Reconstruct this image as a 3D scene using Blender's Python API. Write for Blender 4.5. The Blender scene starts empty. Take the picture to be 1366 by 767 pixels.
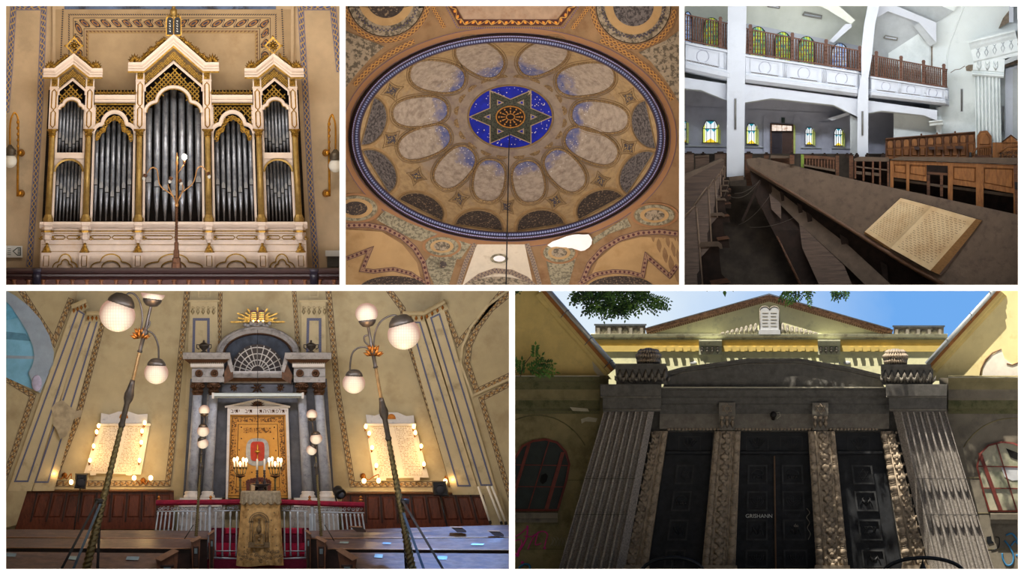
import bpy, math, random
from mathutils import Vector, Matrix
from mathutils.geometry import tessellate_polygon
# Five rooms of a memorial house behind one white wall with five openings.
# Coordinates are image pixels, scaled about the camera with depth, in units of 2 cm; d is the depth behind the wall.
U = 0.02; FOC = 6000.0; CX = 683.0; CY = 383.5; Z0 = CY * U
C = bpy.context.scene.collection
sin, cos, pi, hypot = math.sin, math.cos, math.pi, math.hypot
rnd = random.Random(7)

DOFF = 0.
def V(x, y, d):  # image pixel and depth to a point on its camera ray
    d = d + DOFF; s = 1 + d / FOC
    return Vector(((x - CX) * s * U, d * U, (CY - y) * s * U + Z0))

# ------------------------------------------------------------------ materials
def lin(c):
    return tuple(((v / 255) / 12.92 if v / 255 <= .04045 else ((v / 255 + .055) / 1.055) ** 2.4) for v in c) + (1,)

class X:
    def __init__(s, nt, k): s.nt, s.k = nt, k
    def op(s, o, *a, clamp=False):
        n = s.nt.nodes.new('ShaderNodeMath'); n.operation = o; n.use_clamp = clamp
        for i, v in enumerate((s,) + a):
            if isinstance(v, X): s.nt.links.new(v.k, n.inputs[i])
            else: n.inputs[i].default_value = v
        return X(s.nt, n.outputs[0])
    def __add__(s, o): return s.op('ADD', o)
    def __sub__(s, o): return s.op('SUBTRACT', o)
    def __rsub__(s, o): return s * -1 + o
    def __mul__(s, o): return s.op('MULTIPLY', o)
    def __truediv__(s, o): return s.op('DIVIDE', o)
    def sin(s): return s.op('SINE')
    def abs(s): return s.op('ABSOLUTE')
    def fr(s): return s.op('FRACT')
    def lt(s, v): return s.op('LESS_THAN', v)
    def gt(s, v): return s.op('GREATER_THAN', v)
    def mn(s, v): return s.op('MINIMUM', v)
    def mx(s, v): return s.op('MAXIMUM', v)
    def sq(s): return s.op('MULTIPLY', s)
    def rt(s): return s.op('SQRT')

def mixc(nt, f, a, b):
    n = nt.nodes.new('ShaderNodeMix'); n.data_type = 'RGBA'
    if isinstance(f, X): nt.links.new(f.k, n.inputs[0])
    else: n.inputs[0].default_value = f
    for i, v in ((6, a), (7, b)):
        if isinstance(v, tuple): n.inputs[i].default_value = v if len(v) == 4 else lin(v)
        else: nt.links.new(v, n.inputs[i])
    return n.outputs[2]

def noise(nt, scale, detail=4, rough=.6, vec=None, stretch=None):
    tc = nt.nodes.new('ShaderNodeTexCoord')
    src = vec or tc.outputs['Object']
    if stretch:
        mp = nt.nodes.new('ShaderNodeMapping'); mp.inputs['Scale'].default_value = stretch
        nt.links.new(src, mp.inputs[0]); src = mp.outputs[0]
    n = nt.nodes.new('ShaderNodeTexNoise')
    n.inputs['Scale'].default_value = scale; n.inputs['Detail'].default_value = detail; n.inputs['Roughness'].default_value = rough
    nt.links.new(src, n.inputs['Vector'])
    return X(nt, n.outputs[0])

MATS = {}
def newmat(name):
    m = bpy.data.materials.new(name); m.use_nodes = True
    nt = m.node_tree; b = nt.nodes['Principled BSDF']
    MATS[name] = m
    return m, nt, b

def M(name, col=None, rough=.6, metal=0., var=.16, scale=5., col2=None, thr=(.5, .65), scale2=3., bump=0., spec=.35, stretch=None, bscale=None):
    """plain weathered surface: colour with noise, an optional second colour in patches of its own"""
    if name in MATS: return MATS[name]
    m, nt, b = newmat(name)
    n = noise(nt, scale, 5, stretch=stretch)
    lo = tuple(min(1, v * (1 - var)) for v in lin(col)[:3]) + (1,)
    hi = tuple(min(1, v * (1 + var)) for v in lin(col)[:3]) + (1,)
    c = mixc(nt, ((n - .35) * 3.3).op('ADD', 0, clamp=True), lo, hi)
    if col2:
        n2 = noise(nt, scale2, 6, .65, stretch=stretch)
        f = ((n2 - thr[0]) / (thr[1] - thr[0])).op('ADD', 0, clamp=True)
        c = mixc(nt, f, c, lin(col2))
    nt.links.new(c, b.inputs['Base Color'])
    b.inputs['Roughness'].default_value = rough; b.inputs['Metallic'].default_value = metal
    b.inputs['Specular IOR Level'].default_value = spec
    if bump:
        bn = noise(nt, bscale or scale * 4, 5)
        bp = nt.nodes.new('ShaderNodeBump'); bp.inputs['Strength'].default_value = bump; bp.inputs['Distance'].default_value = .02
        nt.links.new(bn.k, bp.inputs['Height']); nt.links.new(bp.outputs[0], b.inputs['Normal'])
    return m

def PM(name, fn, rough=.7, metal=0., var=.12):
    """painted ornament: fn(nt, u, v) gives a colour from the surface's own uv"""
    if name in MATS: return MATS[name]
    m, nt, b = newmat(name)
    tc = nt.nodes.new('ShaderNodeTexCoord'); sp = nt.nodes.new('ShaderNodeSeparateXYZ')
    nt.links.new(tc.outputs['UV'], sp.inputs[0])
    c = fn(nt, X(nt, sp.outputs[0]), X(nt, sp.outputs[1]))
    if not isinstance(c, tuple):
        n = noise(nt, 9, 5)
        c = mixc(nt, ((n - .42) * 2.2 * var * 3).op('ADD', 0, clamp=True), c, (120, 110, 95))
        nt.links.new(c, b.inputs['Base Color'])
    b.inputs['Roughness'].default_value = rough; b.inputs['Metallic'].default_value = metal
    b.inputs['Specular IOR Level'].default_value = .25
    return m

def EM(name, col, strength):
    if name in MATS: return MATS[name]
    m, nt, b = newmat(name)
    b.inputs['Base Color'].default_value = lin(col)
    b.inputs['Emission Color'].default_value = lin(col); b.inputs['Emission Strength'].default_value = strength
    return m

# ------------------------------------------------------------------ mesh builder
class MB:
    def __init__(s, tf=None): s.v, s.f, s.sm, s.uv, s.tf = [], [], [], {}, tf
    def pt(s, x, y, d):
        if s.tf: x, y = s.tf(x, y)
        s.v.append(V(x, y, d)); return len(s.v) - 1
    def face(s, idx, smooth=False, uv=None):
        if uv: s.uv[len(s.f)] = uv
        s.f.append(tuple(idx)); s.sm.append(smooth)
    def poly(s, pts, d=None, uv=None):
        ids = [s.pt(p[0], p[1], p[2] if len(p) > 2 else d) for p in pts]
        if len(ids) > 4:
            for t in tessellate_polygon([[Vector((p[0], p[1], 0)) for p in pts]]): s.face([ids[i] for i in t])
        else: s.face(ids, uv=uv)
        return s
    def prism(s, pts, d0, d1, back=True):
        n = len(pts)
        a = [s.pt(p[0], p[1], d0) for p in pts]; b = [s.pt(p[0], p[1], d1) for p in pts]
        if n > 4: tr = tessellate_polygon([[Vector((p[0], p[1], 0)) for p in pts]])
        else: tr = [tuple(range(n))]
        for t in tr:
            s.face([a[i] for i in t])
            if back: s.face([b[i] for i in reversed(t)])
        for i in range(n): s.face([a[i], b[i], b[(i + 1) % n], a[(i + 1) % n]])
        return s
    def box(s, x0, y0, x1, y1, d0, d1): return s.prism([(x0, y0), (x1, y0), (x1, y1), (x0, y1)], d0, d1)
    def bevel(s, pts, d0, d1, inset):
        """raised panel: front face inset towards the middle"""
        cx = sum(p[0] for p in pts) / len(pts); cy = sum(p[1] for p in pts) / len(pts)
        def ins(p):
            dx, dy = p[0] - cx, p[1] - cy
            return (p[0] - inset * (1 if dx > 0 else -1) * min(1, abs(dx)), p[1] - inset * (1 if dy > 0 else -1) * min(1, abs(dy)))
        a = [s.pt(*ins(p), d0) for p in pts]; b = [s.pt(p[0], p[1], d1) for p in pts]; n = len(pts)
        s.face(a)
        for i in range(n): s.face([a[i], b[i], b[(i + 1) % n], a[(i + 1) % n]])
        return s
    def ring(s, outer, inner, d0, d1, closed=True):
        n = len(outer)
        A = [[s.pt(p[0], p[1], d) for p in L] for L, d in ((outer, d0), (inner, d0), (outer, d1), (inner, d1))]
        for i in range(n if closed else n - 1):
            j = (i + 1) % n
            s.face([A[0][i], A[0][j], A[1][j], A[1][i]]); s.face([A[2][i], A[3][i], A[3][j], A[2][j]])
            s.face([A[0][i], A[2][i], A[2][j], A[0][j]]); s.face([A[1][i], A[1][j], A[3][j], A[3][i]])
        return s
    def tube(s, path, r, n=8, closed=False, smooth=True):
        P = [Vector(p) for p in path]; k = len(P); rings = []
        for i, p in enumerate(P):
            a = P[i - 1] if (i or closed) else p; b = P[(i + 1) % k] if (i < k - 1 or closed) else p
            t = (b - a).normalized() if (b - a).length > 1e-9 else Vector((0, 1, 0))
            ref = Vector((0, 0, 1)) if abs(t.z) < .9 else Vector((1, 0, 0))
            u = t.cross(ref).normalized(); w = t.cross(u)
            rr = r[i] if isinstance(r, (list, tuple)) else r
            rings.append([s.pt(*(p + u * (rr * cos(2 * pi * j / n)) + w * (rr * sin(2 * pi * j / n)))) for j in range(n)])
        for i in range(k if closed else k - 1):
            A, B = rings[i], rings[(i + 1) % k]
            for j in range(n): s.face([A[j], A[(j + 1) % n], B[(j + 1) % n], B[j]], smooth)
        if not closed:
            s.face(rings[0][::-1]); s.face(rings[-1])
        return s
    def lathe(s, p0, p1, prof, n=14, smooth=True, twist=0., lobes=0, depth=0.):
        """solid of revolution about p0 -> p1; prof = [(t along the axis, radius)]; lobes/twist give a spiral column"""
        a, b = Vector(p0), Vector(p1); t = (b - a).normalized()
        ref = Vector((0, 0, 1)) if abs(t.z) < .9 else Vector((1, 0, 0))
        u = t.cross(ref).normalized(); w = t.cross(u); rings = []
        for q, r in prof:
            c = a + (b - a) * q; ring = []
            for j in range(n):
                f = 2 * pi * j / n
                rr = r * (1 + (depth * cos(lobes * (f - twist * q * 2 * pi)) if lobes else 0))
                ring.append(s.pt(*(c + u * (rr * cos(f)) + w * (rr * sin(f)))))
            rings.append(ring)
        for A, B in zip(rings, rings[1:]):
            for j in range(n): s.face([A[j], A[(j + 1) % n], B[(j + 1) % n], B[j]], smooth)
        s.face(rings[0][::-1]); s.face(rings[-1])
        return s
    def ball(s, x, y, d, r, n=12, sy=1., sd=1.):
        k = max(6, n // 2); rings = []
        top = s.pt(x, y - r * sy, d); bot = s.pt(x, y + r * sy, d)
        for i in range(1, k):
            f = pi * i / k
            rings.append([s.pt(x + r * sin(f) * cos(2 * pi * j / n), y - r * sy * cos(f), d + r * sd * sin(f) * sin(2 * pi * j / n)) for j in range(n)])
        for j in range(n):
            s.face([top, rings[0][(j + 1) % n], rings[0][j]], True); s.face([bot, rings[-1][j], rings[-1][(j + 1) % n]], True)
        for A, B in zip(rings, rings[1:]):
            for j in range(n): s.face([A[j], A[(j + 1) % n], B[(j + 1) % n], B[j]], True)
        return s
    def strip(s, path, w, d, closed=False, unit=None, u0=0.):
        """painted band lying on a surface; d a number or f(x, y); unit = pattern length"""
        P = [Vector((p[0], p[1])) for p in path]
        if callable(d): P = [a.lerp(b, q / 5) for a, b in zip(P, P[1:] + P[:1] if closed else P[1:]) for q in range(5)] + ([] if closed else [P[-1]])
        k = len(P); unit = unit or w; L, R, us = [], [], []; u = u0
        for i, p in enumerate(P):
            a = P[i - 1] if (i or closed) else None; b = P[(i + 1) % k] if (i < k - 1 or closed) else None
            n1 = (p - a).normalized() if a is not None else None; n2 = (b - p).normalized() if b is not None else None
            n1 = n1 or n2; n2 = n2 or n1
            t = (n1 + n2); t = t.normalized() if t.length > 1e-6 else n1
            nn = Vector((t.y, -t.x)); k2 = max(.35, nn.dot(Vector((n1.y, -n1.x))))
            o = nn * (w / 2 / k2)
            if i: u += (p - P[i - 1]).length / unit
            us.append(u)
            for q, lst in ((p + o, L), (p - o, R)):
                dd = d(q.x, q.y) if callable(d) else d
                lst.append(s.pt(q.x, q.y, dd))
        m = k if closed else k - 1
        tot = u + ((P[0] - P[-1]).length / unit if closed else 0)
        sc = round(tot) / tot if closed and tot > 1 else 1
        for i in range(m):
            j = (i + 1) % k; ua = us[i] * sc; ub = (us[j] if j else tot) * sc
            s.face([L[i], L[j], R[j], R[i]], False, [(ua, 0), (ub, 0), (ub, 1), (ua, 1)])
        return s
    def molding(s, path, prof, closed=False, smooth=False):
        """profile [(offset to the left of the path, d)] swept along a path in the plane of the wall"""
        P = [Vector((p[0], p[1])) for p in path]; k = len(P); rows = []
        for i, p in enumerate(P):
            a = P[i - 1] if (i or closed) else None; b = P[(i + 1) % k] if (i < k - 1 or closed) else None
            n1 = (p - a).normalized() if a is not None else None; n2 = (b - p).normalized() if b is not None else None
            n1 = n1 or n2; n2 = n2 or n1
            t = (n1 + n2); t = t.normalized() if t.length > 1e-6 else n1
            nn = Vector((t.y, -t.x)); k2 = max(.3, nn.dot(Vector((n1.y, -n1.x))))
            rows.append([s.pt(p.x + nn.x * o / k2, p.y + nn.y * o / k2, dd) for o, dd in prof])
        for i in range(k if closed else k - 1):
            A, B = rows[i], rows[(i + 1) % k]
            for j in range(len(prof) - 1): s.face([A[j], B[j], B[j + 1], A[j + 1]], smooth)
        if not closed:
            s.face(rows[0]); s.face(rows[-1][::-1])
        return s
    def loft(s, rows, smooth=False, closed=False, uv=False):
        R = [[s.pt(*p) for p in r] for r in rows]; n = len(R[0])
        for i, (A, B) in enumerate(zip(R, R[1:])):
            for j in range(n if closed else n - 1):
                k = (j + 1) % n
                s.face([A[j], A[k], B[k], B[j]], smooth, [(j / (n - 1), i / (len(R) - 1)), ((j + 1) / (n - 1), i / (len(R) - 1)), ((j + 1) / (n - 1), (i + 1) / (len(R) - 1)), (j / (n - 1), (i + 1) / (len(R) - 1))] if uv else None)
        return s
    def leaf(s, x, y, ang, ln, w, d, lift=2.):
        """one small carved leaf: a ridge lifted off the ground it grows on"""
        c, q = cos(ang), sin(ang)
        f = lambda a, b, e: s.pt(x + a * c - b * q, y + a * q + b * c, e)
        a = f(0, 0, d); t = f(ln, 0, d - lift * .4); l = f(ln * .45, w / 2, d); r = f(ln * .45, -w / 2, d); m = f(ln * .5, 0, d - lift)
        for q2 in ((a, l, m), (l, t, m), (t, r, m), (r, a, m)): s.face(q2, True)
        s.face((a, r, t, l))
        return s
    def scroll(s, x, y, r, d, turns=1.4, th=1., start=0., sgn=1):
        n = int(14 * turns)
        s.tube([(x + sgn * r * (1 - .8 * i / n) * cos(start + 2 * pi * turns * i / n), y + r * (1 - .8 * i / n) * sin(start + 2 * pi * turns * i / n), d) for i in range(n + 1)], [th * (1 - .4 * i / n) for i in range(n + 1)], 5)
        return s
    def lattice(s, poly, step, w, d0, d1):
        xs = [p[0] for p in poly]; ys = [p[1] for p in poly]; x0, x1, y0, y1 = min(xs), max(xs), min(ys), max(ys)
        def ins(x, y):
            c = False
            for (ax, ay), (bx, by) in zip(poly, poly[1:] + poly[:1]):
                if (ay > y) != (by > y) and x < (bx - ax) * (y - ay) / (by - ay) + ax: c = not c
            return c
        nx = int((x1 - x0) / step) + 2; ny = int((y1 - y0) / step) + 2
        for i in range(-1, nx):
            for j in range(-1, ny):
                ax, ay = x0 + i * step, y0 + j * step
                for k, (dx, dy) in enumerate(((step, step), (step, -step))):
                    bx, by = ax + dx, ay + (dy if k == 0 else 0); sy = ay if k == 0 else ay + step
                    by = ay + step if k == 0 else ay
                    if ins((ax + bx) / 2, (sy + by) / 2):
                        vx, vy = bx - ax, by - sy; L = hypot(vx, vy); ox, oy = -vy / L * w / 2, vx / L * w / 2
                        e = d0 + (.15 if k else 0)
                        s.prism([(ax + ox, sy + oy), (bx + ox, by + oy), (bx - ox, by - oy), (ax - ox, sy - oy)], e, d1, back=False)
        return s

ORG = {}
def tag(o, label=None, cat=None, group=None, kind=None):
    if label: o['label'] = label
    if cat: o['category'] = cat
    if group: o['group'] = group
    if kind: o['kind'] = kind
    return o

def thing(name, label, cat, at, group=None):
    """an Empty at the foot of a thing; at = (x, y, d)"""
    o = bpy.data.objects.new(name, None); o.empty_display_size = .1; C.objects.link(o)
    o.location = V(*at); ORG[o] = o.location.copy()
    return tag(o, label, cat, group)

def obj(name, mb, mat, parent=None, label=None, cat=None, group=None, kind=None):
    if parent is not None: org = ORG[parent]
    else:
        n = len(mb.v); org = Vector((sum(v.x for v in mb.v) / n, sum(v.y for v in mb.v) / n, min(v.z for v in mb.v)))
    me = bpy.data.meshes.new(name)
    me.from_pydata([v - org for v in mb.v], [], mb.f)
    for p, sm in zip(me.polygons, mb.sm): p.use_smooth = sm
    if mb.uv:
        l = me.uv_layers.new(name='uv')
        for fi, uv in mb.uv.items():
            for li, t in zip(me.polygons[fi].loop_indices, uv): l.data[li].uv = t
    me.materials.append(mat if not isinstance(mat, str) else MATS[mat])
    o = bpy.data.objects.new(name, me); C.objects.link(o)
    if parent is not None: o.parent = parent; ORG[o] = org
    else: o.location = org; ORG[o] = org
    return tag(o, label, cat, group, kind)

def struct(name, mb, mat, parent=None):
    return obj(name, mb, mat, parent, kind='structure' if parent is None else None)

def text(name, body, x, y, size, d, mat, parent, roll=0., extrude=.15):
    """raised or painted lettering, as a mesh"""
    cu = bpy.data.curves.new(name, 'FONT'); cu.body = body; cu.size = size * U; cu.align_x = 'CENTER'; cu.align_y = 'CENTER'
    cu.extrude = extrude * U; cu.resolution_u = 2
    t = bpy.data.objects.new(name, cu); C.objects.link(t)
    bpy.context.view_layer.update()
    me = bpy.data.meshes.new_from_object(t.evaluated_get(bpy.context.evaluated_depsgraph_get())); me.name = name
    bpy.data.objects.remove(t); bpy.data.curves.remove(cu)
    me.materials.clear(); me.materials.append(MATS[mat] if isinstance(mat, str) else mat)
    o = bpy.data.objects.new(name, me); C.objects.link(o)
    o.rotation_euler = (pi / 2, roll, 0); o.parent = parent; o.location = V(x, y, d) - ORG[parent]; ORG[o] = ORG[parent]
    return o

def dup(o, delta, label=None, group=None, parent=None):
    c = o.copy(); C.objects.link(c)
    if parent is not None: c.parent = parent
    else:
        c.location = o.location + delta
        if label: c['label'] = label
        if group: c['group'] = group
    for ch in list(o.children): dup(ch, delta, parent=c)
    return c

def arc(cx, cy, rx, ry, a0, a1, n=16):
    return [(cx + rx * cos(math.radians(a0 + (a1 - a0) * i / n)), cy - ry * sin(math.radians(a0 + (a1 - a0) * i / n))) for i in range(n + 1)]

def trefoil(xl, xr, ys, ya, k=.2, n=8):
    """arch outline from left springing over the top to the right springing"""
    w = xr - xl; h = ys - ya; c = (xl + xr) / 2; b = xl + k * w; e = xr - k * w; m = ys - h * .42
    L = arc(b, ys, k * w, h * .42, 180, 95, n) + arc(c, m, c - b, m - ya, 176, 90, n)
    return L + [(2 * c - x, y) for x, y in reversed(L[:-1])]

def lamp(name, x, y, d, power, col=(255, 190, 120), r=.06):
    l = bpy.data.lights.new(name, 'POINT'); l.energy = power; l.color = lin(col)[:3]; l.shadow_soft_size = r
    o = bpy.data.objects.new(name, l); C.objects.link(o); o.location = V(x, y, d); return o
def area(name, p, q, w, h, power, col=(255, 255, 255)):
    l = bpy.data.lights.new(name, 'AREA'); l.shape = 'RECTANGLE'; l.size = w * U; l.size_y = h * U; l.energy = power; l.color = lin(col)[:3]
    o = bpy.data.objects.new(name, l); C.objects.link(o); a, b = V(*p), V(*q); o.location = a
    o.rotation_euler = (b - a).to_track_quat('-Z', 'Y').to_euler(); return o
# ------------------------------------------------------------------ light, camera, shell
sc = bpy.context.scene
sc.view_settings.view_transform = 'Standard'; sc.view_settings.look = 'None'; sc.view_settings.gamma = 1; sc.view_settings.use_curve_mapping = False
sc.view_settings.exposure = 0.0
sc.cycles.use_denoising = True; sc.cycles.max_bounces = 6; sc.cycles.diffuse_bounces = 3; sc.cycles.glossy_bounces = 3; sc.cycles.caustics_reflective = False
cam = bpy.data.cameras.new('camera'); cam.sensor_width = 36; cam.lens = 36 * FOC / 1366; cam.clip_start = 1; cam.clip_end = 2000
co = bpy.data.objects.new('camera', cam); C.objects.link(co); co.location = (0, -FOC * U, Z0); co.rotation_euler = (pi / 2, 0, 0); sc.camera = co

w = bpy.data.worlds.new('sky'); w.use_nodes = True; sc.world = w
nt = w.node_tree; bg = nt.nodes['Background']
tc = nt.nodes.new('ShaderNodeTexCoord'); sp = nt.nodes.new('ShaderNodeSeparateXYZ'); nt.links.new(tc.outputs['Generated'], sp.inputs[0])
wx, wy, wz = (X(nt, sp.outputs[i]) for i in range(3))
n = noise(nt, 40, 5, .6, vec=tc.outputs['Generated'])
blue = mixc(nt, ((wx - .030) / .055 + (n - .5) * .5).op('ADD', 0, clamp=True), (224, 238, 250), (112, 172, 240))
up = mixc(nt, ((wz - .1) * 2).op('ADD', 0, clamp=True), blue, (100, 150, 225))
nt.links.new(mixc(nt, (wy * -4 + .2).op('ADD', 0, clamp=True), up, (246, 247, 250)), bg.inputs[0])
nt.links.new(((wy * 4 + .5).op('ADD', 0, clamp=True) * .76 + .24).k, bg.inputs[1])

sun = bpy.data.lights.new('sun', 'SUN'); sun.energy = 11.0; sun.angle = .009; sun.color = lin((255, 244, 225))[:3]
so = bpy.data.objects.new('sun', sun); C.objects.link(so)
so.rotation_euler = Vector((.25, .28, -.93)).to_track_quat('-Z', 'Y').to_euler(); so.location = (-5, -10, 40)

M('plaster_white', (250, 250, 250), .9, var=.01, scale=1)
M('terrace', (176, 172, 166), .9, var=.08, scale=2)
m = MB()
for b in ((-70, -60, 1436, 8), (-70, 759, 1436, 815), (-70, 8, 8, 759), (1358, 8, 1436, 759), (8, 380, 1358, 388), (453, 8, 461, 380), (906, 8, 913, 380), (679, 388, 687, 759)):
    m.box(*b, -10, 0)
struct('wall_front', m, 'plaster_white')
m = MB()
m.v = [Vector(p) for p in ((-60, -125, -1.2), (60, -125, -1.2), (60, 40, -1.2), (-60, 40, -1.2), (-60, -125, -1.4), (60, -125, -1.4), (60, 40, -1.4), (-60, 40, -1.4))]
m.f = [(0, 1, 2, 3), (7, 6, 5, 4), (0, 4, 5, 1), (1, 5, 6, 2), (2, 6, 7, 3), (3, 7, 4, 0)]; m.sm = [False] * 6
struct('ground', m, 'terrace')

def shell(x0, y0, x1, y1, dep, wall, floor, ceil):
    a, b = 3, 1
    struct('wall_left', MB().box(x0 - a, y0 - a, x0 - b, y1 + a, 0, dep), wall)
    struct('wall_right', MB().box(x1 + b, y0 - a, x1 + a, y1 + a, 0, dep), wall)
    struct('ceiling', MB().box(x0 - b, y0 - a, x1 + b, y0 - b, 0, dep), ceil)
    struct('floor', MB().box(x0 - b, y1 + b, x1 + b, y1 + a, 0, dep), floor)
# ------------------------------------------------------------------ room with the pipe organ
M('ochre_wall', (206, 184, 152), .85, var=.09, scale=1.6, col2=(182, 162, 134), thr=(.55, .72), scale2=.9)
M('niche_wall', (184, 160, 126), .85, var=.09, scale=1.5, col2=(166, 138, 102), thr=(.55, .75), scale2=.8)
M('pale_wood', (218, 200, 186), .5, var=.06, scale=4, col2=(206, 178, 152), thr=(.6, .8), scale2=2)
M('gilt', (160, 124, 52), .38, .75, var=.3, scale=14, col2=(104, 72, 22), thr=(.5, .7), scale2=16)
M('gold_column', (160, 132, 74), .42, .55, var=.2, scale=6, col2=(120, 92, 44), thr=(.5, .75), scale2=5)
M('pipe_metal', (146, 152, 162), .36, .6, var=.2, scale=4, col2=(108, 112, 122), thr=(.45, .7), scale2=6)
M('lip_metal', (168, 168, 170), .3, .7, var=.1); M('mouth_dark', (36, 34, 36), .6); M('case_dark', (22, 15, 12), .9, var=.3)
M('dark_wood', (50, 28, 26), .4, var=.3, scale=3, stretch=(1, 1, 6), col2=(28, 16, 16), thr=(.5, .7))
M('dark_post', (38, 34, 46), .35, var=.2)
M('bronze', (96, 66, 48), .4, .6, var=.3, scale=10)
M('brass_lamp', (196, 140, 50), .3, .85, var=.2, scale=8)
M('globe_white', (228, 226, 216), .25, var=.03); M('tablet_black', (14, 13, 12), .5)
M('paper', (226, 228, 226), .8, var=.02); M('ink', (70, 84, 80), .8); M('grey_vent', (120, 118, 112), .7)
M('sky_paint', (96, 116, 152), .8, var=.25, scale=2, col2=(60, 66, 82), thr=(.5, .6), scale2=1.5)

def band_blue(nt, u, v):
    w1 = ((v - .5) - (u * 6.283).sin() * .26).abs().lt(.085); w2 = ((v - .5) + (u * 6.283).sin() * .26).abs().lt(.085)
    edge = (v - .5).abs().gt(.36)
    gap = ((v - .5).abs() - .40).abs().lt(.03)
    c = mixc(nt, w2.mx(w1), (84, 98, 150), (206, 174, 104)); c = mixc(nt, edge, c, (76, 90, 146))
    return mixc(nt, gap, c, (206, 184, 152))
def band_rinceau(nt, u, v):
    f = u.fr() - .5; r = ((f * 1.0).sq() * 0 + f * f + (v - .5) * (v - .5)).rt()
    ringm = (r - .30).abs().lt(.055); dot = r.lt(.15)
    wv = ((v - .5) - (u * 6.283).sin() * .33).abs().lt(.05)
    c = mixc(nt, wv, (196, 168, 124), (66, 60, 66)); c = mixc(nt, r.lt(.30), c, (178, 126, 66)); c = mixc(nt, ringm, c, (60, 54, 62)); c = mixc(nt, dot, c, (70, 66, 86))
    return mixc(nt, (v - .5).abs().gt(.44), c, (80, 66, 58))
def band_dots(nt, u, v):
    f = u.fr() - .5; r = (f * f + (v - .5) * (v - .5)).rt()
    return mixc(nt, r.lt(.36), (184, 156, 112), (74, 72, 84))
def band_fringe(nt, u, v):
    f = (u.fr() - .5).abs()
    return mixc(nt, v.lt((f * -1.5) + .75), (176, 146, 98), (120, 88, 62))
def line_dark(nt, u, v): return mixc(nt, .0, (84, 72, 66), (84, 72, 66))
PM('band_blue', band_blue); PM('band_rinceau', band_rinceau); PM('band_dots', band_dots); PM('band_fringe', band_fringe); PM('line_dark', line_dark)

shell(8, 8, 453, 380, 262, 'ochre_wall', 'dark_wood', 'ochre_wall')
wb = struct('wall_back', MB().prism([(5, 5), (456, 5), (456, 383), (5, 383)], 258, 262), 'ochre_wall')
# shallow niche behind the organ: a darker field between two pilaster edges
struct('niche_field', MB().box(73, 12.5, 388, 340, 256.6, 258), 'niche_wall', wb)
m = MB()
for x in (70, 388): m.box(x, 5, x + 4, 350, 253, 258)
struct('pilaster_edge', m, 'ochre_wall', wb)
struct('painted_sky', MB().prism([(86, 5), (368, 5), (368, 12.5), (86, 12.5)], 256, 257), 'sky_paint', wb)
m = MB()
m.strip([(8, 150), (13, 90), (18, 9.5), (58.5, 9.5), (53, 150), (46, 260), (39, 356)], 8.5, 257.6, unit=16)
m.strip([(453, 96), (444, 9.5), (401, 9.5), (409, 150), (415, 260), (421.5, 357)], 8.5, 257.6, unit=16)
struct('blue_painted_border', m, 'band_blue', wb)
m = MB().strip([(105, 90), (105, 31), (353.5, 31), (353.5, 90)], 15, 256.3, unit=15)
struct('rinceau_border', m, 'band_rinceau', wb)
m = MB()
m.strip([(92, 90), (92, 19.5), (368, 19.5), (368, 90)], 3, 256.3, unit=3)
m.strip([(81, 80), (84, 12)], 3, 256.3, unit=3); m.strip([(379, 80), (376, 12)], 3, 256.3, unit=3)
struct('dotted_border', m, 'band_dots', wb)
m = MB().strip([(116.5, 90), (116.5, 42.6), (342, 42.6), (342, 90)], 4, 256.3, unit=5)
struct('fringe_border', m, 'band_fringe', wb)

# ---- the organ: drawn in its own frame, keystone-warped in image coordinates to converge upward
AX = 231.5
def kx(x, y): return AX + (x - AX) * (1 - .00029 * (296 - y)), y
def OB(): return MB(kx)
organ = thing('pipe_organ', 'gilded white pipe organ with three gabled towers against the ochre wall', 'organ', (231.5, 356, 215))
def sx(x, s): return x if s > 0 else 2 * AX - x
def both(f):
    for s in (1, -1): f(s)
P = lambda n, mb, mat, par=None, **k: obj(n, mb, mat, par or organ, **k)
P('case_back', OB().box(56, 120, 407, 297, 240, 244), 'case_dark')
for q in ([(191, 110), (231.5, 72), (272, 110), (272, 150), (191, 150)], [(70, 116), (89, 97), (108, 116), (108, 150), (70, 150)], [(355, 116), (374, 97), (393, 116), (393, 150), (355, 150)], [(121, 138), (178, 138), (178, 182), (121, 182)], [(285, 138), (342, 138), (342, 182), (285, 182)]): P('dark_interior_sheet', OB().prism(q, 236, 239), 'case_dark')  # near-black sheets put the dark of the case interior into colour
# pipes
PIPE_R = 0
def pipe(x, top, mouth, foot, r):
    b = OB(); b.lathe((x, top, 229), (x, foot, 229), [(0, r), ((mouth - 4 - top) / (foot - top), r), ((mouth + 4 - top) / (foot - top), r * 1.02), (1, r * .28)], 10)
    o = P('organ_pipe', b, 'pipe_metal'); ORG[o] = ORG[organ]
    q = OB(); q.prism([(x - r * .85, mouth), (x + r * .85, mouth), (x + r * .85, mouth + 1.4), (x - r * .85, mouth + 1.4)], 229 - r * 1.04, 229)
    c = obj('pipe_mouth', q, 'mouth_dark', o, label='dark slit mouth')
    obj('pipe_lip', OB().prism([(x - r * .8, mouth), (x - r * .8, mouth - 5), (x - r * .3, mouth - 8), (x + r * .3, mouth - 8), (x + r * .8, mouth - 5), (x + r * .8, mouth)], 229 - r * 1.02, 229), 'lip_metal', o)
vee = [.0, .30, .62, 1., .62, .30, .0]
def side(s):
    for i in range(7):
        u = sx(74.5 + i * 4.9, s)
        pipe(u, 128 + 9 * abs(i - 3) ** 1.2 / 3.7, 184 + 12 * vee[i], 205, 2.15)
        pipe(u + 0, 214 + 7 * abs(i - 3) ** 1.5 / 5, 247 + 16 * vee[i], 294.5, 2.15)
        pipe(sx(126 + i * 7.6, s), 160 + 13 * abs(i - 3) ** 1.1 / 3.3, 246 + 16 * vee[i], 294.5, 2.9)
both(side)
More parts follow.
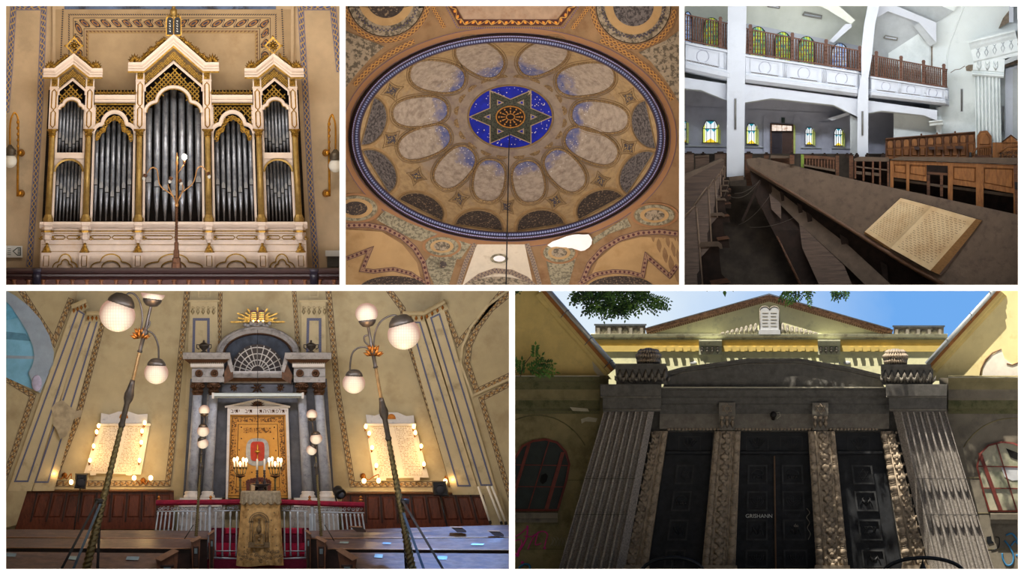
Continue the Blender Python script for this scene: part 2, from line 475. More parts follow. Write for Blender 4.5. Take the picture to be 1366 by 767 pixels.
for i in range(7):
    pipe(231.5 + (i - 3) * 11.3, 118 + 26 * (abs(i - 3) / 3) ** 1.4, 243 + 18 * vee[i], 294.5, 4.3)
# white piers with gilded pointed panels and rosettes
def pier(u, y0, y1, w, ros):
    b = OB(); b.box(u - w / 2, y0, u + w / 2, y1, 205, 240); P('pier', b, 'pale_wood')
    g = OB(); ym = (ros + 14 + y1) / 2
    for a, c in ((ros + 14, ym), (ym + 1, y1 - 3)):
        g.tube([(u - 3, a + 3, 204.6), (u, a, 204.6), (u + 3, a + 3, 204.6), (u + 3, c - 3, 204.6), (u, c, 204.6), (u - 3, c - 3, 204.6)], .95, 5, True)
    P('pier_panel_molding', g, 'gilt')
    g = OB(); g.box(u - 4.2, ros, u + 4.2, ros + 9.5, 203.8, 205)
    for k in range(8): g.leaf(u, ros + 4.7, k * pi / 4, 4.2, 2.4, 203.8, 1.5)
    g.ball(u, ros + 4.7, 203, 1.1, 8); P('rosette', g, 'gilt')
    b = OB(); b.box(u - w / 2 - .8, ros + 10.6, u + w / 2 + .8, ros + 12.4, 203.6, 206); P('pier_band', b, 'pale_wood')
def piers(s):
    for u, y0, r in ((64, 100, 105.5), (114, 100, 105.5), (184.5, 90, 96)): pier(sx(u, s), y0, 173, 12, r)
both(piers)
# gilded columns
def column(u):
    o = P('column', OB().lathe((u, 176, 203), (u, 289, 203), [(0, 3.6), (.06, 3.6), (.07, 4.2), (.2, 4.0), (1, 4.5)], 14), 'gold_column')
    b = OB(); b.lathe((u, 172, 203), (u, 183, 203), [(0, 8), (.2, 8), (.3, 6), (.55, 4.6), (.8, 4.4), (1, 5)], 8, False)
    for k in range(5): b.leaf(u - 4 + 2 * k, 182, -pi / 2, 6, 2.4, 198.5, 1.5)
    obj('capital', b, 'gilt', o)
    b = OB(); b.lathe((u, 286, 203), (u, 296, 203), [(0, 4.6), (.2, 5.4), (.45, 6.2), (.5, 7), (1, 7.2)], 8, False); obj('column_base', b, 'gold_column', o)
def cols(s):
    for u in (64, 114, 184.5): column(sx(u, s))
both(cols)
# gabled cornices, friezes, lattice and arches of the three towers
COR = [(0, 206), (0, 200), (2.5, 199), (4, 196.5), (5.5, 196), (8.5, 193), (11, 192), (12, 192), (12, 214)]
def tower(s, path, frieze, region, arch, apex, name):
    T = lambda L: [(sx(x, s), y) for x, y in L]
    pth = T(path); pth = pth if s > 0 else pth[::-1]
    P('cornice', OB().molding(pth, COR), 'pale_wood')
    b = OB(); top = [(x, y + 1) for x, y in pth]
    b.strip(top, 2.2, 199.5, unit=2.2); P('dentil_band', b, 'gilt')
    fz = T(frieze); fz = fz if s > 0 else fz[::-1]
    b = OB()
    up = fz; lo = [(x, y + 12) for x, y in fz]
    b.prism(up + lo[::-1], 207, 212); P('frieze_ground', b, M('gilt_dark', (92, 70, 38), .5, .4, var=.3, scale=12))
    b = OB(); b.lattice([(x, y + 1.5) for x, y in up] + [(x, y - 1.5) for x, y in lo[::-1]], 3.4, .9, 205.6, 207); P('frieze_fretwork', b, 'gilt')
    b = OB(); b.molding([(x, y + 15) for x, y in fz], [(-1.5, 208), (-1.5, 203.5), (0, 202.5), (1.5, 203.5), (2, 208)]); P('gable_molding', b, 'pale_wood')
    rg = T(region); b = OB(); b.lattice(rg, 6.2, 1.5, 209, 211.5); P('lattice', b, 'gilt')
    ar = T(arch); ar = ar if s > 0 else ar[::-1]
    b = OB(); b.molding(ar, [(-2.2, 214), (-2.2, 205), (-1, 203.4), (1.6, 203.4), (2.4, 205), (2.4, 214)]); P('arch', b, 'pale_wood')
    b = OB(); b.molding([(x, y) for x, y in ar], [(-3.2, 208), (-3.2, 204.4), (-2.2, 204.4), (-2.2, 208)]); P('arch_edge', b, 'gilt')
    return pth
def crest(pth, step=2.3, h=6.5, base=12.):
    """gilded leafwork running along the top of a cornice"""
    b = OB(); r = random.Random(3)
    for (ax, ay), (bx, by) in zip(pth, pth[1:]):
        L = hypot(bx - ax, by - ay); nx, ny = (by - ay) / L, -(bx - ax) / L
        for i in range(int(L / step)):
            t = (i + .5) * step / L; x, y = ax + (bx - ax) * t + nx * base, ay + (by - ay) * t + ny * base
            a = math.atan2(ny, nx)
            for q in (-.75, 0, .75): b.leaf(x, y, a + q + r.uniform(-.25, .25), h * r.uniform(.65, 1.1), 3.6, 197, 2.6)
            b.ball(x + nx * h * .45, y + ny * h * .45, 194.5, 1.3, 6)
    P('gilt_cresting', b, 'gilt')
def acroterion(x, y, h):
    b = OB()
    for q in range(-3, 4): b.leaf(x, y, -pi / 2 + q * .36, h * (1 - .07 * abs(q)), 4.6, 197, 3)
    for q in (-1, 1): b.scroll(x + q * 4, y - 3, 3, 195.5, 1.2, .8, 0, q)
    b.ball(x, y - h * .45, 195, 1.5, 8); P('acroterion', b, 'gilt')
def side_tower(s):
    path = [(47, 103), (66, 103), (89, 86), (112, 103), (131, 103)]
    fr = [(70, 112), (70, 106), (89, 91), (108, 106), (108, 112)]
    arch = trefoil(71.5, 106.5, 146, 131.5, .17)
    reg = [(72, 128), (89, 113), (106, 128), (106, 143), (100, 134), (89, 129), (78, 134), (72, 143)]
    p = tower(s, path, fr, reg, arch, 73, 'side')
    crest(p[1:4], 2.6, 7.5); acroterion(sx(57, s), 92, 13); acroterion(sx(121, s), 92, 13)
    b = OB(); x = sx(89, s)
    for o_, i_ in ((12.5, 9.5),):
        q = [(x, 61 - o_), (x + o_, 61), (x, 61 + o_), (x - o_, 61)]; q2 = [(x, 61 - i_), (x + i_, 61), (x, 61 + i_), (x - i_, 61)]
        b.ring(q, q2, 195, 198)
    for k in range(8): b.leaf(x, 61, k * pi / 4, 8.5, 4, 197.5, 2.5)
    b.ball(x, 61, 195, 2.4, 10)
    for k in range(4): b.ball(x + 12.5 * cos(k * pi / 2), 61 + 12.5 * sin(k * pi / 2), 196, 1.6, 8)
    P('diamond_finial', b, 'gilt')
    # round arched lower opening and its bars
    b = OB(); a = [(sx(xx, s), yy) for xx, yy in arc(89, 229, 19, 16, 180, 0, 16)]; a = a if s > 0 else a[::-1]
    b.molding(a, [(-1.2, 214), (-1.2, 206), (1.4, 205), (2, 214)]); P('arch', b, 'gold_column')
    A = arc(89, 229, 19, 16, 180, 0, 16)
    b = OB(); b.prism([(sx(xx, s), yy) for xx, yy in [(69, 229), (69, 211)] + [(109, 211), (109, 229)] + A[::-1]], 208, 214); P('spandrel', b, 'pale_wood')
    b = OB(); b.box(69, 203.5, 109, 211, 206, 214) if s > 0 else b.box(sx(109, s), 203.5, sx(69, s), 211, 206, 214)
    P('cross_rail', b, 'pale_wood')
    for u in (70, 108):
        b = OB(); b.box(sx(u, s) - 1.6, 140, sx(u, s) + 1.6, 296, 209, 240); P('stile', b, 'pale_wood')
both(side_tower)
p = tower(1, [(167, 95), (190, 95), (231.5, 61), (273, 95), (296, 95)], [(191, 107), (191, 101), (231.5, 68), (272, 101), (272, 107)],
      [(193, 122), (231.5, 91), (270, 122), (270, 146), (262, 137), (252, 134), (244, 119), (231.5, 115), (219, 119), (211, 134), (201, 137), (193, 146)],
      trefoil(192, 271, 150, 116, .2), 48, 'centre')
crest([p[1], (229, 63.0)], 2.6, 9); crest([(234, 63.0), p[3]], 2.6, 9)
acroterion(176, 84, 14); acroterion(287, 84, 14)
# tablets of the law in a gilded frame over the middle gable
b = OB(); sh = lambda x: [(x - 4.6, 46), (x - 4.6, 27)] + arc(x, 27, 4.6, 4.4, 180, 0, 8) + [(x + 4.6, 46)]
b.prism(sh(226.4), 194, 197); b.prism(sh(236.9), 194, 197)
tb = P('law_tablets', b, 'tablet_black')
b = OB()
for x in (226.4, 236.9):
    for k in range(5):
        yy = 27.5 + k * 3.4; b.box(x - 1.2, yy, x + 1 - (k % 2), yy + .7, 193.7, 194.2); b.box(x - .2, yy + 1, x + .9, yy + 1.6, 193.7, 194.2)
obj('lettering', b, 'paper', tb)
b = OB(); o1 = [(220.5, 48), (220.5, 26)] + arc(226, 26, 5.5, 6, 180, 0, 6) + arc(237.4, 26, 5.5, 6, 180, 0, 6) + [(243, 48)]
b.prism(o1, 196.4, 199); P('tablet_frame', b, 'gilt')
b = OB()
b.lathe((231.6, 8, 196), (231.6, 22, 196), [(0, 2.6), (.15, 3), (.25, 2.2), (.3, 5), (.75, 5.2), (.8, 4), (1, 4.5)], 12)
for q in range(-3, 4): b.leaf(231.6 + q * 2.2, 23, -pi / 2 + q * .22, 5.5, 2.5, 195, 2)
P('crown', b, 'gold_column')
# links between the towers
def link(s):
    T = lambda L: ([(sx(x, s), y) for x, y in L]) if s > 0 else [(sx(x, s), y) for x, y in L][::-1]
    b = OB(); a = T([(121, 137), (178, 137)]); b.molding(a, [(0, 216), (0, 206), (2, 204), (4, 204), (5, 202), (8, 201), (10.5, 201), (10.5, 216)]); P('cornice', b, 'pale_wood')
    b = OB()
    for i in range(12):
        x = sx(124 + i * 4.8, s)
        for q in (-.6, 0, .6): b.leaf(x, 126.5, -pi / 2 + q, 8 - abs(q) * 4, 2.6, 203, 1.8)
        b.ball(x, 121, 202, .9, 6)
    P('gilt_cresting', b, 'gilt')
    b = OB(); b.molding(T([(121, 139), (178, 139)]), [(-1, 208), (-1, 204.6), (1, 204.6), (1, 208)]); P('dentil_band', b, 'gilt')
    ar = trefoil(121, 178, 178, 150, .22)
    b = OB(); b.lattice([(123, 142), (176, 142), (176, 168), (171, 160), (163, 151), (149.5, 147), (136, 151), (128, 160), (123, 168)] if s > 0 else [(sx(x, s), y) for x, y in [(123, 142), (176, 142), (176, 168), (171, 160), (163, 151), (149.5, 147), (136, 151), (128, 160), (123, 168)]], 6, 1.5, 209, 211.5); P('lattice', b, 'gilt')
    b = OB(); b.molding(T(ar), [(-2, 214), (-2, 206), (0, 204.5), (2.6, 204.5), (3.6, 206), (3.6, 214)]); P('arch', b, 'pale_wood')
    fr = trefoil(124, 175, 184, 156, .2); b = OB(); r = random.Random(5)
    for i, (x, y) in enumerate(fr[::1]):
        cx_ = 149.5 + (x - 149.5) * .9; b.scroll(sx(cx_, s), y + 1.5, 3.4, 206, 1.2, .8, r.uniform(0, 6), 1 if i % 2 else -1)
        b.leaf(sx(cx_, s), y, r.uniform(.6, 2.5), 5, 2.5, 206.4, 1.5)
    P('scroll_fringe', b, 'gilt')
    for u in (121.5, 177.5):
        b = OB(); b.box(sx(u, s) - 1.6, 140, sx(u, s) + 1.6, 296, 209, 240); P('stile', b, 'pale_wood')
    b = OB(); b.box(min(sx(58, s), sx(120, s)), 140, min(sx(58, s), sx(120, s)) + .1, 141, 240, 241)
both(link)
for u in (191.5, 271.5): P('stile', OB().box(u - 1.6, 148, u + 1.6, 296, 209, 240), 'pale_wood')
# plinth with ledge, gilded lines, brackets, blind arcade
P('plinth', OB().box(56, 300, 407, 357, 206, 240), 'pale_wood')
P('ledge', OB().molding([(53, 303), (410, 303)], [(-2, 206), (-1, 200), (1, 197), (4, 194), (7, 194), (7.5, 240)]), 'pale_wood')
for y, h in ((307.5, 1.5), (311, .7), (326, .6), (335, .6)):
    P('gilt_line', OB().box(57, y, 406, y + h, 205.2, 206.2), 'gilt')
us = (64, 114, 184.5, 278.5, 349, 399)
for a, c in zip(us, us[1:]):
    b = OB(); mid = (a + c) / 2
    for q0, q1 in ((a + 9, mid - 1), (mid + 1, c - 9)):
        b.tube([(q0, 314.5, 205), (q1 - 2, 314.5, 205), (q1, 316.7, 205), (q1 - 2, 319, 205), (q0, 319, 205)] if q1 == mid - 1 else [(q1, 314.5, 205), (q0 + 2, 314.5, 205), (q0, 316.7, 205), (q0 + 2, 319, 205), (q1, 319, 205)], .75, 5, True)
    P('gilt_panel_line', b, 'gilt')
    w = c - a; wide = w > 60
    ar = trefoil(a + 9, c - 9, 357, 339, .24)
    b = OB(); b.prism([(x, y) for x, y in ar], 203.5, 206); P('blind_arch', b, 'pale_wood')
    b = OB(); b.molding(ar, [(-.8, 206), (-.8, 202.6), (.8, 202.6), (.8, 206)])
    inner = trefoil(a + w * .3, c - w * .3, 357, 346, .24) if not wide else arc(mid, 357, w * .17, 9, 180, 0, 12)
    b.molding(inner, [(-.8, 204), (-.8, 202.4), (.8, 202.4), (.8, 204)]); P('arch_line', b, 'gilt')
for u in us:
    b = OB(); b.lathe((u, 296, 202), (u, 324, 202), [(0, 10.5), (.16, 10.5), (.22, 8), (.36, 8.4), (.42, 6.2), (.62, 5.6), (.7, 7), (.82, 6.2), (.9, 3.4), (1, 3)], 6, False)
    o = P('bracket', b, 'pale_wood')
    g = OB(); g.lathe((u, 307.5, 202), (u, 310, 202), [(0, 8.6), (1, 8.2)], 6, False)
    for q in (-1, 1):
        g.scroll(u + q * 7.5, 317, 3.2, 201, 1.3, .8, 0, q); g.ball(u + q * 7.5, 317, 200.5, 1.2, 8)
    obj('gilt_collar', g, 'gilt', o)
    g = OB(); g.lathe((u, 324, 202), (u, 337, 202), [(0, 1.6), (.12, 2.2), (.2, 1.2), (.3, 2), (.42, 3.6), (.5, 3.4), (.6, 4.8), (.7, 4.6), (.85, 6.2), (1, 6.6)], 8, False); P('pyramid_drop', g, 'gilt')
    b = OB(); b.box(u - 6.5, 337, u + 6.5, 357, 198, 210); o = P('pedestal', b, 'pale_wood')
    g = OB(); g.tube([(u - 3.4, 341, 197.8), (u + 3.4, 341, 197.8), (u + 3.4, 355, 197.8), (u - 3.4, 355, 197.8)], .55, 4, True); obj('gilt_inlay', g, 'gilt', o)
M('gallery_floor', (90, 66, 50), .8)
struct('gallery_floor', MB().box(7, 357, 454, 360, 134, 258), 'gallery_floor')

# ---- gallery rail along the front
rail = thing('gallery_railing', 'dark wooden gallery railing with turned balusters below the organ', 'railing', (231, 383, 128))
obj('top_rail', MB().molding([(7, 366), (454, 366)], [(0, 134), (0, 124), (2, 121), (5, 120), (8, 122), (8.5, 134)]), 'dark_wood', rail)
obj('rail_molding', MB().molding([(7, 373), (454, 373)], [(0, 134), (0, 125), (2, 124), (4.5, 126), (7, 126), (7, 134)]), 'dark_wood', rail)
obj('back_board', MB().box(7, 372, 454, 381, 133, 134.5), M('rail_board', (84, 40, 30), .5, var=.2, stretch=(1, 1, 6)), rail)
for i in range(23):
    x = 18.8 + i * 19.4
    b = MB().lathe((x, 373, 127), (x, 381, 127), [(0, 3), (.2, 3.2), (.35, 1.8), (.5, 2.6), (.65, 1.6), (.8, 2.4), (1, 3.2)], 10); obj('baluster', b, M('baluster_wood', (120, 74, 46), .4, var=.2), rail)
for x in (49, 419):
    b = MB().lathe((x, 358.5, 126), (x, 381, 126), [(0, 8.5), (.18, 8.5), (.25, 6.5), (.4, 6), (1, 5.6)], 14); obj('newel_post', b, 'dark_post', rail, label='blue black turned post')

# ---- candelabrum on the rail
cd = thing('standing_candelabrum', 'bronze electric candelabrum standing on the rail, one bulb lit', 'candelabrum', (235.3, 356.6, 128))
b = MB().lathe((235.3, 322, 128), (235.3, 357.5, 128), [(0, 1.6), (.05, 3), (.3, 3), (.34, 3.8), (.6, 4), (.62, 5.6), (.8, 5.8), (.84, 6.6), (1, 6.8)], 8, False); obj('base', b, 'bronze', cd)
b = MB().lathe((235.6, 276, 128), (235.3, 322, 128), [(i / 40, 1.9) for i in range(41)], 10, True, 9, 3, .25); obj('twisted_stem', b, 'bronze', cd)
b = MB().lathe((236, 203, 128), (235.6, 276, 128), [(0, .3), (.07, 1), (.1, 1.7), (.14, .9), (.2, 2.2), (.25, 1), (.3, 1.2), (.9, 1.4), (.95, 2.6), (1, 2)], 10); obj('spire', b, M('bronze_gold', (190, 142, 90), .35, .7), cd)
def sm(pts, n=6):
    out = []
    for i in range(len(pts) - 1):
        p0, p1, p2, p3 = pts[max(0, i - 1)], pts[i], pts[i + 1], pts[min(len(pts) - 1, i + 2)]
        for k in range(n):
            t = k / n
            out.append(tuple(.5 * (2 * b_ + (c_ - a_) * t + (2 * a_ - 5 * b_ + 4 * c_ - d_) * t * t + (3 * b_ - a_ - 3 * c_ + d_) * t ** 3) for a_, b_, c_, d_ in zip(p0, p1, p2, p3)))
    return out + [pts[-1]]
M('bulb_glass', (206, 204, 200), .15, var=.02)
for q, (pts, bx, by) in enumerate((
    ([(235.5, 272, 128), (229, 260, 126), (214, 248, 124), (211, 236, 123), (209, 226, 122), (202, 224, 122), (196, 231, 122)], 192.5, 236),
    ([(235.5, 272, 128), (242, 258, 126), (256, 246, 124), (260.5, 236, 123), (263, 226, 122), (269, 222, 122), (276, 229, 122)], 278.5, 233.5),
    ([(235.5, 272, 128), (231, 262, 119), (226, 252, 118), (224, 246, 118)], 227, 240), ([(235.5, 272, 128), (240, 263, 119), (244, 252, 118), (243, 246, 118)], 241, 243))):
    a = obj('arm', MB().tube(sm([Vector(p) for p in pts]), .75, 6), MATS['bronze_gold'], cd)
    s_ = MB().lathe((bx + (2 if bx < 235 else -2), by - 4, 122), (bx, by, 122), [(0, 1), (.2, 3), (.6, 2.6), (1, 2.2)], 10); obj('socket', s_, 'bronze', a)
    obj('bulb', MB().ball(bx - (.6 if bx < 235 else -.6), by + 2, 122, 2.3, 10, 1.2), 'bulb_glass', a)
a = obj('arm', MB().tube([(236, 232, 128), (241, 226, 126), (246, 219, 125)], .7, 6), MATS['bronze_gold'], cd)
obj('socket', MB().lathe((246, 214, 125), (246, 219.5, 125), [(0, 1.6), (.5, 2.2), (1, 1)], 10), 'bronze', a)
obj('lit_bulb', MB().ball(246, 209.5, 125, 3.4, 12, 1.25), EM('bulb_white', (255, 246, 226), 14), a, label='lit white bulb')
lamp('candelabrum_glow', 246, 209, 119, 14, (255, 230, 190), .08)

# ---- wall sconces
def sconce(label, rx, gx, ytop, gy, s):
    o = thing('wall_sconce', label, 'wall lamp', (rx, gy, 257), 'gold wall sconces beside the organ')
    obj('rod', MB().tube(sm([Vector(p) for p in ((gx, gy - 12, 236), (gx - s * 0, ytop + 16, 236), (gx + s * 3, ytop + 3, 238), (rx - s * 4, ytop, 240), (rx, ytop + 12, 240), (rx - .5 * s, 205, 240), (rx - 1 * s, 262, 240))]), [1.3] * 31 + [1.7] * 6, 8), 'brass_lamp', o)
    for y in (204, 258):
        b = MB().lathe((rx + s * 4, y, 258), (rx + s * 3, y, 236), [(0, 5), (.2, 5), (.3, 2.4), (.7, 2.2), (.8, 3.8), (1, 3)], 12); b.ball(rx + s * 2, y, 237, 3.6, 10); obj('wall_boss', b, 'brass_lamp', o)
    b = MB()
    for k in range(6): b.ball(rx - s * .5, ytop + 12 + k * 8, 239, 2.3 - .1 * k, 8, 1.3)
    obj('rod_beads', b, 'brass_lamp', o)
    obj('fitter', MB().lathe((gx, gy - 22, 236), (gx, gy - 7, 236), [(0, 2), (.1, 3), (.3, 5.5), (.5, 8.2), (.7, 7.4), (.85, 8.4), (1, 5)], 16), M('fitter_dark', (92, 84, 72), .4, .5), o)
    obj('globe', MB().ball(gx, gy, 236, 9.3, 18), 'globe_white', o)
sconce('gold wall sconce with white globe above the paper notice', 24.5, 13.5, 151, 215, 1)
sconce('gold wall sconce with white globe above the grey wall vent', 438.5, 447.5, 153.5, 221, -1)
nt_ = thing('paper_notice', 'white paper notice with small drawing pinned on the ochre wall', 'notice', (19, 344, 257))
obj('sheet', MB().prism([(5, 327.5), (30, 328), (30, 343.5), (5, 343.5)], 254.6, 255.4), 'paper', nt_)
b = MB(); b.ring([(16.5, 335), (23, 330), (28, 330), (28, 341), (23, 341)], [(18.3, 335.2), (23.4, 331.3), (27, 331.3), (27, 339.8), (23.4, 339.8)], 254.3, 254.8)
for k in range(4): b.box(23.5, 332 + k * 2, 27, 333 + k * 2, 254.3, 254.8)
for k in range(4): b.box(10, 331.5 + k * 2.6, 14.5, 332.3 + k * 2.6, 254.3, 254.8)
obj('drawing', b, 'ink', nt_)
vt = thing('wall_vent', 'grey slatted vent under a white ledge on the ochre wall', 'vent', (446, 357, 255))
obj('ledge', MB().box(434, 334, 457, 342, 248, 257), 'paper', vt)
b = MB(); b.box(436.5, 342, 456, 357, 254, 257)
for k in range(4): b.box(438, 344.5 + k * 3, 456, 346 + k * 3, 252, 254)
obj('slats', b, 'grey_vent', vt)
# ------------------------------------------------------------------ the painted dome
M('vault_brown', (146, 116, 82), .85, var=.12, scale=2, col2=(122, 88, 58), thr=(.5, .7), scale2=1.6)
M('vault_tan', (184, 152, 106), .85, var=.08, scale=1.5, col2=(160, 126, 80), thr=(.5, .75), scale2=1.2)
M('vault_pale', (214, 202, 180), .85, var=.07, scale=3, col2=(180, 164, 138), thr=(.55, .75), scale2=3)
M('foliage_grey', (158, 144, 122), .85, var=.1, scale=8, col2=(96, 88, 74), thr=(.47, .56), scale2=9, bump=.4, bscale=16)
M('foliage_green', (156, 148, 122), .85, var=.1, scale=8, col2=(112, 106, 88), thr=(.47, .56), scale2=12)
M('lunette_dark', (62, 54, 50), .8, var=.2, scale=12, col2=(142, 122, 98), thr=(.55, .62), scale2=17)
M('lunette_grey', (112, 106, 104), .8, var=.2, scale=12, col2=(66, 62, 62), thr=(.48, .56), scale2=14)
M('diaper_gold', (74, 72, 84), .8, var=.2, scale=12, col2=(196, 166, 96), thr=(.53, .58), scale2=22)
M('rim_purple', (66, 52, 62), .45, var=.2, scale=6); M('rim_tan', (158, 116, 80), .8, var=.1)
M('oval_frame', (128, 104, 74), .7, var=.3, scale=20, col2=(180, 152, 104), thr=(.52, .62), scale2=26)
M('star_marble', (72, 76, 62), .6, var=.2, scale=20, col2=(38, 40, 34), thr=(.48, .56), scale2=24)
M('star_line', (176, 156, 130), .8); M('star_white', (236, 232, 222), .8)
M('star_blue', (22, 38, 172), .7, var=.25, scale=4); M('rosette_gold', (196, 136, 60), .6, var=.2, scale=10); M('rosette_dark', (34, 22, 16), .8)
M('white_plaster', (246, 248, 250), .9, var=.03, scale=3); M('cable_black', (20, 18, 20), .6)
M('smudge_ring', (142, 118, 84), .8)
def dome_paint(nt, u, v):
    n = noise(nt, 3.2, 6, .65); n2 = noise(nt, 7, 6, .7)
    c = mixc(nt, ((n - .42) * 4).op('ADD', 0, clamp=True), (164, 148, 130), (132, 116, 110))
    oc = mixc(nt, ((n2 - .42) * 4).op('ADD', 0, clamp=True), (184, 158, 116), (156, 130, 96))
    return mixc(nt, ((v - .60 + (n - .5) * .5) * 6).op('ADD', 0, clamp=True), c, oc)
PM('dome_paint', dome_paint, var=.05)
def oval_paint(nt, u, v):
    n = noise(nt, 6, 6, .7); n2 = noise(nt, 2.5, 4, .6)
    p = mixc(nt, ((n - .42) * 4).op('ADD', 0, clamp=True), (188, 174, 158), (146, 132, 118))
    b = mixc(nt, ((n - .42) * 4).op('ADD', 0, clamp=True), (92, 102, 156), (150, 146, 158))
    c = mixc(nt, ((u - .70 + (n2 - .5) * .9) * 5).op('ADD', 0, clamp=True), p, b)
    vo = nt.nodes.new('ShaderNodeTexVoronoi'); vo.inputs['Scale'].default_value = 11
    tc = nt.nodes.new('ShaderNodeTexCoord'); nt.links.new(tc.outputs['Object'], vo.inputs['Vector'])
    st = X(nt, vo.outputs['Distance']).lt(.17) * u.gt(.62)
    return mixc(nt, st, c, (226, 224, 222))
PM('oval_paint', oval_paint, var=.04)
def band_gold(nt, u, v):
    w1 = ((v - .5) - (u * 6.283).sin() * .27).abs().lt(.11); w2 = ((v - .5) + (u * 6.283).sin() * .27).abs().lt(.09)
    c = mixc(nt, w2.mx(w1), (112, 78, 52), (186, 138, 74))
    return mixc(nt, (v - .5).abs().gt(.42), c, (164, 128, 92))
def band_maroon(nt, u, v):
    f = u.fr() - .5; r = (f * f + (v - .5) * (v - .5)).rt()
    c = mixc(nt, r.lt(.27), (158, 126, 100), (88, 52, 56)); return mixc(nt, ((v - .5).abs() - .42).abs().lt(.06), c, (86, 62, 66))
def band_spiral(nt, u, v):
    f = u.fr() - .5; r = (f * f * .8 + (v - .5) * (v - .5)).rt()
    c = mixc(nt, ((v - .5) - (u * 3.1416).sin() * .3).abs().lt(.08), (78, 42, 34), (196, 150, 76)); return mixc(nt, r.lt(.2), c, (222, 146, 50))
def band_bead(nt, u, v):
    f = u.fr() - .5; r = (f * f + (v - .5) * (v - .5)).rt()
    return mixc(nt, r.lt(.36), (38, 42, 82), (128, 136, 172))
def line_violet(nt, u, v): return mixc(nt, u.fr().gt(.5), (96, 84, 116), (150, 116, 92))
for n_ in (band_gold, band_maroon, band_spiral, band_bead, line_violet): PM(n_.__name__, n_, var=.06)

shell(461, 8, 906, 380, 600, 'vault_brown', 'vault_brown', 'vault_brown')  # unseen depth stretched far behind the dome to shade the street front
EA, EB = 207., 133.5
ecx = lambda r: 678.5 + 4 * (1 - r) / .72 if r > .28 else 681
ecy = lambda r: 183 - 27 * (1 - r) / .72 if r > .28 else 156
def dome_r(x, y):
    r = .5
    for _ in range(14): r = .5 * r + .5 * hypot((x - ecx(r)) / EA, (y - ecy(r)) / EB)
    return r
dome_d = lambda x, y: 238 + 165 * (1 - min(1, dome_r(x, y)) ** 2)
out_d = lambda x, y: 238 - 52 * (max(0, y - 306) / 74) ** 2
# flat field round the dome, cut out by the rim
ceil2 = MB(); N = 96
def frame_pt(t):
    c, s = cos(t), sin(t); k = min((909 - 678.5) / c if c > 1e-6 else 1e9, (458 - 678.5) / c if c < -1e-6 else 1e9, (383 - 183) / s if s > 1e-6 else 1e9, (5 - 183) / s if s < -1e-6 else 1e9)
    return 678.5 + k * c, 183 + k * s
rows = []
for q in range(9):
    row = []
    for i in range(N + 1):
        t = 2 * pi * i / N; ax, ay = 678.5 + (EA + 5) * cos(t), 183 + (EB + 4) * sin(t); bx, by = frame_pt(t)
        if hypot(bx - 678.5, by - 183) < hypot(ax - 678.5, ay - 183): bx, by = ax + .01 * cos(t), ay
        x, y = ax + (bx - ax) * q / 8, ay + (by - ay) * q / 8; row.append((x, y, out_d(x, y)))
    rows.append(row)
ceil2.loft(rows, True)
dome = struct('ceiling_dome', ceil2, 'vault_brown')
def dp(name, mb, mat, label=None): return obj(name, mb, mat, dome, label)
rows = [[(ecx(r) + EA * r * cos(2 * pi * i / N), ecy(r) + EB * r * sin(2 * pi * i / N), 238 + 165 * (1 - r * r)) for i in range(N + 1)] for r in [k / 28 for k in range(29)]]
dp('dome_shell', MB().loft(rows, True, uv=True), 'dome_paint')
struct('wall_dome_shade', MB().box(458, 5, 909, 383, 592, 598), 'vault_brown')  # unseen closing wall, set deep with the shell to shade the portico
def ell(o, n=N): return [(678.5 + (EA + o) * cos(2 * pi * i / n), 183 + (EB + o * .8) * sin(2 * pi * i / n)) for i in range(n)]
def rimloop(o0, o1, prof):
    rows = []
    for k, (f, d) in enumerate(prof):
        o = o0 + (o1 - o0) * f; e = ell(o); rows.append([(x, y, d) for x, y in e])
    return MB().loft(rows, True, True)
dp('inner_rim_line', rimloop(-9, -6.5, [(0, 241), (.3, 238), (.7, 238), (1, 238)]), 'rim_purple')
dp('bead_molding', MB().strip(ell(-4), 4.6, 235, True, unit=3.4), 'band_bead')
dp('bead_backing', rimloop(-6.6, -1.5, [(0, 240), (0, 235.4), (1, 235.4), (1, 240)]), 'rim_purple')
dp('rim_torus', rimloop(-1.6, 4.6, [(0, 236), (.1, 231), (.35, 228), (.6, 228), (.9, 231), (1, 236)]), 'rim_purple')
dp('rim_blue_line', MB().strip(ell(1.3), 1.3, 227.4, True, unit=3), PM('rim_blue', lambda nt, u, v: mixc(nt, u.fr().gt(.3), (70, 66, 120), (150, 150, 190))))
dp('rim_fillet', rimloop(4.6, 7, [(0, 236), (.2, 233), (.8, 233), (1, 238)]), 'rosette_dark')
def clip(L, b=(458, 5, 909, 383)): return [(min(max(x, b[0]), b[2]), min(max(y, b[1]), b[3])) for x, y in L]
dp('tan_band', MB().strip([(min(max(678.5 + (EA + 13) * cos(t), 464), 903), 183 + (EB + 9.5) * sin(t)) for t in [2 * pi * i / N for i in range(N)]], 8.5, lambda x, y: min(237.4, out_d(x, y) - .6), True, unit=8), PM('tan_band', lambda nt, u, v: mixc(nt, (v - .5).abs().gt(.4), (164, 120, 82), (104, 84, 104))))
g = MB()
g.strip([(678.5 + (EA + 24) * cos(math.radians(a)), 183 + (EB + 19) * sin(math.radians(a))) for a in range(207, 239, 3)], 8, 237, unit=13)
g.strip([(678.5 + (EA + 24) * cos(math.radians(a)), 183 + (EB + 19) * sin(math.radians(a))) for a in range(302, 342, 3)], 8, 237, unit=13)
g.strip(arc(515, -3, 57, 57, 188, 372, 30), 8, 236.5, unit=13); g.strip(arc(845, 8, 55, 55, 165, 355, 30), 8, 236.5, unit=13)
g.strip([(575, 6), (593, 37)], 7, 236.6, unit=8); g.strip([(788, 6), (763, 39)], 7, 236.6, unit=8)
dp('gold_guilloche', g, 'band_gold')
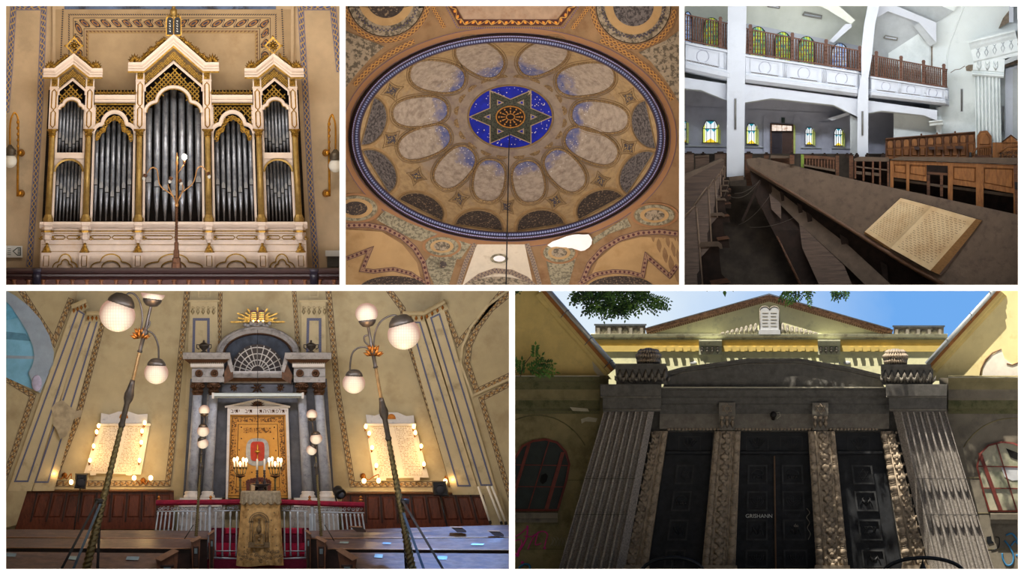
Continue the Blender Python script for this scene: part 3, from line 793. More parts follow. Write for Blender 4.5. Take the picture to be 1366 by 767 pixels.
m = MB().strip([(600, 3), (615, 30), (746, 30), (768, 3)], 8.5, 236.5, unit=8.5); dp('spiral_border', m, 'band_spiral')
dp('plaster_field', MB().poly([(607, 5), (619, 26), (742, 26), (760, 5)], 237), M('pink_plaster', (172, 146, 122), .85, var=.1, col2=(150, 116, 90), thr=(.5, .7)))
m = MB(); m.strip([(592, 3), (610, 37), (752, 37), (776, 3)], 1.6, 236.8, unit=3); dp('violet_line', m, 'line_violet')
for name, pts in (('foliage_spandrel', [(459, 40), (486, 52), (513, 62), (494, 78), (474, 100), (459, 120)]), ('foliage_spandrel', [(907, 40), (888, 54), (852, 70), (868, 82), (886, 104), (899, 124), (907, 140)])):
    dp(name, MB().prism(pts, 236, 240), 'foliage_grey')
def drape(outline, off, inner=5, uvf=None, dep=None):
    dep = dep or dome_d; m = MB(); cx_ = sum(p[0] for p in outline) / len(outline); cy_ = sum(p[1] for p in outline) / len(outline); rr = []
    for q in range(inner + 1):
        k = q / inner
        rr.append([(cx_ + (x - cx_) * max(k, .001), cy_ + (y - cy_) * max(k, .001)) for x, y in outline])
    ids = [[m.pt(x, y, dep(x, y) - off) for x, y in r] for r in rr]; n = len(outline)
    for a in range(inner):
        for i in range(n):
            j = (i + 1) % n; uv = None
            if uvf: uv = [uvf(*p) for p in (rr[a][i], rr[a][j], rr[a + 1][j], rr[a + 1][i])]
            m.face([ids[a][i], ids[a][j], ids[a + 1][j], ids[a + 1][i]], True, uv)
    return m
def dens(L, k=6): return [(a[0] + (b[0] - a[0]) * q / k, a[1] + (b[1] - a[1]) * q / k) for a, b in zip(L, L[1:] + L[:1]) for q in range(k)]
for pts in ([(502, 293), (513, 281), (545, 297), (584, 312), (562, 322), (548, 318)], [(566, 350), (575, 340), (610, 344), (598, 382), (580, 382)], [(790, 318), (836, 290), (842, 302), (812, 312), (792, 326)], [(728, 345), (768, 345), (758, 382), (736, 382)], [(604, 318), (628, 326), (614, 346), (603, 344)]):
    dp('foliage_pendentive', drape(dens(pts), 1.2, 5, None, out_d), 'foliage_green')
def medallion(x, y, rx, ry, rings):
    for i, (k, mat) in enumerate(rings):
        L = clip(arc(x, y, rx * k, ry * k, 0, 360, 36)[:-1], (459.5, 6, 907.5, 381))
        dp('medallion_ring', drape(L, 1.6 + .8 * i, 4, None, out_d), mat)
med = [(1, 'rim_tan'), (.88, 'smudge_ring'), (.83, 'foliage_green'), (.6, 'vault_tan'), (.42, 'foliage_grey')]
medallion(515, -3, 52, 52, [(1, 'rosette_dark'), (.985, 'foliage_grey'), (.72, 'vault_tan'), (.52, 'lunette_dark')])
medallion(845, 8, 50, 50, [(1, 'rosette_dark'), (.985, 'foliage_grey'), (.76, 'vault_tan'), (.54, 'lunette_grey')])
medallion(474, 278, 35, 20, med[:3] + [(.66, 'vault_tan'), (.46, 'lunette_dark')]); medallion(589.5, 328.5, 26, 14.5, med); medallion(746, 337, 25, 15, med); medallion(873, 287, 32, 16.5, med)
m = MB()
for cx_, cy_, r_ in ((515, -3, 45), (845, 8, 43)):
    for k in range(26):
        a = math.radians(180 + k * 7.2); m.tube([(cx_ + r_ * cos(a), cy_ - r_ * sin(a), 233.4), (cx_ + (r_ - 4) * cos(a + .06), cy_ - (r_ - 4) * sin(a + .06), 233.4), (cx_ + r_ * cos(a + .125), cy_ - r_ * sin(a + .125), 233.4)], .5, 4)
dp('scalloped_line', m, M('blue_line', (66, 66, 96), .8))
# vaults below the rim
def od(o): return lambda x, y: out_d(x, y) - o
vl = [(458, 306), (509, 309), (537, 326), (556, 350), (564, 383), (458, 383)]
vr = [(909, 318), (855, 316), (824, 324), (798, 346), (782, 383), (909, 383)]
vc = [(636, 326), (700, 326), (712, 383), (616, 383)]
for pts, mat in ((vl, 'vault_tan'), (vr, 'vault_tan'), (vc, 'vault_pale')):
    dp('vault_web', drape(dens(pts), 1., 6, None, out_d), mat)
g = MB()
g.strip([(462, 301), (490, 300), (515, 305), (536, 316), (553, 331), (565, 350), (572, 383)], 7, od(2.2), unit=7)
g.strip([(904, 312), (880, 309), (853, 311), (828, 318), (803, 333), (786, 352), (774, 383)], 7, od(2.2), unit=7)
g.strip([(462, 345), (494, 333), (483, 360), (498, 362), (525, 359), (548, 365), (567, 378)], 6, od(3), unit=6)
g.strip([(904, 354), (893, 368), (862, 341), (857, 368), (838, 363), (818, 362), (795, 366), (772, 379)], 6, od(3), unit=6)
dp('maroon_border', g, 'band_maroon')
g = MB(); g.strip([(634, 325), (622, 348), (611, 383)], 6, od(2.4), unit=4); g.strip([(703, 325), (711, 348), (721, 383)], 6, od(2.4), unit=4)
g.strip([(620, 383), (640, 368), (660, 361), (682, 363), (702, 372), (714, 383)], 7, od(2.8), unit=5); dp('grey_border', g, PM('grey_border', lambda nt, u, v: mixc(nt, ((v - .5) - (u * 6.283).sin() * .3).abs().lt(.13), (150, 132, 112), (92, 80, 84))))
for x in (505, 838):
    m = MB().poly([(a, b, out_d(a, b) - 3.4) for a, b in arc(x + (20 if x < 600 else -10), 386, 46, 18, 0, 180, 18)]); dp('lunette', m, 'lunette_dark')
m = MB().poly([(a, b, out_d(a, b) - 3.4) for a, b in arc(665, 386, 46, 17, 0, 180, 18)]); dp('lunette', m, 'foliage_grey')
m = MB().poly([(a, b, out_d(a, b) - 3) for a, b in arc(666, 345, 12, 6.5, 0, 360, 20)[:-1]]); dp('small_oval', m, 'foliage_green')
m = MB().poly([(a, b, out_d(a, b) - 3.6) for a, b in arc(666, 345, 8, 4, 0, 360, 20)[:-1]]); dp('small_oval', m, 'white_plaster')
m = MB().prism([(a, b) for a, b in arc(591, 353, 5, 5, 0, 360, 8)[:-1]], 206, 226); dp('dark_boss', m, 'lunette_dark')
pts = [(730, 327), (737, 322), (746, 319), (756, 315), (764, 313), (771, 312.5), (778, 313), (785, 312.5), (788, 316), (790, 320), (789, 326), (786, 330), (780, 334), (775, 335), (769, 333), (763, 331), (757, 331), (750, 330), (742, 329), (735, 330)]
dp('white_light_patch', MB().prism([(x, y) for x, y in pts], 228.5, 233), 'white_plaster', 'white patch of light on the vault')  # bluish-white light on the vault, put into a white patch
# ornaments on the inner shell
def oval(x, y, rx, ry, deg, p=2.4, n=36):
    c, s = cos(math.radians(deg)), sin(math.radians(deg)); L = []
    for i in range(n):
        t = 2 * pi * i / n; a = rx * math.copysign(abs(cos(t)) ** (2 / p), cos(t)); b = ry * math.copysign(abs(sin(t)) ** (2 / p), sin(t))
        L.append((x + a * c - b * s, y + a * s + b * c))
    return L
def frame(L, w, off, name, mat):
    m = MB().tube([(x, y, dome_d(x, y) - off) for x, y in L], w, 6, True); dp(name, m, mat)
for x, y, rx, ry, a in ((640, 77, 33, 21, 30), (583.5, 102, 36, 20, 8), (560.5, 149, 36, 19, -6), (566, 190, 35, 19, -20), (606.5, 223.5, 31, 19.5, -47), (652.5, 241, 27, 20, -80),
                        (705, 242.5, 27, 20, 78), (753.5, 228, 31, 19.5, 47), (789, 195, 36, 19.5, 24), (800.5, 156, 37, 19.5, 9), (781, 106, 38, 20.5, -8), (724, 76, 34, 20, -26)):
    L = oval(x, y, rx, ry, a); ux, uy = 681 - x, 156 - y; l = hypot(ux, uy); ux /= l; uy /= l
    dp('painted_oval', drape(L, 1.4, 5, lambda px, py: (.5 + ((px - x) * ux + (py - y) * uy) / (2 * max(rx, ry)), .5)), 'oval_paint')
    frame(oval(x, y, rx + 1.5, ry + 1.5, a), 1.7, 1.4, 'oval_frame', 'oval_frame')
    frame(oval(x, y, rx + 5, ry + 5, a), .6, .8, 'oval_outer_line', 'smudge_ring')
for i, ang in enumerate((190, 158, 128, 102, 77, 50, 23, -8)):
    t = math.radians(ang); R = .925; bx, by = 678.5 + EA * R * cos(t), 183 + EB * R * sin(t)
    tx, ty = -EA * sin(t), EB * cos(t); l = hypot(tx, ty); tx /= l; ty /= l
    ix, iy = 678.5 - bx, 176 - by; l = hypot(ix, iy); ix /= l; iy /= l; dt = ix * tx + iy * ty; ix -= dt * tx * .6; iy -= dt * ty * .6
    w, h = (31, 23) if 60 < ang < 130 else (32, 25)
    def half(kw, kh): return [(bx + tx * w * kw * cos(f) + ix * h * kh * sin(f), by + ty * w * kw * cos(f) + iy * h * kh * sin(f)) for f in [pi * k / 20 for k in range(21)]] + [(bx - tx * w * kw * (1 - q / 6), by - ty * w * kw * (1 - q / 6)) for q in range(1, 12)]
    mat = 'lunette_grey' if ang in (190, 158, 23, -8) else 'lunette_dark'
    dp('lunette_field', drape(half(1.18, 1.2), .7), 'dome_band' if 'dome_band' in MATS else M('dome_band', (168, 138, 96), .85))
    dp('lunette', drape(half(1, 1), 1.4), mat)
    frame(half(1.04, 1.05), .9, 1.6, 'lunette_frame', 'smudge_ring')
for x, y, s_ in ((523, 121, 15), (522, 186, 15), (556, 235, 13), (613, 265, 14), (676, 276, 13), (741, 268, 14), (801, 241, 13), (838, 197, 14), (839, 130, 14)):
    t = math.atan2((y - 183) / EB, (x - 678.5) / EA) ; ax, ay = cos(t), sin(t) * .8; l = hypot(ax, ay); ax /= l; ay /= l
    def star4(k):
        L = []
        for q in range(4):
            for f in (0, .25, .5, .75):
                a0 = q * pi / 2 + pi / 4; p0 = (cos(a0), sin(a0)); p1 = (cos(a0 + pi / 2), sin(a0 + pi / 2)); e = 1 - .5 * 4 * f * (1 - f) * .55
                vx, vy = (p0[0] + (p1[0] - p0[0]) * f) * e * k, (p0[1] + (p1[1] - p0[1]) * f) * e * k
                L.append((x + vx * ax * 1.05 - vy * ay, y + vx * ay + vy * ax))
        return L
    dp('diaper_panel', drape(star4(s_ * .62), 1.3, 3), 'diaper_gold'); frame(star4(s_ * 1.05), .6, .9, 'diaper_frame', 'smudge_ring'); frame(star4(s_ * .68), .7, 1.5, 'diaper_edge', 'oval_frame')
# central star
sp_ = lambda r, a: (681 + 55 * r * cos(math.radians(a)), 156 + 41 * r * sin(math.radians(a)))
disc = [sp_(1, a) for a in range(0, 360, 6)]
dp('blue_disc', drape(disc, 1.5), 'star_blue'); frame([sp_(1.03, a) for a in range(0, 360, 6)], 1.2, 1.5, 'disc_rim', 'smudge_ring')
m = MB(); r5 = random.Random(4)
for i in range(150):
    a, q = r5.uniform(0, 360), math.sqrt(r5.uniform(.1, .92)); x, y = sp_(q, a); k = r5.uniform(.5, .85)
    m.poly([(x + k * cos(f), y + k * sin(f), dome_d(x, y) - 2.2) for f in (0, pi / 2, pi, 1.5 * pi)])
dp('painted_stars', m, 'star_white')
for rot, off in ((0, 2.6), (180, 3.0)):
    for R0, R1, mat, o_ in ((1.02, .60, 'star_line', 0), (.965, .655, 'star_marble', .7)):
        O = [sp_(R0, rot + k) for k in (0, 120, 240)]; I = [sp_(R1, rot + k) for k in (0, 120, 240)]
        def sub(T):
            L = []
            for k in range(3):
                for f in range(10): a, b = T[k], T[(k + 1) % 3]; L.append((a[0] + (b[0] - a[0]) * f / 10, a[1] + (b[1] - a[1]) * f / 10))
            return L
        m = MB(); O, I = sub(O), sub(I); n = 30
        A = [m.pt(x, y, dome_d(x, y) - off - o_) for x, y in O]; B = [m.pt(x, y, dome_d(x, y) - off - o_) for x, y in I]
        A2 = [m.pt(x, y, dome_d(x, y) + 1) for x, y in O]; B2 = [m.pt(x, y, dome_d(x, y) + 1) for x, y in I]
        for i in range(n):
            j = (i + 1) % n; m.face([A[i], A[j], B[j], B[i]]); m.face([A[i], A2[i], A2[j], A[j]]); m.face([B[i], B[j], B2[j], B2[i]])
        dp('star_triangle', m, mat)
dp('rosette', drape([sp_(.34, a) for a in range(0, 360, 10)], 4.4, 3), 'rosette_dark')
m = MB()
for k in range(12):
    a, b, c = sp_(.08, k * 30), sp_(.31, k * 30 - 6), sp_(.31, k * 30 + 6); dd = dome_d(*a) - 5
    m.poly([(a[0], a[1], dd), (b[0], b[1], dd), (c[0], c[1], dd)])
    p_ = sp_(.28, k * 30 + 0); m.ball(p_[0], p_[1], dd, 1.5, 6)
m.tube([(x, y, dome_d(x, y) - 5) for x, y in [sp_(.345, a) for a in range(0, 360, 10)]], .9, 6, True)
m.tube([(x, y, dome_d(x, y) - 5) for x, y in [sp_(.1, a) for a in range(0, 360, 30)]], .6, 5, True); dp('rosette_spokes', m, 'rosette_gold')
for k in range(20):
    a = k * 18 + 9; R = 1.28; x, y = sp_(R, a); t = math.radians(a)
    tx, ty = -sin(t), cos(t) * .78; ix, iy = cos(t), sin(t) * .78
    dp('small_lunette', drape([(x + tx * 8 * cos(f) + ix * 6 * sin(f), y + ty * 8 * cos(f) + iy * 6 * sin(f)) for f in [pi * j / 8 for j in range(9)]], 1, 2), 'oval_frame')
# cable hanging in front of the dome
ch = MB().tube([(679.6, 178, 300), (678.5, 215, 262), (677, 290, 200), (675, 383, 170)], [.55, .65, .8, .9], 6)
tag(obj('lamp_cable', ch, 'cable_black'), 'thin black lamp cable hanging down from the star of the dome', 'cable')
# ------------------------------------------------------------------ prayer hall with pews and the open book
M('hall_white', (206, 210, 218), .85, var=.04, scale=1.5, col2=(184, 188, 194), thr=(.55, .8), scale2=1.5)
M('hall_cream', (226, 229, 217), .85, var=.05, scale=1.5, col2=(206, 212, 194), thr=(.5, .8), scale2=1.2)
M('hall_lilac', (182, 184, 198), .85, var=.06, scale=2, col2=(156, 156, 170), thr=(.5, .8), scale2=1.5)
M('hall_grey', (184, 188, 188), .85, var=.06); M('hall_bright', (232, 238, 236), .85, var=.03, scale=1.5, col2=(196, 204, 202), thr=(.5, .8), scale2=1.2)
M('old_brown', (96, 62, 40), .55, var=.3, scale=3, stretch=(1, 1, 5), col2=(54, 34, 24), thr=(.5, .7), scale2=4)
M('pew_brown', (92, 72, 58), .6, var=.25, scale=2.2, stretch=(.6, 2, 9), col2=(58, 40, 30), thr=(.5, .7), scale2=4)
M('pew_dark', (42, 29, 22), .9, var=.3); M('honey_wood', (140, 90, 46), .5, var=.22, scale=3, stretch=(4, 1, 1), col2=(104, 58, 22), thr=(.5, .75), scale2=4)
M('panel_wood', (126, 78, 38), .5, var=.22, scale=4, col2=(86, 48, 22), thr=(.5, .75), scale2=4); M('panel_wood_dark', (84, 50, 28), .5, var=.25)
M('dusty_top', (94, 76, 60), .75, var=.13, scale=3, col2=(74, 57, 45), thr=(.5, .72), scale2=5, bump=.25, bscale=9)
M('dusty_shelf', (92, 76, 62), .8, var=.2, scale=4); M('dusty_floor', (62, 52, 42), .85, var=.25, scale=3, col2=(40, 32, 26), thr=(.45, .7), scale2=2)
M('rail_wood', (92, 58, 42), .55, var=.25, scale=8); M('tube_grey', (150, 152, 158), .5, .2); M('lamp_grey', (118, 116, 108), .5, .2); M('lead_black', (18, 18, 20), .6)
M('page_paper', (216, 186, 142), .85, var=.08, scale=3, col2=(190, 152, 106), thr=(.55, .8), scale2=3); M('page_edge', (150, 110, 66), .8, var=.25, scale=10, stretch=(1, 1, 9))
M('pew_green', (110, 130, 48), .6, var=.2); M('crumbled', (126, 112, 96), .9, var=.3, scale=12); M('iron_black', (24, 23, 25), .5)
EM('glass_white', (226, 232, 236), 1.0); EM('glass_cyan', (40, 150, 170), .9); EM('glass_yellow', (232, 196, 40), .95); EM('glass_lime', (206, 212, 96), .85)
def page_text(nt, u, v):
    li = (v * 27).fr(); n = noise(nt, 15, 3, .7); word = ((u * 61 + (v * 27).op('FLOOR') * 3.7).sin() * .5 + n).gt(.32); gl = ((u * 190 + (v * 27).op('FLOOR') * 1.9).sin()).gt(-.55)
    ink = li.gt(.36) * li.lt(.74) * word * gl * u.gt(.09) * u.lt(.90) * v.gt(.07) * v.lt(.93)
    p = mixc(nt, ((noise(nt, 2, 5) - .4) * 3).op('ADD', 0, clamp=True), (208, 180, 138), (184, 148, 104))
    return mixc(nt, ink * .75, p, (70, 46, 28))
PM('page_text', page_text, var=.02)
def stained(nt, u, v):
    n = noise(nt, 7, 2, .5); n2 = noise(nt, 3, 2)
    c = mixc(nt, ((n - .42) * 6).op('ADD', 0, clamp=True), (196, 206, 62), (70, 156, 150)); c = mixc(nt, ((n2 - .5) * 8).op('ADD', 0, clamp=True), c, (116, 158, 52))
    lead = ((u * 6).fr() - .5).abs().gt(.42).mx(((v * 7).fr() - .5).abs().gt(.44))
    return mixc(nt, lead, c, (24, 26, 24))
def EPM(name, fn, k):
    m = PM(name, fn, var=0.0); nt = m.node_tree; b = nt.nodes['Principled BSDF']; l = b.inputs['Base Color'].links[0].from_socket
    nt.links.new(l, b.inputs['Emission Color']); b.inputs['Emission Strength'].default_value = k
EPM('stained_green', stained, .75)
EPM('stained_blue', lambda nt, u, v: mixc(nt, ((u * 6).fr() - .5).abs().gt(.42).mx(((v * 7).fr() - .5).abs().gt(.44)), mixc(nt, ((noise(nt, 7, 2) - .42) * 6).op('ADD', 0, clamp=True), (120, 150, 200), (200, 214, 226)), (30, 34, 44)), .8)
EPM('transom_glass', lambda nt, u, v: mixc(nt, ((u * 4).fr() - .5).abs().gt(.46), mixc(nt, ((noise(nt, 14, 4) - .45) * 5).op('ADD', 0, clamp=True), (250, 236, 222), (190, 158, 140)), (80, 56, 46)), .9)

shell(913, 8, 1358, 380, 338, 'hall_white', 'dusty_floor', 'hall_cream')
wb3 = struct('wall_back', MB().box(910, 5, 1361, 383, 334, 338), 'hall_lilac')
def w3(name, mb, mat, label=None): return obj(name, mb, mat, wb3, label)
w3('gallery_wall', MB().prism([(911, 5), (1180, 5), (1180, 108), (911, 60)], 328, 334), 'hall_cream')
w3('gallery_wall_foot', MB().prism([(911, 24), (996, 31), (1150, 62), (1180, 66), (1180, 110), (911, 62)], 326, 330), 'hall_white')
# wall with the pilaster at the right, stepping forward
wr = struct('wall_end', MB().prism([(1190, 5), (1361, 5), (1361, 383), (1249, 383), (1249, 160), (1240, 150), (1240, 62), (1185, 71)], 286, 334), 'hall_bright')
def wp(name, mb, mat, label=None): return obj(name, mb, mat, wr, label)
wp('gallery_end_wall', MB().prism([(1170, 22), (1184.5, 14), (1226, 30), (1240, 62), (1240, 120), (1160, 110), (1160, 72)], 284.5, 287), 'hall_grey')
wp('gallery_end_wall', MB().prism([(1185, 71), (1225, 45), (1240, 62), (1240, 120), (1185, 110)], 283.5, 285), 'hall_bright')
wp('ceiling_field', MB().prism([(1189, 5), (1254, 5), (1272.5, 15), (1249, 30)], 280, 286), 'hall_grey')
wp('ceiling_edge', MB().prism([(1254, 5), (1278, 5), (1272.5, 15), (1258, 9)], 278, 286), 'hall_bright')
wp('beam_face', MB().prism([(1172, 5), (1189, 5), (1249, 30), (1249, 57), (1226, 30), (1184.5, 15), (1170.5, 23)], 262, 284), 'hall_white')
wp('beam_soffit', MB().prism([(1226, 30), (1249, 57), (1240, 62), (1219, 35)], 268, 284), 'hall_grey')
wp('vault_rib', MB().tube(sm([Vector(p) for p in ((1287, 5, 286), (1276, 34, 286), (1266, 62, 286), (1263, 80, 286), (1263, 96, 286))]), 1.3, 6), 'hall_bright')
m = MB().poly([(1288, 88, 285), (1292, 86, 285), (1299, 86, 285), (1300, 92, 285), (1295, 95, 285), (1289, 94, 285)]); wp('broken_plaster', MB().prism([(1288, 89), (1292, 86.5), (1299, 86), (1300, 92), (1295, 95), (1289, 94.5)], 284.6, 286), 'crumbled', 'brown hole in the plaster')
wp('crack', MB().tube([(1268, 97, 285.6), (1274, 93, 285.6), (1281, 92, 285.6), (1287, 88, 285.6)], .45, 4), 'crumbled')
wp('stain_line', MB().box(1242, 62, 1244, 88, 285.4, 286.5), 'crumbled')
# fluted pilaster, capital and sloping entablature
rows = []
for y, xa, xb in ((98, 1300, 1334), (205, 1302, 1336)):
    row = []
    for i in range(85):
        t = i / 84; f = (t * 7) % 1; row.append((xa + (xb - xa) * t, y, 256 + (4.5 * max(0, sin(pi * (f - .2) / .6)) if .2 < f < .8 else 0)))
    rows.append([(xa, y, 286)] + row + [(xb, y, 286)])
wp('fluted_pilaster', MB().loft(rows), 'hall_bright')
m = MB().molding([(1297, 100), (1339, 103)], [(-1, 286), (-1, 254), (1, 250), (3, 250), (4, 254), (6, 254), (7, 251), (24, 251), (24, 286)]); wp('pilaster_capital', m, 'hall_bright')
m = MB()
for x in (1306, 1317, 1328):
    for q in (-1, 1): m.leaf(x, 95, -pi / 2 + q * .2, 14, 4, 250.5, 2)
wp('capital_leaves', m, 'hall_bright')
m = MB().molding([(1299, 84), (1361, 69)], [(-4, 286), (-4, 252), (0, 251), (2, 248), (18, 244), (22, 240), (25, 238), (28, 234), (30, 234), (30, 286)]); wp('entablature', m, 'hall_bright')
m = MB()
for k in range(6):
    x = 1304 + k * 11; y = 79 - k * 2.7
    m.tube([(x - 3, y - 16, 245), (x + 1, y - 12, 244), (x - 1.5, y - 7, 246), (x + .5, y - 1, 248)], .7, 5); m.tube([(x + 4, y - 17, 245), (x + .5, y - 12, 244), (x + 3, y - 7, 246), (x + 1, y - 1, 248)], .7, 5)
wp('frieze_scrolls', m, M('scroll_grey', (166, 172, 176), .85))  # scrolls in a plain grey of their own
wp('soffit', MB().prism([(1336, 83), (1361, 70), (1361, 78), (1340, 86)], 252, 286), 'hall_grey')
wp('upper_pier', MB().box(1346, 5, 1352, 30, 268, 286), 'hall_white')
wp('rubble_edge', MB().prism([(1332, 38), (1338, 24), (1346, 14), (1346, 30)], 270, 286), 'crumbled')
m = MB(); m.molding([(1338, 90), (1361, 82)], [(-1, 286), (-1, 276), (3, 274), (3, 286)]); wp('panel_head', m, 'crumbled'); wp('niche_panel', MB().prism([(1341, 92), (1361, 86), (1361, 200), (1341, 200)], 276, 286), 'hall_white')
wp('rough_strip', MB().prism([(1351, 92), (1361, 89), (1361, 200), (1351, 200)], 274.5, 276), 'hall_grey')
# pillars
def pillar(name, pts, d0, d1): return struct(name, MB().prism(pts, d0, d1), 'hall_white')
p1 = pillar('pillar', [(971, 5), (996, 5), (994, 100), (992.5, 236), (969.5, 236), (970, 100)], 238, 262)
p2 = pillar('pillar', [(1158, 5), (1174, 5), (1167, 34), (1163, 76), (1158.5, 104), (1158, 209), (1143.5, 209), (1144, 130), (1149, 100), (1149, 67), (1152.5, 34)], 238, 262)
obj('pillar_side', MB().prism([(1143.5, 140), (1143.5, 209), (1134, 207), (1134, 150)], 262, 290), 'hall_grey', p2)
struct('pillar', MB().prism([(1249, 143), (1256, 143), (1256, 209), (1249, 209)], 274, 286), 'hall_bright')
struct('trim_1', MB().molding([(1240, 168), (1258, 166)], [(0, 286), (0, 258), (3, 256), (5, 253), (6.5, 253), (6.5, 286)]), 'hall_bright')
# gallery fronts with relief panels, curved lower edge and soffit
def gallery(pts_t, pts_b, discs, beam, name):
    (xa, ya), (xb, yb) = pts_t; (xc, yc), (xd, yd) = pts_b; rows = []
    prof = [(0, 262), (0, 240), (.03, 238), (.08, 238), (.1, 242), (.62, 242), (.64, 239), (.68, 239), (.74, 236), (.86, 237), (.96, 242), (1, 252), (1.02, 300)]
    for f, d in prof:
        row = []
        for i in range(25):
            t = i / 24; e = 1 - min(1, min(t, 1 - t) / .06); x = xa + (xb - xa) * t; y0 = ya + (yb - ya) * t; y1 = yc + (yd - yc) * t
            row.append((x, y0 + (y1 - y0) * f, d + 12 * (1 - math.sqrt(max(0, 1 - e * e)))))
        rows.append(row)
    g_ = struct(name, MB().loft(rows, False), 'hall_white')
    L = lambda t, f: (xa + (xb - xa) * t, ya + (yb - ya) * t + f * (yc - ya + (yd - ya - yb + yb - (yc - ya) - (yb - ya)) * 0 + ((yd - yb) - (yc - ya)) * t))
    n = len(discs)
    for i, t in enumerate(discs):
        x, y = L(t, .37); wdt = (xb - xa) / n * .36
        m = MB(); q = [L(t - .36 / n, .13), L(t + .36 / n, .13), L(t + .36 / n, .58), L(t - .36 / n, .58)]; q2 = [(x_ + (1 if x_ < x else -1) * 1.2, y_ + (1 if y_ < y else -1) * 1.2) for x_, y_ in q]
        m.ring(q, q2, 240.2, 242.5); obj('panel_frame', m, 'hall_white', g_)
        r = (yc - ya) * .2; m = MB().tube([(x + r * cos(f), y + r * sin(f), 241.6) for f in [pi * 2 * k / 24 for k in range(24)]], .6, 5, True); obj('disc_relief', m, 'hall_lilac', g_)
        m = MB()
        for k in range(12): a, b = L(t - .33 / n + .66 / n * k / 12, .6), L(t - .33 / n + .66 / n * (k + 1) / 12, .6); m.tube([(a[0], a[1], 241.6), ((a[0] + b[0]) / 2, (a[1] + b[1]) / 2 + 1, 241.6), (b[0], b[1], 241.6)], .35, 4)
        obj('swag_line', m, 'crumbled', g_)
        for dx in (.46, .5, .54):
            a, b = L(t + dx / n, .12), L(t + dx / n, .62)
            if a[0] < xb - 1: obj('pilaster_strip', MB().tube([(a[0], a[1], 241), (b[0], b[1], 241)], .8, 5), 'hall_white', g_)
    struct('beam', MB().prism(beam, 250, 262), 'hall_white')
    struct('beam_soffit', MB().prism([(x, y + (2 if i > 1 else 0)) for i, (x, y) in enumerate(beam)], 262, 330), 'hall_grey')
gallery(((912, 54.8), (976, 67.5)), ((912, 95.5), (976, 110)), (.4,), [(912, 103), (970, 112), (970, 134), (935, 120), (912, 118)], 'gallery_front')
gallery(((988, 71), (1150, 96)), ((988, 110), (1150, 130)), (.20, .52, .83), [(992, 112), (1144, 132), (1144, 156), (1112, 140), (1029, 131), (992, 137)], 'gallery_front')
gallery(((1158, 101), (1266, 118)), ((1157, 130), (1266, 141.5)), (.22, .53, .80), [(1158, 134), (1250, 147), (1250, 161), (1232, 153.5), (1176, 147.5), (1158, 151)], 'gallery_front')
w3('brace', MB().prism([(1104, 158), (1130, 150), (1134, 153), (1110, 161)], 286, 330), 'hall_white')
w3('bay_side_wall', MB().prism([(1192, 150), (1234, 154), (1249, 162), (1249, 190), (1192, 186)], 292, 300), 'hall_bright')
w3('string_course', MB().prism([(912, 142), (1135, 152), (1135, 154), (912, 144)], 331.5, 334), 'hall_lilac')
w3('dado_line', MB().prism([(912, 194), (1134, 197.5), (1134, 198.5), (912, 195.5)], 331.5, 334), 'hall_grey')
w3('pilaster', MB().box(1096, 168, 1110, 208, 330, 334), 'hall_lilac'); w3('pilaster_cap', MB().box(1093, 163, 1112, 168, 328, 334), 'hall_lilac')
for x in (1023.5, 1063.5): w3('door_pilaster', MB().prism([(x - 5, 215), (x - 5, 158)] + arc(x, 157, 4, 4, 180, 0, 6) + [(x + 5, 158), (x + 5, 215)], 331, 334), 'hall_lilac')
for pts in ([(1088, 5), (1116, 5), (1141, 27), (1135, 32), (1104, 13)],):
    struct('beam', MB().prism(pts, 262, 300), 'hall_cream')
struct('beam', MB().prism([(1106, 55), (1128, 32), (1136, 32), (1136, 36), (1112, 57)], 262, 310), 'hall_white')
# spindled gallery railings
def spindle(x, y0, y1, d, par):
    return obj('spindle', MB().lathe((x, y0, d), (x, y1, d), [(i / 14, .95 + .3 * (i % 2)) for i in range(15)], 5), 'rail_wood', par)
def railing(x0, y0a, y0b, x1, y1a, y1b, posts, label, step=2.9):
    o = thing('gallery_railing', label, 'railing', ((x0 + x1) / 2, (y0b + y1b) / 2, 246), 'spindled gallery railings')
    T = lambda x: (y0a + (y1a - y0a) * (x - x0) / (x1 - x0)); B = lambda x: (y0b + (y1b - y0b) * (x - x0) / (x1 - x0))
    obj('top_rail', MB().prism([(x0, y0a), (x1, y1a), (x1, y1a + 2), (x0, y0a + 2)], 243, 249), 'rail_wood', o)
    obj('bottom_rail', MB().prism([(x0, y0b - 2.4), (x1, y1b - 2.4), (x1, y1b), (x0, y0b)], 243, 249), 'rail_wood', o)
    for x in posts:
        m = MB(); m.box(x - 2.2, T(x) - 3, x + 2.2, B(x), 241.5, 250); m.prism([(x - 2.8, T(x) - 3), (x - 1.6, T(x) - 6), (x + 1.6, T(x) - 6), (x + 2.8, T(x) - 3)], 241, 250.5)
        p_ = obj('post', m, 'rail_wood', o); m = MB()
        for k in range(5): yy = T(x) + 3 + k * (B(x) - T(x) - 5) / 5; m.ball(x, yy + 1.5, 241.4, 1.1, 6)
        obj('carved_buttons', m, 'old_brown', p_)
    for k in range(int((x1 - x0) / step)):
        x = x0 + step * (k + .5)
        if all(abs(x - p_) > 2.6 for p_ in posts): spindle(x, T(x) + 2, B(x) - 2, 246, o)
railing(912, 18, 54, 974, 31, 66.5, (961, 973), 'short spindled wooden gallery railing at the far left end', 3.4)
railing(992, 36.5, 71, 1149, 67.5, 95, (993.5, 1001, 1057, 1102, 1147), 'long spindled gallery railing in front of the coloured gallery windows', 3.4)
railing(1161, 72.5, 102, 1264, 92, 117.5, (1169, 1202, 1232, 1259), 'spindled gallery railing under the octagonal plaster opening', 2.7)
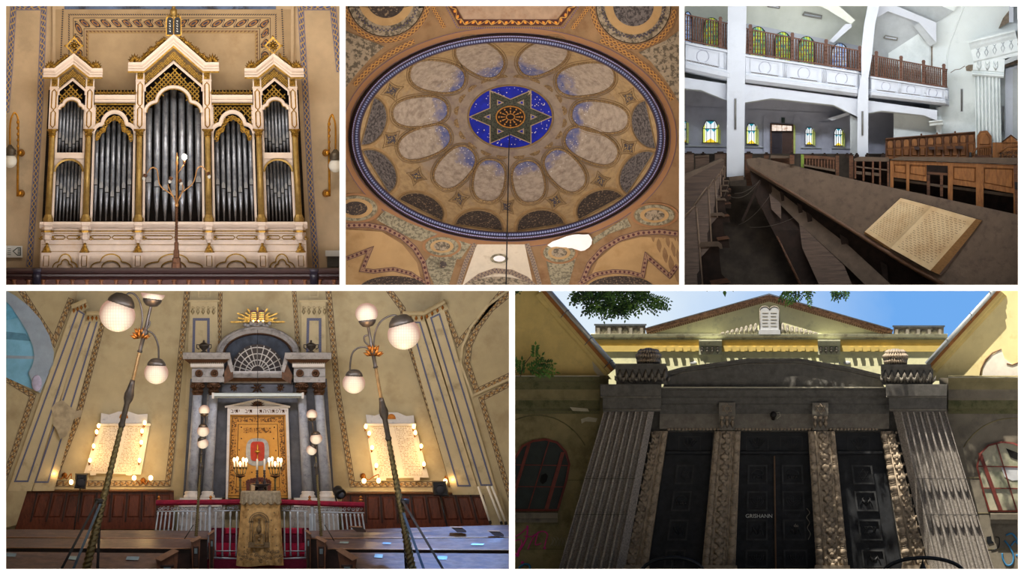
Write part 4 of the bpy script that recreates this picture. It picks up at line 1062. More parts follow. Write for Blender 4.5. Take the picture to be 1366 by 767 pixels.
# windows
def win_up(n, x, y, mat, w=21, h=42):
    o = struct('window_%d' % n, MB().ring([(x - w / 2 - 1, y + h / 2)] + arc(x, y - h * .2, w / 2 + 1, h * .32, 180, 0, 10) + [(x + w / 2 + 1, y + h / 2)], [(x - w / 2 + 1, y + h / 2 - 1)] + arc(x, y - h * .2, w / 2 - 1, h * .3, 180, 0, 10) + [(x + w / 2 - 1, y + h / 2 - 1)], 323, 326), 'lead_black')
    L = [(x - w / 2, y + h / 2)] + arc(x, y - h * .2, w / 2, h * .3, 180, 0, 10) + [(x + w / 2, y + h / 2)]; k = len(L); m = MB()
    c = m.pt(x, y, 325); ids = [m.pt(a, b, 325) for a, b in L]; uv = lambda a, b: ((a - x) / w + .5, (b - y) / h + .5)
    for i in range(k): m.face([c, ids[i], ids[(i + 1) % k]], uv=[(.5, .5), uv(*L[i]), uv(*L[(i + 1) % k])])
    obj('stained_pane', m, mat, o)
for i, (x, y, mt) in enumerate(((917.5, 37, 'stained_blue'), (949, 45, 'stained_green'), (1011, 57, 'stained_green'), (1044, 64, 'stained_green'), (1076, 70, 'stained_green'), (1120, 79, 'stained_blue'))): win_up(i + 1, x, y, mt, 11 if x < 920 else 21)
def win_low(n, x, y, w, h, side):
    a, b, t, q = x - w / 2, x + w / 2, y - h / 2, y + h / 2; c = w * .22
    o = struct('window_%d' % n, MB().ring([(a, q), (a, t + c * 2), (a + c, t), (b - c, t), (b, t + c * 2), (b, q)], [(a + 1, q - 1), (a + 1, t + c * 2), (a + c + .4, t + 1), (b - c - .4, t + 1), (b - 1, t + c * 2), (b - 1, q - 1)], 329, 334), 'lead_black')
    G = lambda nm, pts, mt, d=332: obj(nm, MB().prism(pts, d, d + 1), mt, o)
    G('white_pane', [(a, q), (a, t + c * 2), (a + c, t), (b - c, t), (b, t + c * 2), (b, q)], 'glass_white')
    for s0, s1 in ((a, a + w * .17), (b - w * .17, b)):
        if side in (0, 1 if s0 > x else -1): G('lime_pane', [(s0, q), (s0, t + c * 2 + (0)), (s1, t + c), (s1, q)], 'glass_lime', 331.5)
    G('yellow_pane', [(a + 1, q), (x, y + h * .28), (b - 1, q)], 'glass_yellow', 331.2)
    G('cyan_pane', [(a + c, t), (b - c, t), (x, t + h * .17)], 'glass_cyan', 331.2)
    for dx in (-.2, .2): G('cyan_pane', [(x + w * dx - w * .16, y - h * .13), (x + w * dx + w * .16, y - h * .13), (x + w * dx, y)], 'glass_cyan', 331.2)
    m = MB()
    for dx in (-.24, 0, .24): m.box(x + w * dx - .35, t + 2, x + w * dx + .35, q, 330.6, 331)
    m.box(a, y - h * .16, b, y - h * .13, 330.6, 331); obj('lead_bars', m, 'lead_black', o)
    m = MB().prism([(b - .5, q), (b - .5, t + c * 2), (b + 2.4, t + c * 2.6), (b + 2.4, q + 1)], 326, 333); obj('reveal', m, M('reveal_lime', (196, 206, 120), .8), o)
for i, (x, y, w_, h_, s_) in enumerate(((914.2, 176, 4.5, 29, 1), (948, 176, 22, 30, 0), (1002.5, 178.5, 14.5, 28, 0), (1079.5, 181.5, 11.5, 24, 1), (1118.5, 183, 12.5, 24, 1))): win_low(i + 7, x, y, w_, h_, s_)
dr = struct('door_1', MB().ring([(1027.5, 214), (1027.5, 164.5), (1058.5, 166), (1058.5, 214)], [(1029.5, 214), (1029.5, 166.5), (1056.5, 168), (1056.5, 214)], 328, 334), 'old_brown')
m = MB(); m.face([m.pt(*p) for p in ((1029.5, 166.5, 331), (1056.5, 168, 331), (1056.5, 175, 331), (1029.5, 174.5, 331))], uv=[(0, 0), (1, 0), (1, 1), (0, 1)]); obj('transom_window', m, 'transom_glass', dr)
obj('transom_bar', MB().box(1028.5, 174.5, 1057.5, 176, 327, 333), 'pew_dark', dr)
for x, mt in ((1029.5, M('leaf_dark', (46, 38, 46), .5)), (1043.2, M('leaf_brown', (74, 50, 40), .5))):
    l_ = obj('door_leaf', MB().box(x, 176, x + 13.2, 214, 330, 333), mt, dr); m = MB()
    for y in (179, 189, 200): m.ring([(x + 2, y), (x + 11, y), (x + 11, y + 8), (x + 2, y + 8)], [(x + 3, y + 1), (x + 10, y + 1), (x + 10, y + 7), (x + 3, y + 7)], 329, 330)
    obj('panel_moldings', m, mt, l_)
obj('lime_reveal', MB().prism([(1058.5, 166), (1061, 168), (1061, 214), (1058.5, 214)], 327, 333), MATS['reveal_lime'], dr)  # door reveal in the same lime as the window reveals
tag(obj('wall_box', MB().prism([(1042.5, 157), (1047, 157), (1047, 164), (1042.5, 164)], 330, 334), M('box_green', (38, 60, 54), .5)), 'small dark green box on the wall above the double door', 'box')
# lamps and tubes
for x0, y0, x1, y1, lb in ((1070, 15, 1097, 26, 'grey fluorescent ceiling lamp in the middle of the gallery ceiling'), (1023, 5, 1041, 12, 'grey fluorescent ceiling lamp cut by the top edge of the left gallery ceiling'), (1178, 46.5, 1198, 54.5, 'grey fluorescent ceiling lamp inside the octagonal plaster opening')):
    o = thing('ceiling_lamp', lb, 'lamp', ((x0 + x1) / 2, (y0 + y1) / 2, 282), 'fluorescent gallery lamps')
    dd = 281 if x0 > 1150 else 324; q = (y1 - y0) * .45
    obj('housing', MB().prism([(x0, y0 + q), (x0 + 3, y0), (x1, y1 - q - 1), (x1 - 1, y1), (x0 + 1, y0 + q + 1.5)], dd, dd + 6), 'lamp_grey', o)
    obj('tube', MB().tube([(x0 + 3, y0 + q * .8, dd - 1), (x1 - 2, y1 - q * .7, dd - 1)], .9, 6), 'hall_white', o)
for x, y0, y1, d, lb in ((981, 131, 173, 238, 'thin vertical strip lamp on the white pillar nearest the left pew'), (1150.5, 148, 181, 238, 'thin vertical strip lamp on the pillar between the two galleries'), (1283, 118.5, 149, 286, 'thin vertical strip lamp on the bright wall left of the fluted pilaster'), (1338.2, 141, 176, 276, 'thin vertical strip lamp just right of the fluted pilaster')):
    o = thing('wall_lamp', lb, 'lamp', (x, y1, d), 'thin wall strip lamps')
    obj('back_plate', MB().box(x - 1.6, y0, x + 1.6, y1, d - 1, d), 'tube_grey', o); obj('tube', MB().tube([(x, y0 + 1, d - 2), (x, y1 - 1, d - 2)], .9, 6), 'lamp_grey', o)
# raked floor with steps
fl = struct('floor_raked', MB().poly([(911, 380.9, 212), (1360, 380.9, 212), (1361, 205, 300), (1192, 205, 322), (910, 205, 322)]), 'dusty_floor')
st = struct('steps', MB().prism([(972, 236), (992, 234), (992, 240), (974, 242)], 226, 262), 'dusty_shelf'); obj('lower_step', MB().prism([(974, 242), (996, 240), (996, 248), (974, 248)], 218, 262), 'dusty_floor', st)

# ---- stalls and furniture at the back
stall = thing('choir_stall', 'carved honey brown stall back with arched panels along the far wall', 'stall', (1241, 209, 262))
YT = lambda x: 184.5 - (x - 1182) * .075
obj('back_board', MB().prism([(1181, YT(1181)), (1301, YT(1301)), (1301, 212), (1181, 212)], 266, 272), 'panel_wood', stall)
obj('cornice', MB().molding([(1181, YT(1181) + 1), (1301, YT(1301) + 1)], [(-2, 272), (-2, 264), (0, 261), (1.4, 261), (1.4, 272)]), 'old_brown', stall)
for k in range(11):
    xa = 1182 + k * 10.8; xc = xa + 5.4; yt = YT(xc)
    b = MB(); b.prism([(xa + 1.6, yt + 13), (xa + 1.6, yt + 7)] + arc(xc, yt + 7, 3.8, 3.6, 180, 0, 8) + [(xa + 9.2, yt + 7), (xa + 9.2, yt + 13)], 264.6, 266); p_ = obj('arched_panel', b, 'honey_wood' if k % 3 != 1 else 'panel_wood', stall)
    b = MB(); b.tube([(xa + 1.4, yt + 13, 264.5)] + [(x, y, 264.5) for x, y in arc(xc, yt + 7, 4, 3.9, 180, 0, 8)] + [(xa + 9.4, yt + 13, 264.5)], .45, 4); obj('panel_molding', b, 'panel_wood_dark', p_)
    obj('stile', MB().box(xa - .7, yt + 3, xa + .7, 211, 263, 266), 'panel_wood_dark', stall)
    obj('lower_panel', MB().bevel([(xa + 1.6, yt + 16), (xa + 9.2, yt + 16), (xa + 9.2, 208), (xa + 1.6, 208)], 264.2, 266, 1), 'panel_wood', stall)
for x in (1229, 1250, 1274): obj('top_knob', MB().ball(x, YT(x) - 1.5, 264, 1.4, 8), 'old_brown', stall)
for x, y, w_, mt in ((1223, 198, 7.5, 'dark'), (1242.5, 198, 9, 'dark'), (1254.5, 198, 9, 'wood'), (1267, 197, 9.5, 'wood'), (1279.5, 197, 11, 'dark')):
    o = obj('folding_desk', MB().prism([(x - w_ / 2, y - 2.4), (x + w_ / 2 - 1, y - 2.4), (x + w_ / 2, y + 1.6), (x - w_ / 2 + 1, y + 1.6)], 258, 264), M('flap_dark', (62, 44, 40), .5) if mt == 'dark' else 'panel_wood_dark', stall)
pul = thing('tall_stall_end', 'tall wooden stall end with a clipped pointed top beside the fluted pilaster', 'stall end', (1313, 211, 250))
obj('board', MB().prism([(1303.5, 211), (1303.5, 181), (1307, 175), (1317, 174), (1323, 182), (1323, 211)], 250, 254), 'panel_wood', pul)
obj('raised_panel', MB().bevel([(1306, 193), (1306, 183), (1309, 177.5), (1316, 177), (1320.5, 184), (1320.5, 193)], 248.4, 250, 1), 'honey_wood', pul)
o = obj('stair_rail', MB().tube([(1296, 206, 246), (1304, 197, 246), (1322, 196, 246)], 1.1, 6), 'panel_wood', pul)
for k in range(6): obj('baluster', MB().lathe((1306 + k * 3, 197, 246), (1306 + k * 3, 208, 246), [(0, .6), (.3, 1), (.5, .5), (.8, 1), (1, .6)], 6), 'panel_wood', pul)
obj('base_rail', MB().box(1300, 207, 1323, 211, 244, 250), 'panel_wood_dark', pul)
cab = thing('low_cabinet', 'low honey brown cabinet with a small gable at the far right wall', 'cabinet', (1340, 211, 262))
obj('body', MB().box(1324, 190, 1357.8, 212, 240, 252), 'honey_wood', cab); obj('gable', MB().prism([(1337, 190), (1348.5, 180.5), (1357.8, 189), (1357.8, 190)], 238, 246), 'honey_wood', cab)
obj('gable_molding', MB().molding([(1337, 190), (1348.5, 181), (1356.8, 187.5)], [(0, 246), (0, 237), (1.4, 236), (1.4, 246)]), 'panel_wood_dark', cab)
ir = thing('iron_railing', 'black wrought railing with sloping wooden handrail in front of the low cabinet', 'railing', (1346, 212, 248))
obj('handrail', MB().tube([(1332, 204.5, 232), (1344.5, 195.5, 232), (1358.5, 195.5, 232)], 1.3, 6), 'panel_wood', ir); m = MB()
for k in range(14):
    x = 1335 + (k % 7) * 3.8; y = 204 + (k // 7) * 5; m.scroll(x, y, 1.9, 232, 1.1, .45, k, 1 if k % 2 else -1)
m.tube([(1333, 211, 232), (1358.5, 211, 232)], .6, 5); m.tube([(1335, 203, 232), (1335, 211, 232)], .6, 5)
obj('ironwork', m, 'iron_black', ir)
for x, r_ in ((1294.5, 2.2), (1258.5, 1.8), (1277.5, 1.6), (1322.5, 1.8), (1352, 2.0)):
    b = MB().lathe((x, 203 if r_ > 2.1 else 206, 224), (x, 210.5, 224), [(0, r_ * .5), (.2, r_), (.45, r_ * .6), (.6, r_), (1, r_ * 1.1)], 10)
    tag(obj('turned_finial', b, 'iron_black' if r_ > 2.1 else 'old_brown'), {1294.5: 'black turned knob standing on the long honey desk below the tall stall end', 1258.5: 'brown turned knob on the long honey desk, leftmost of the row', 1277.5: 'flat brown knob on the long honey desk left of the black one', 1322.5: 'flat brown knob on the long honey desk below the low cabinet', 1352: 'flat brown knob at the right end of the long honey desk'}[x], 'finial', 'turned finials on the long desk')
# long reading desk with open knee holes
desk = thing('reading_desk', 'long honey wood reading desk with open knee holes behind the book table', 'desk', (1270, 275, 205))
obj('desk_top', MB().prism([(1187, 213.2), (1200, 209), (1361, 210.5), (1361, 219.5), (1300, 217)], 203, 208), 'dusty_shelf', desk)
TL_ = lambda x: 214 + (x - 1187) * .0345; BL_ = lambda x: 252 + (x - 1187) * .245
obj('apron', MB().prism([(1188, TL_(1188)), (1361, TL_(1361)), (1361, TL_(1361) + 5), (1188, TL_(1188) + 4)], 206, 212), 'honey_wood', desk)
for x0, x1 in ((1187.5, 1192), (1209, 1213), (1264.5, 1271), (1302, 1312), (1352, 1357)):
    obj('post', MB().prism([(x0, TL_(x0)), (x1, TL_(x1)), (x1, BL_(x1)), (x0, BL_(x0))], 205, 213), 'honey_wood', desk)
for x0, x1, b0, b1 in ((1192, 1209, 236.5, 238.5), (1213, 1236, 239, 242), (1271, 1302, 246, 250), (1312, 1352, 251, 258)):
    p_ = obj('front_panel', MB().prism([(x0, TL_(x0) + 4), (x1, TL_(x1) + 4), (x1, b1), (x0, b0)], 209, 212), 'honey_wood', desk)
    obj('panel_field', MB().bevel([(x0 + 1, TL_(x0) + 6), (x1 - 1, TL_(x1) + 6), (x1 - 1, b1 - 7), (x0 + 1, b0 - 7)], 207.4, 209, 1), 'honey_wood', p_)
obj('inner_shelf', MB().prism([(1192, 238), (1352, 259), (1352, 263), (1192, 241)], 216, 236), 'dusty_shelf', desk)
obj('knee_hole_shelf', MB().prism([(1237, 229), (1264, 231), (1264, 234), (1237, 232)], 214, 234), 'old_brown', desk)
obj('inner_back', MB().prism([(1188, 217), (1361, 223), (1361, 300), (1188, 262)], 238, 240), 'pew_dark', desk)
for x in (1238.5, 1256): obj('inner_leg', MB().prism([(x - 2, 233), (x + 2, 233), (x + 2, 262), (x - 2, 262)], 214, 220), 'old_brown', desk)
for k in range(7): obj('floor_bar', MB().prism([(1194 + k * 24, 250 + k * 6), (1210 + k * 24, 252 + k * 6), (1210 + k * 24, 254 + k * 6), (1194 + k * 24, 252 + k * 6)], 232, 237), 'dusty_shelf', desk)
end = thing('desk_end', 'dark wooden desk end with black hinge at the right edge', 'desk end', (1356, 290, 196))
obj('board', MB().prism([(1352, 222), (1358.8, 219), (1358.8, 300), (1355, 295)], 196, 202), 'old_brown', end); obj('hinge', MB().prism([(1353.5, 243), (1358.8, 243), (1358.8, 254), (1353.5, 252)], 194.5, 196), 'iron_black', end)
desk2 = thing('low_desk', 'dusty brown desk with dark open shelves continuing left of the honey desk', 'desk', (1163, 250, 205))
obj('desk_top', MB().prism([(1139, 212), (1146, 209), (1186, 210), (1186, 215.5), (1140, 215)], 206, 216), 'dusty_shelf', desk2)
obj('shelf', MB().prism([(1140, 221), (1185, 226), (1185, 228), (1140, 223)], 206, 222), 'dusty_shelf', desk2)
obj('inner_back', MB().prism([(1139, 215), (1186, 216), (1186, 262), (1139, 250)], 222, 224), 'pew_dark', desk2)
for x in (1141, 1152, 1164.5, 1174, 1184.8): obj('divider', MB().prism([(x - 1.2, 215), (x + 1.2, 215), (x + 1.2, 238 + (x - 1140) * .27), (x - 1.2, 238 + (x - 1140) * .27)], 205, 214), 'old_brown', desk2)
for k, x in enumerate((1146, 1158, 1169)): obj('seat_front', MB().prism([(x - 4, 228 + k), (x + 4, 229 + k), (x + 4, 233 + k), (x - 4, 232 + k)], 207, 220), 'dusty_shelf', desk2)
def post(x, y0, y1, w, d, label, mat='old_brown'):
    o = thing('pew_end', label, 'pew end', (x, y1, d), 'pew ends in the hall')
    obj('post', MB().prism([(x - w / 2, y0 + 3), (x + w / 2, y0 + 3), (x + w / 2, y1), (x - w / 2, y1)], d, d + 6), mat, o)
    obj('cap', MB().prism([(x - w / 2 - 1, y0 + 3.4), (x - w / 2 - 1, y0 + 2.2), (x - w * .3, y0 + 1.6), (x - w * .28, y0), (x + w * .28, y0), (x + w * .3, y0 + 1.6), (x + w / 2 + 1, y0 + 2.2), (x + w / 2 + 1, y0 + 3.4)], d - 1, d + 7), 'pew_dark', o)
post(1117, 204, 236, 4.6, 222, 'brown pew end with dark cap at the right end of the slatted pew'); post(1135.5, 204, 242, 5.4, 214, 'tall brown pew end at the left end of the dusty low desk')
post(1056.5, 203, 219, 6, 214, 'wide brown pew end with dark cap standing below the double door'); post(1022.5, 203, 212, 7, 236, 'small brown pew end peeping over the tip of the book table')
post(998.6, 202, 248, 9.5, 246, 'large brown pew end right of the first pillar and its steps', 'old_brown'); post(961, 202, 230, 15, 242, 'broad dark pew end left of the first pillar', 'pew_brown'); post(919.5, 202, 236, 12, 232, 'broad dark pew end at the left edge above the long pew', 'pew_brown'); post(938, 202.5, 212, 5, 250, 'small dark pew end behind the low bench at the left', 'pew_dark')
for x, lb in ((1084, 'small round topped pew end above the slatted pew, leftmost of its row'), (1100, 'small round topped pew end behind the middle of the slatted pew'), (1130, 'small round topped pew end between the slatted pew and the pillar'), (1143, 'small round topped pew end in front of the pillar foot'), (1157, 'small round topped pew end on the dusty low desk near the pillar'), (1178, 'small dark pew end before the left end of the carved stall')):
    tag(obj('bench_finial', MB().prism([(x - 3, 209.5), (x - 3, 206.5), (x - 1.6, 205.6), (x - 1.4, 204), (x + 1.4, 204), (x + 1.6, 205.6), (x + 3, 206.5), (x + 3, 209.5)], 230, 236), 'pew_dark'), lb, 'finial', 'small pew finials in the hall')
pew2 = thing('slatted_pew', 'brown slatted pew with a green end standing behind the book table', 'pew', (1092, 234, 224))
obj('back_frame', MB().prism([(1069, 206.5), (1114, 209.5), (1114, 213), (1069, 211)], 222, 228), 'old_brown', pew2); obj('back_panel', MB().prism([(1070, 210), (1114, 212), (1114, 238), (1070, 224)], 227, 229), 'pew_dark', pew2)
for k in range(11): x = 1072 + k * 4; obj('slat', MB().prism([(x - 1.3, 210.5), (x + 1.3, 210.5), (x + 1.3, 221 + k * .8), (x - 1.3, 220.5 + k * .8)], 223, 227), 'old_brown', pew2)
obj('seat', MB().prism([(1072, 219), (1114, 226), (1114, 229), (1072, 221.5)], 214, 227), 'dusty_shelf', pew2); obj('green_end', MB().prism([(1068.5, 205.5), (1072.5, 206.5), (1072.5, 225), (1068.5, 223)], 221, 229), 'pew_green', pew2, label='green end board')  # end board has a green colour
pew3 = thing('short_pew', 'short dusty pew below the double door', 'pew', (1044, 221, 228))
obj('ledge', MB().prism([(1028, 207), (1053, 208), (1053, 211), (1028, 211)], 226, 236), 'dusty_shelf', pew3); obj('back_panel', MB().prism([(1028, 211), (1053, 211), (1053, 224), (1028, 220)], 232, 235), 'old_brown', pew3)
pew4 = thing('low_bench', 'low dark bench between the two broad pew ends at the left', 'bench', (936, 226, 238))
obj('back_panel', MB().prism([(927.5, 208), (946, 207), (946, 226), (927.5, 228)], 238, 242), 'pew_brown', pew4); obj('top_rail', MB().prism([(927, 208), (946, 206.5), (946, 208.5), (927, 210)], 236, 243), 'dusty_shelf', pew4)

# ---- long pew at the left with armrests
PD = lambda x, y: 236 - .9 * (y - 205) * .72
pew = thing('long_pew', 'long dusty pew with rounded armrests running away along the left edge', 'pew', (935, 380, 140))
def pq(m, pts, th=4): 
    a = [m.pt(x, y, PD(x, y)) for x, y in pts]; b = [m.pt(x - th * .4, y + .4, PD(x, y) + th) for x, y in pts]; n_ = len(pts)
    for t in tessellate_polygon([[Vector((p[0], p[1], 0)) for p in pts]]): m.face([a[i] for i in t]); m.face([b[i] for i in reversed(t)])
    for i in range(n_): m.face([a[i], b[i], b[(i + 1) % n_], a[(i + 1) % n_]])
    return m
obj('top_rail', pq(MB(), [(912, 233.5), (963, 211), (966, 213.5), (912, 241)], 8), 'dusty_shelf', pew)
obj('backboard', pq(MB(), [(912, 240), (966, 213.5), (966, 224), (912, 296)], 3), M('pew_board', (74, 56, 44), .65, var=.3, scale=2.2, stretch=(.6, 2, 9)), pew)
for pts in ([(912, 290), (927, 275), (929, 278), (937, 380.8), (912, 380.8)], [(923, 278), (943, 250), (945, 253), (949, 328), (931, 348)], [(944, 253), (952, 239.5), (954, 242), (957, 290), (948, 300)], [(953, 242), (959, 232), (961, 234), (962, 262), (956, 272)], [(959, 234), (963, 226), (964.5, 227), (965, 248), (961, 254)], [(963, 227), (966, 221), (967, 222), (967, 238), (965, 241)]):
    p_ = obj('seat_back', pq(MB(), pts, 4), 'pew_brown', pew)
    q_ = pts[:2] + [pts[2], pts[3]]
    obj('panel_edge', MB().tube([(x, y, PD(x, y) - .6) for x, y in q_], .3 + 1.1 * ((pts[0][1] - 205) / 90), 6), M('pale_edge', (124, 102, 84), .6, var=.2), p_)  # paler tubes edge each seat back
    obj('inset_slot', MB().poly([(pts[2][0] - 5 * (pts[2][1] / 260) ** 3, pts[2][1] + 14 * (pts[2][1] - 205) / 70, PD(pts[2][0], pts[2][1]) - 1), (pts[2][0] - 1, pts[2][1] + 6 * (pts[2][1] - 205) / 70, PD(pts[2][0], pts[2][1]) - 1), (pts[3][0] - 1, pts[3][1] - 2, PD(*pts[3]) - 1), (pts[3][0] - 5 * (pts[2][1] / 260) ** 3, pts[3][1] - 1, PD(*pts[3]) - 1)]), 'pew_dark', p_)
for x0, y0, x1, k in ((933, 323, 964, 1.25), (948, 284, 967, .8), (955.5, 264.5, 969, .55), (960, 253.5, 972, .42), (963, 246.5, 972.5, .34), (964.5, 240.5, 973, .28)):
    d = PD(x0, y0) - 3; w_ = x1 - x0
    a = obj('armrest', MB().prism([(x0, y0 + 2 * k), (x0 + 2 * k, y0), (x1 - 5 * k, y0 - 1 * k), (x1 - 1 * k, y0 + 2 * k), (x1, y0 + 7 * k), (x1 - 2.5 * k, y0 + 7 * k), (x1 - 5 * k, y0 + 4.5 * k), (x0, y0 + 5.5 * k)], d - 3 * k, d + 6 * k), 'dusty_shelf', pew)
    obj('arm_panel', MB().prism([(x0 + 1, y0 + 5 * k), (x1 - 4 * k, y0 + 4 * k), (x1 - 3 * k, y0 + 20 * k), (x1 - 1 * k, y0 + 34 * k), (x1 + 6 * k, y0 + 42 * k), (x1 + 8 * k, min(380.8, y0 + 58 * k)), (x0 + 4 * k, min(380.8, y0 + 58 * k))], d, d + 5 * k), 'pew_dark', a)
    obj('seat_edge', MB().prism([(x1 - 14 * k, y0 + 41 * k), (x1 + 4 * k, y0 + 38 * k), (x1 + 9 * k, y0 + 43 * k), (x1 - 12 * k, y0 + 46 * k)], d - 2 * k, d + 4 * k), 'old_brown', pew)

# ---- the big slanted table with the book
TD = lambda x, y: 228 - .08 * (x - 996) - .40 * (y - 212)
tbl = thing('book_table', 'long slanted dust covered table with rounded front edge carrying the open book', 'table', (1180, 383, 150))
top = [(996, 212), (1013, 210), (1135, 238.5), (1250, 263), (1361, 287), (1361, 380.8), (1258, 380.8), (1200, 345), (1135, 304.5), (1060, 258), (998, 221)]
b = MB(); A = [b.pt(x, y, TD(x, y)) for x, y in top]; B = [b.pt(x - 1, y + 4, TD(x, y) + 2) for x, y in top]
for t in tessellate_polygon([[Vector((p[0], p[1], 0)) for p in top]]): b.face([A[i] for i in t]); b.face([B[i] for i in reversed(t)])
for i in range(len(top)): j = (i + 1) % len(top); b.face([A[i], B[i], B[j], A[j]])
obj('table_top', b, 'dusty_top', tbl)
e = [(997, 221), (1060, 259), (1135, 306), (1200, 346.5), (1258, 380)]
obj('front_nosing', MB().tube([(x, y, TD(x, y) - .5) for x, y in e], [1.2, 1.9, 2.6, 3.2, 3.8], 10), M('nosing_wood', (98, 70, 50), .45, var=.2, scale=4), tbl)
UD = lambda x, y: TD(x, y) + 22
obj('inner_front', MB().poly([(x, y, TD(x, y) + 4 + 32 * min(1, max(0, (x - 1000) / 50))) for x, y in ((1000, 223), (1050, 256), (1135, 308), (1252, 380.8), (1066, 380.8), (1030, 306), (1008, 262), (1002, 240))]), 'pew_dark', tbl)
obj('shelf', MB().poly([(x, y, UD(x, y)) for x, y in ((1003, 230), (1030, 248), (1135, 330), (1190, 380.8), (1155, 380.8), (1135, 361), (1066, 298), (1027, 259), (1006, 240))]), 'dusty_shelf', tbl)
for q in ([(1026, 258), (1042, 271), (1042, 292), (1029, 279)], [(1066, 298), (1126, 354), (1137, 380.8), (1093, 380.8), (1070, 330)]):
    obj('drawer_front', MB().poly([(x, y, UD(x, y) - 4) for x, y in q]), 'pew_brown', tbl)
for x, y, k in ((1012, 233, .35), (1025, 243, .5), (1040, 254, .7), (1063, 270, .9), (1075, 282, 1), (1120, 312, 1.4), (1174, 348, 1.2)):
    obj('shelf_bracket', MB().prism([(x, y), (x + 8 * k, y + 5 * k), (x + 10 * k, y + 32 * k), (x + 5 * k, y + 28 * k)], UD(x, y) - 6, UD(x, y) + 4), 'pew_dark', tbl)
obj('foot_rail', MB().tube([(1008, 262, 246), (1040, 322, 205), (1068, 380.5, 165)], [.9, 1.3, 1.8], 6), 'old_brown', tbl)
tag(obj('wooden_stick', MB().prism([(1012, 241), (1015, 242), (992, 296), (989, 294)], 198, 202), 'pew_dark'), 'dark wooden stick leaning against the far end of the book table', 'stick')
cw = MB()
for p0, p1, sg in (((1012, 243), (974, 262), 9), ((1014, 240), (980, 258), 5), ((1070, 284), (1000, 303), 6), ((1030, 256), (985, 300), 7), ((973, 240), (966, 262), 2)):
    cw.tube([(p0[0] + (p1[0] - p0[0]) * t, p0[1] + (p1[1] - p0[1]) * t + sg * 4 * t * (1 - t), 196) for t in [i / 10 for i in range(11)]], .22, 4)
tag(obj('cobweb', cw, M('web_grey', (98, 88, 78), .9)), 'grey cobweb threads strung between the book table and the long pew', 'cobweb', kind='stuff')
book = thing('open_book', 'old open book with brown printed pages lying on the dusty table', 'book', (1220, 340, 165))
def page(edge0, edge1, spine0, spine1, hs, nm):
    rows = []
    for j in range(9):
        t = j / 8; row = []
        for i in range(11):
            f = i / 10; a = [edge0[k] + (edge1[k] - edge0[k]) * t for k in (0, 1)]; s_ = [spine0[k] + (spine1[k] - spine0[k]) * t for k in (0, 1)]
            x, y = a[0] + (s_[0] - a[0]) * f, a[1] + (s_[1] - a[1]) * f; h = hs(f); row.append((x, y, TD(x, y) - 3.4 - h))
        rows.append(row)
    return rows
hl = lambda f: 2 + 4 * sin(pi * f) ** .8 * (1 if f < .9 else .6); hr = lambda f: 6 + 2.5 * sin(pi * f)
L_ = page((1201.5, 264), (1153.5, 309), (1243, 275), (1188, 331), hl, 'l'); R_ = page((1243, 275), (1188, 331), (1302, 292), (1241, 361), hr, 'r')
obj('left_page', MB().loft(L_, True, uv=True), 'page_text', book); obj('right_page', MB().loft(R_, True, uv=True), 'page_text', book)
b = MB(); a = [r[-1] for r in R_]; c_ = [(x + 8 + 6 * i / 8, y + 2 + 4 * i / 8, TD(x + 8, y + 2) - 2.6) for i, (x, y, d) in enumerate(a)]; b.loft([a, c_]); a2 = R_[-1]; b.loft([a2, [(x + 1 + 13 * i / 10, y + 1 + 5 * i / 10, TD(x + 1 + 1.3 * i, y + 1 + .5 * i) - 2.6) for i, (x, y, d) in enumerate(a2)]])
a2 = L_[-1]; b.loft([a2, [(x - 1, y + 2.5, TD(x - 1, y + 2.5) - 2.6) for x, y, d in a2]]); obj('page_block', b, 'page_edge', book)
b = MB(); q = [(1201, 263), (1243, 274), (1311, 293.5), (1255.5, 368), (1188, 333), (1152, 310)]; A = [b.pt(x, y, TD(x, y) - 2) for x, y in q]
for t in tessellate_polygon([[Vector((p[0], p[1], 0)) for p in q]]): b.face([A[i] for i in t])
obj('cover', b, M('book_cover', (70, 46, 28), .6), book)
# ------------------------------------------------------------------ hall with the ark
M('hall_tan', (178, 163, 126), .85, var=.08, scale=1.6, col2=(154, 136, 100), thr=(.5, .75), scale2=1.1)
M('hall_tan_side', (172, 157, 120), .85, var=.08, scale=1.6, col2=(148, 130, 96), thr=(.5, .75), scale2=1.3)
M('cream_panel', (186, 170, 132), .85, var=.06, scale=2, col2=(150, 134, 100), thr=(.55, .75), scale2=2.2)
M('blue_cast', (120, 176, 202), .85, var=.12, scale=2.5); M('blue_deep', (84, 130, 152), .85, var=.15); M('arch_grey', (146, 160, 172), .85, var=.1, scale=3)
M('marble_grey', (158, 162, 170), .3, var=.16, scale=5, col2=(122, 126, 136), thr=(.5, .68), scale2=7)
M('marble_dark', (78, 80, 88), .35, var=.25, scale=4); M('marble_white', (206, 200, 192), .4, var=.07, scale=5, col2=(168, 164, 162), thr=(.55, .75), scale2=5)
M('stone_grey', (150, 146, 142), .5, var=.14, scale=5, col2=(104, 100, 98), thr=(.5, .7), scale2=6); M('carved_brown', (82, 54, 32), .5, .3, var=.35, scale=10)
M('ark_gold', (196, 142, 62), .45, .25, var=.16, scale=3, col2=(158, 106, 40), thr=(.5, .75), scale2=3); M('ark_line', (96, 62, 28), .6, var=.3, scale=16)
M('silver_grey', (146, 148, 150), .4, .5, var=.2, scale=8); M('ark_red', (178, 52, 26), .6, var=.2, scale=8); M('gold_bright', (226, 176, 72), .35, .7, var=.2)
M('mahogany', (98, 50, 32), .35, var=.25, scale=3, stretch=(4, 4, 1), col2=(62, 28, 18), thr=(.5, .7), scale2=4)
M('bench_top', (96, 76, 68), .28, var=.3, scale=4, stretch=(1, 3, 3), col2=(74, 64, 66), thr=(.45, .7), scale2=2.5, spec=.6)
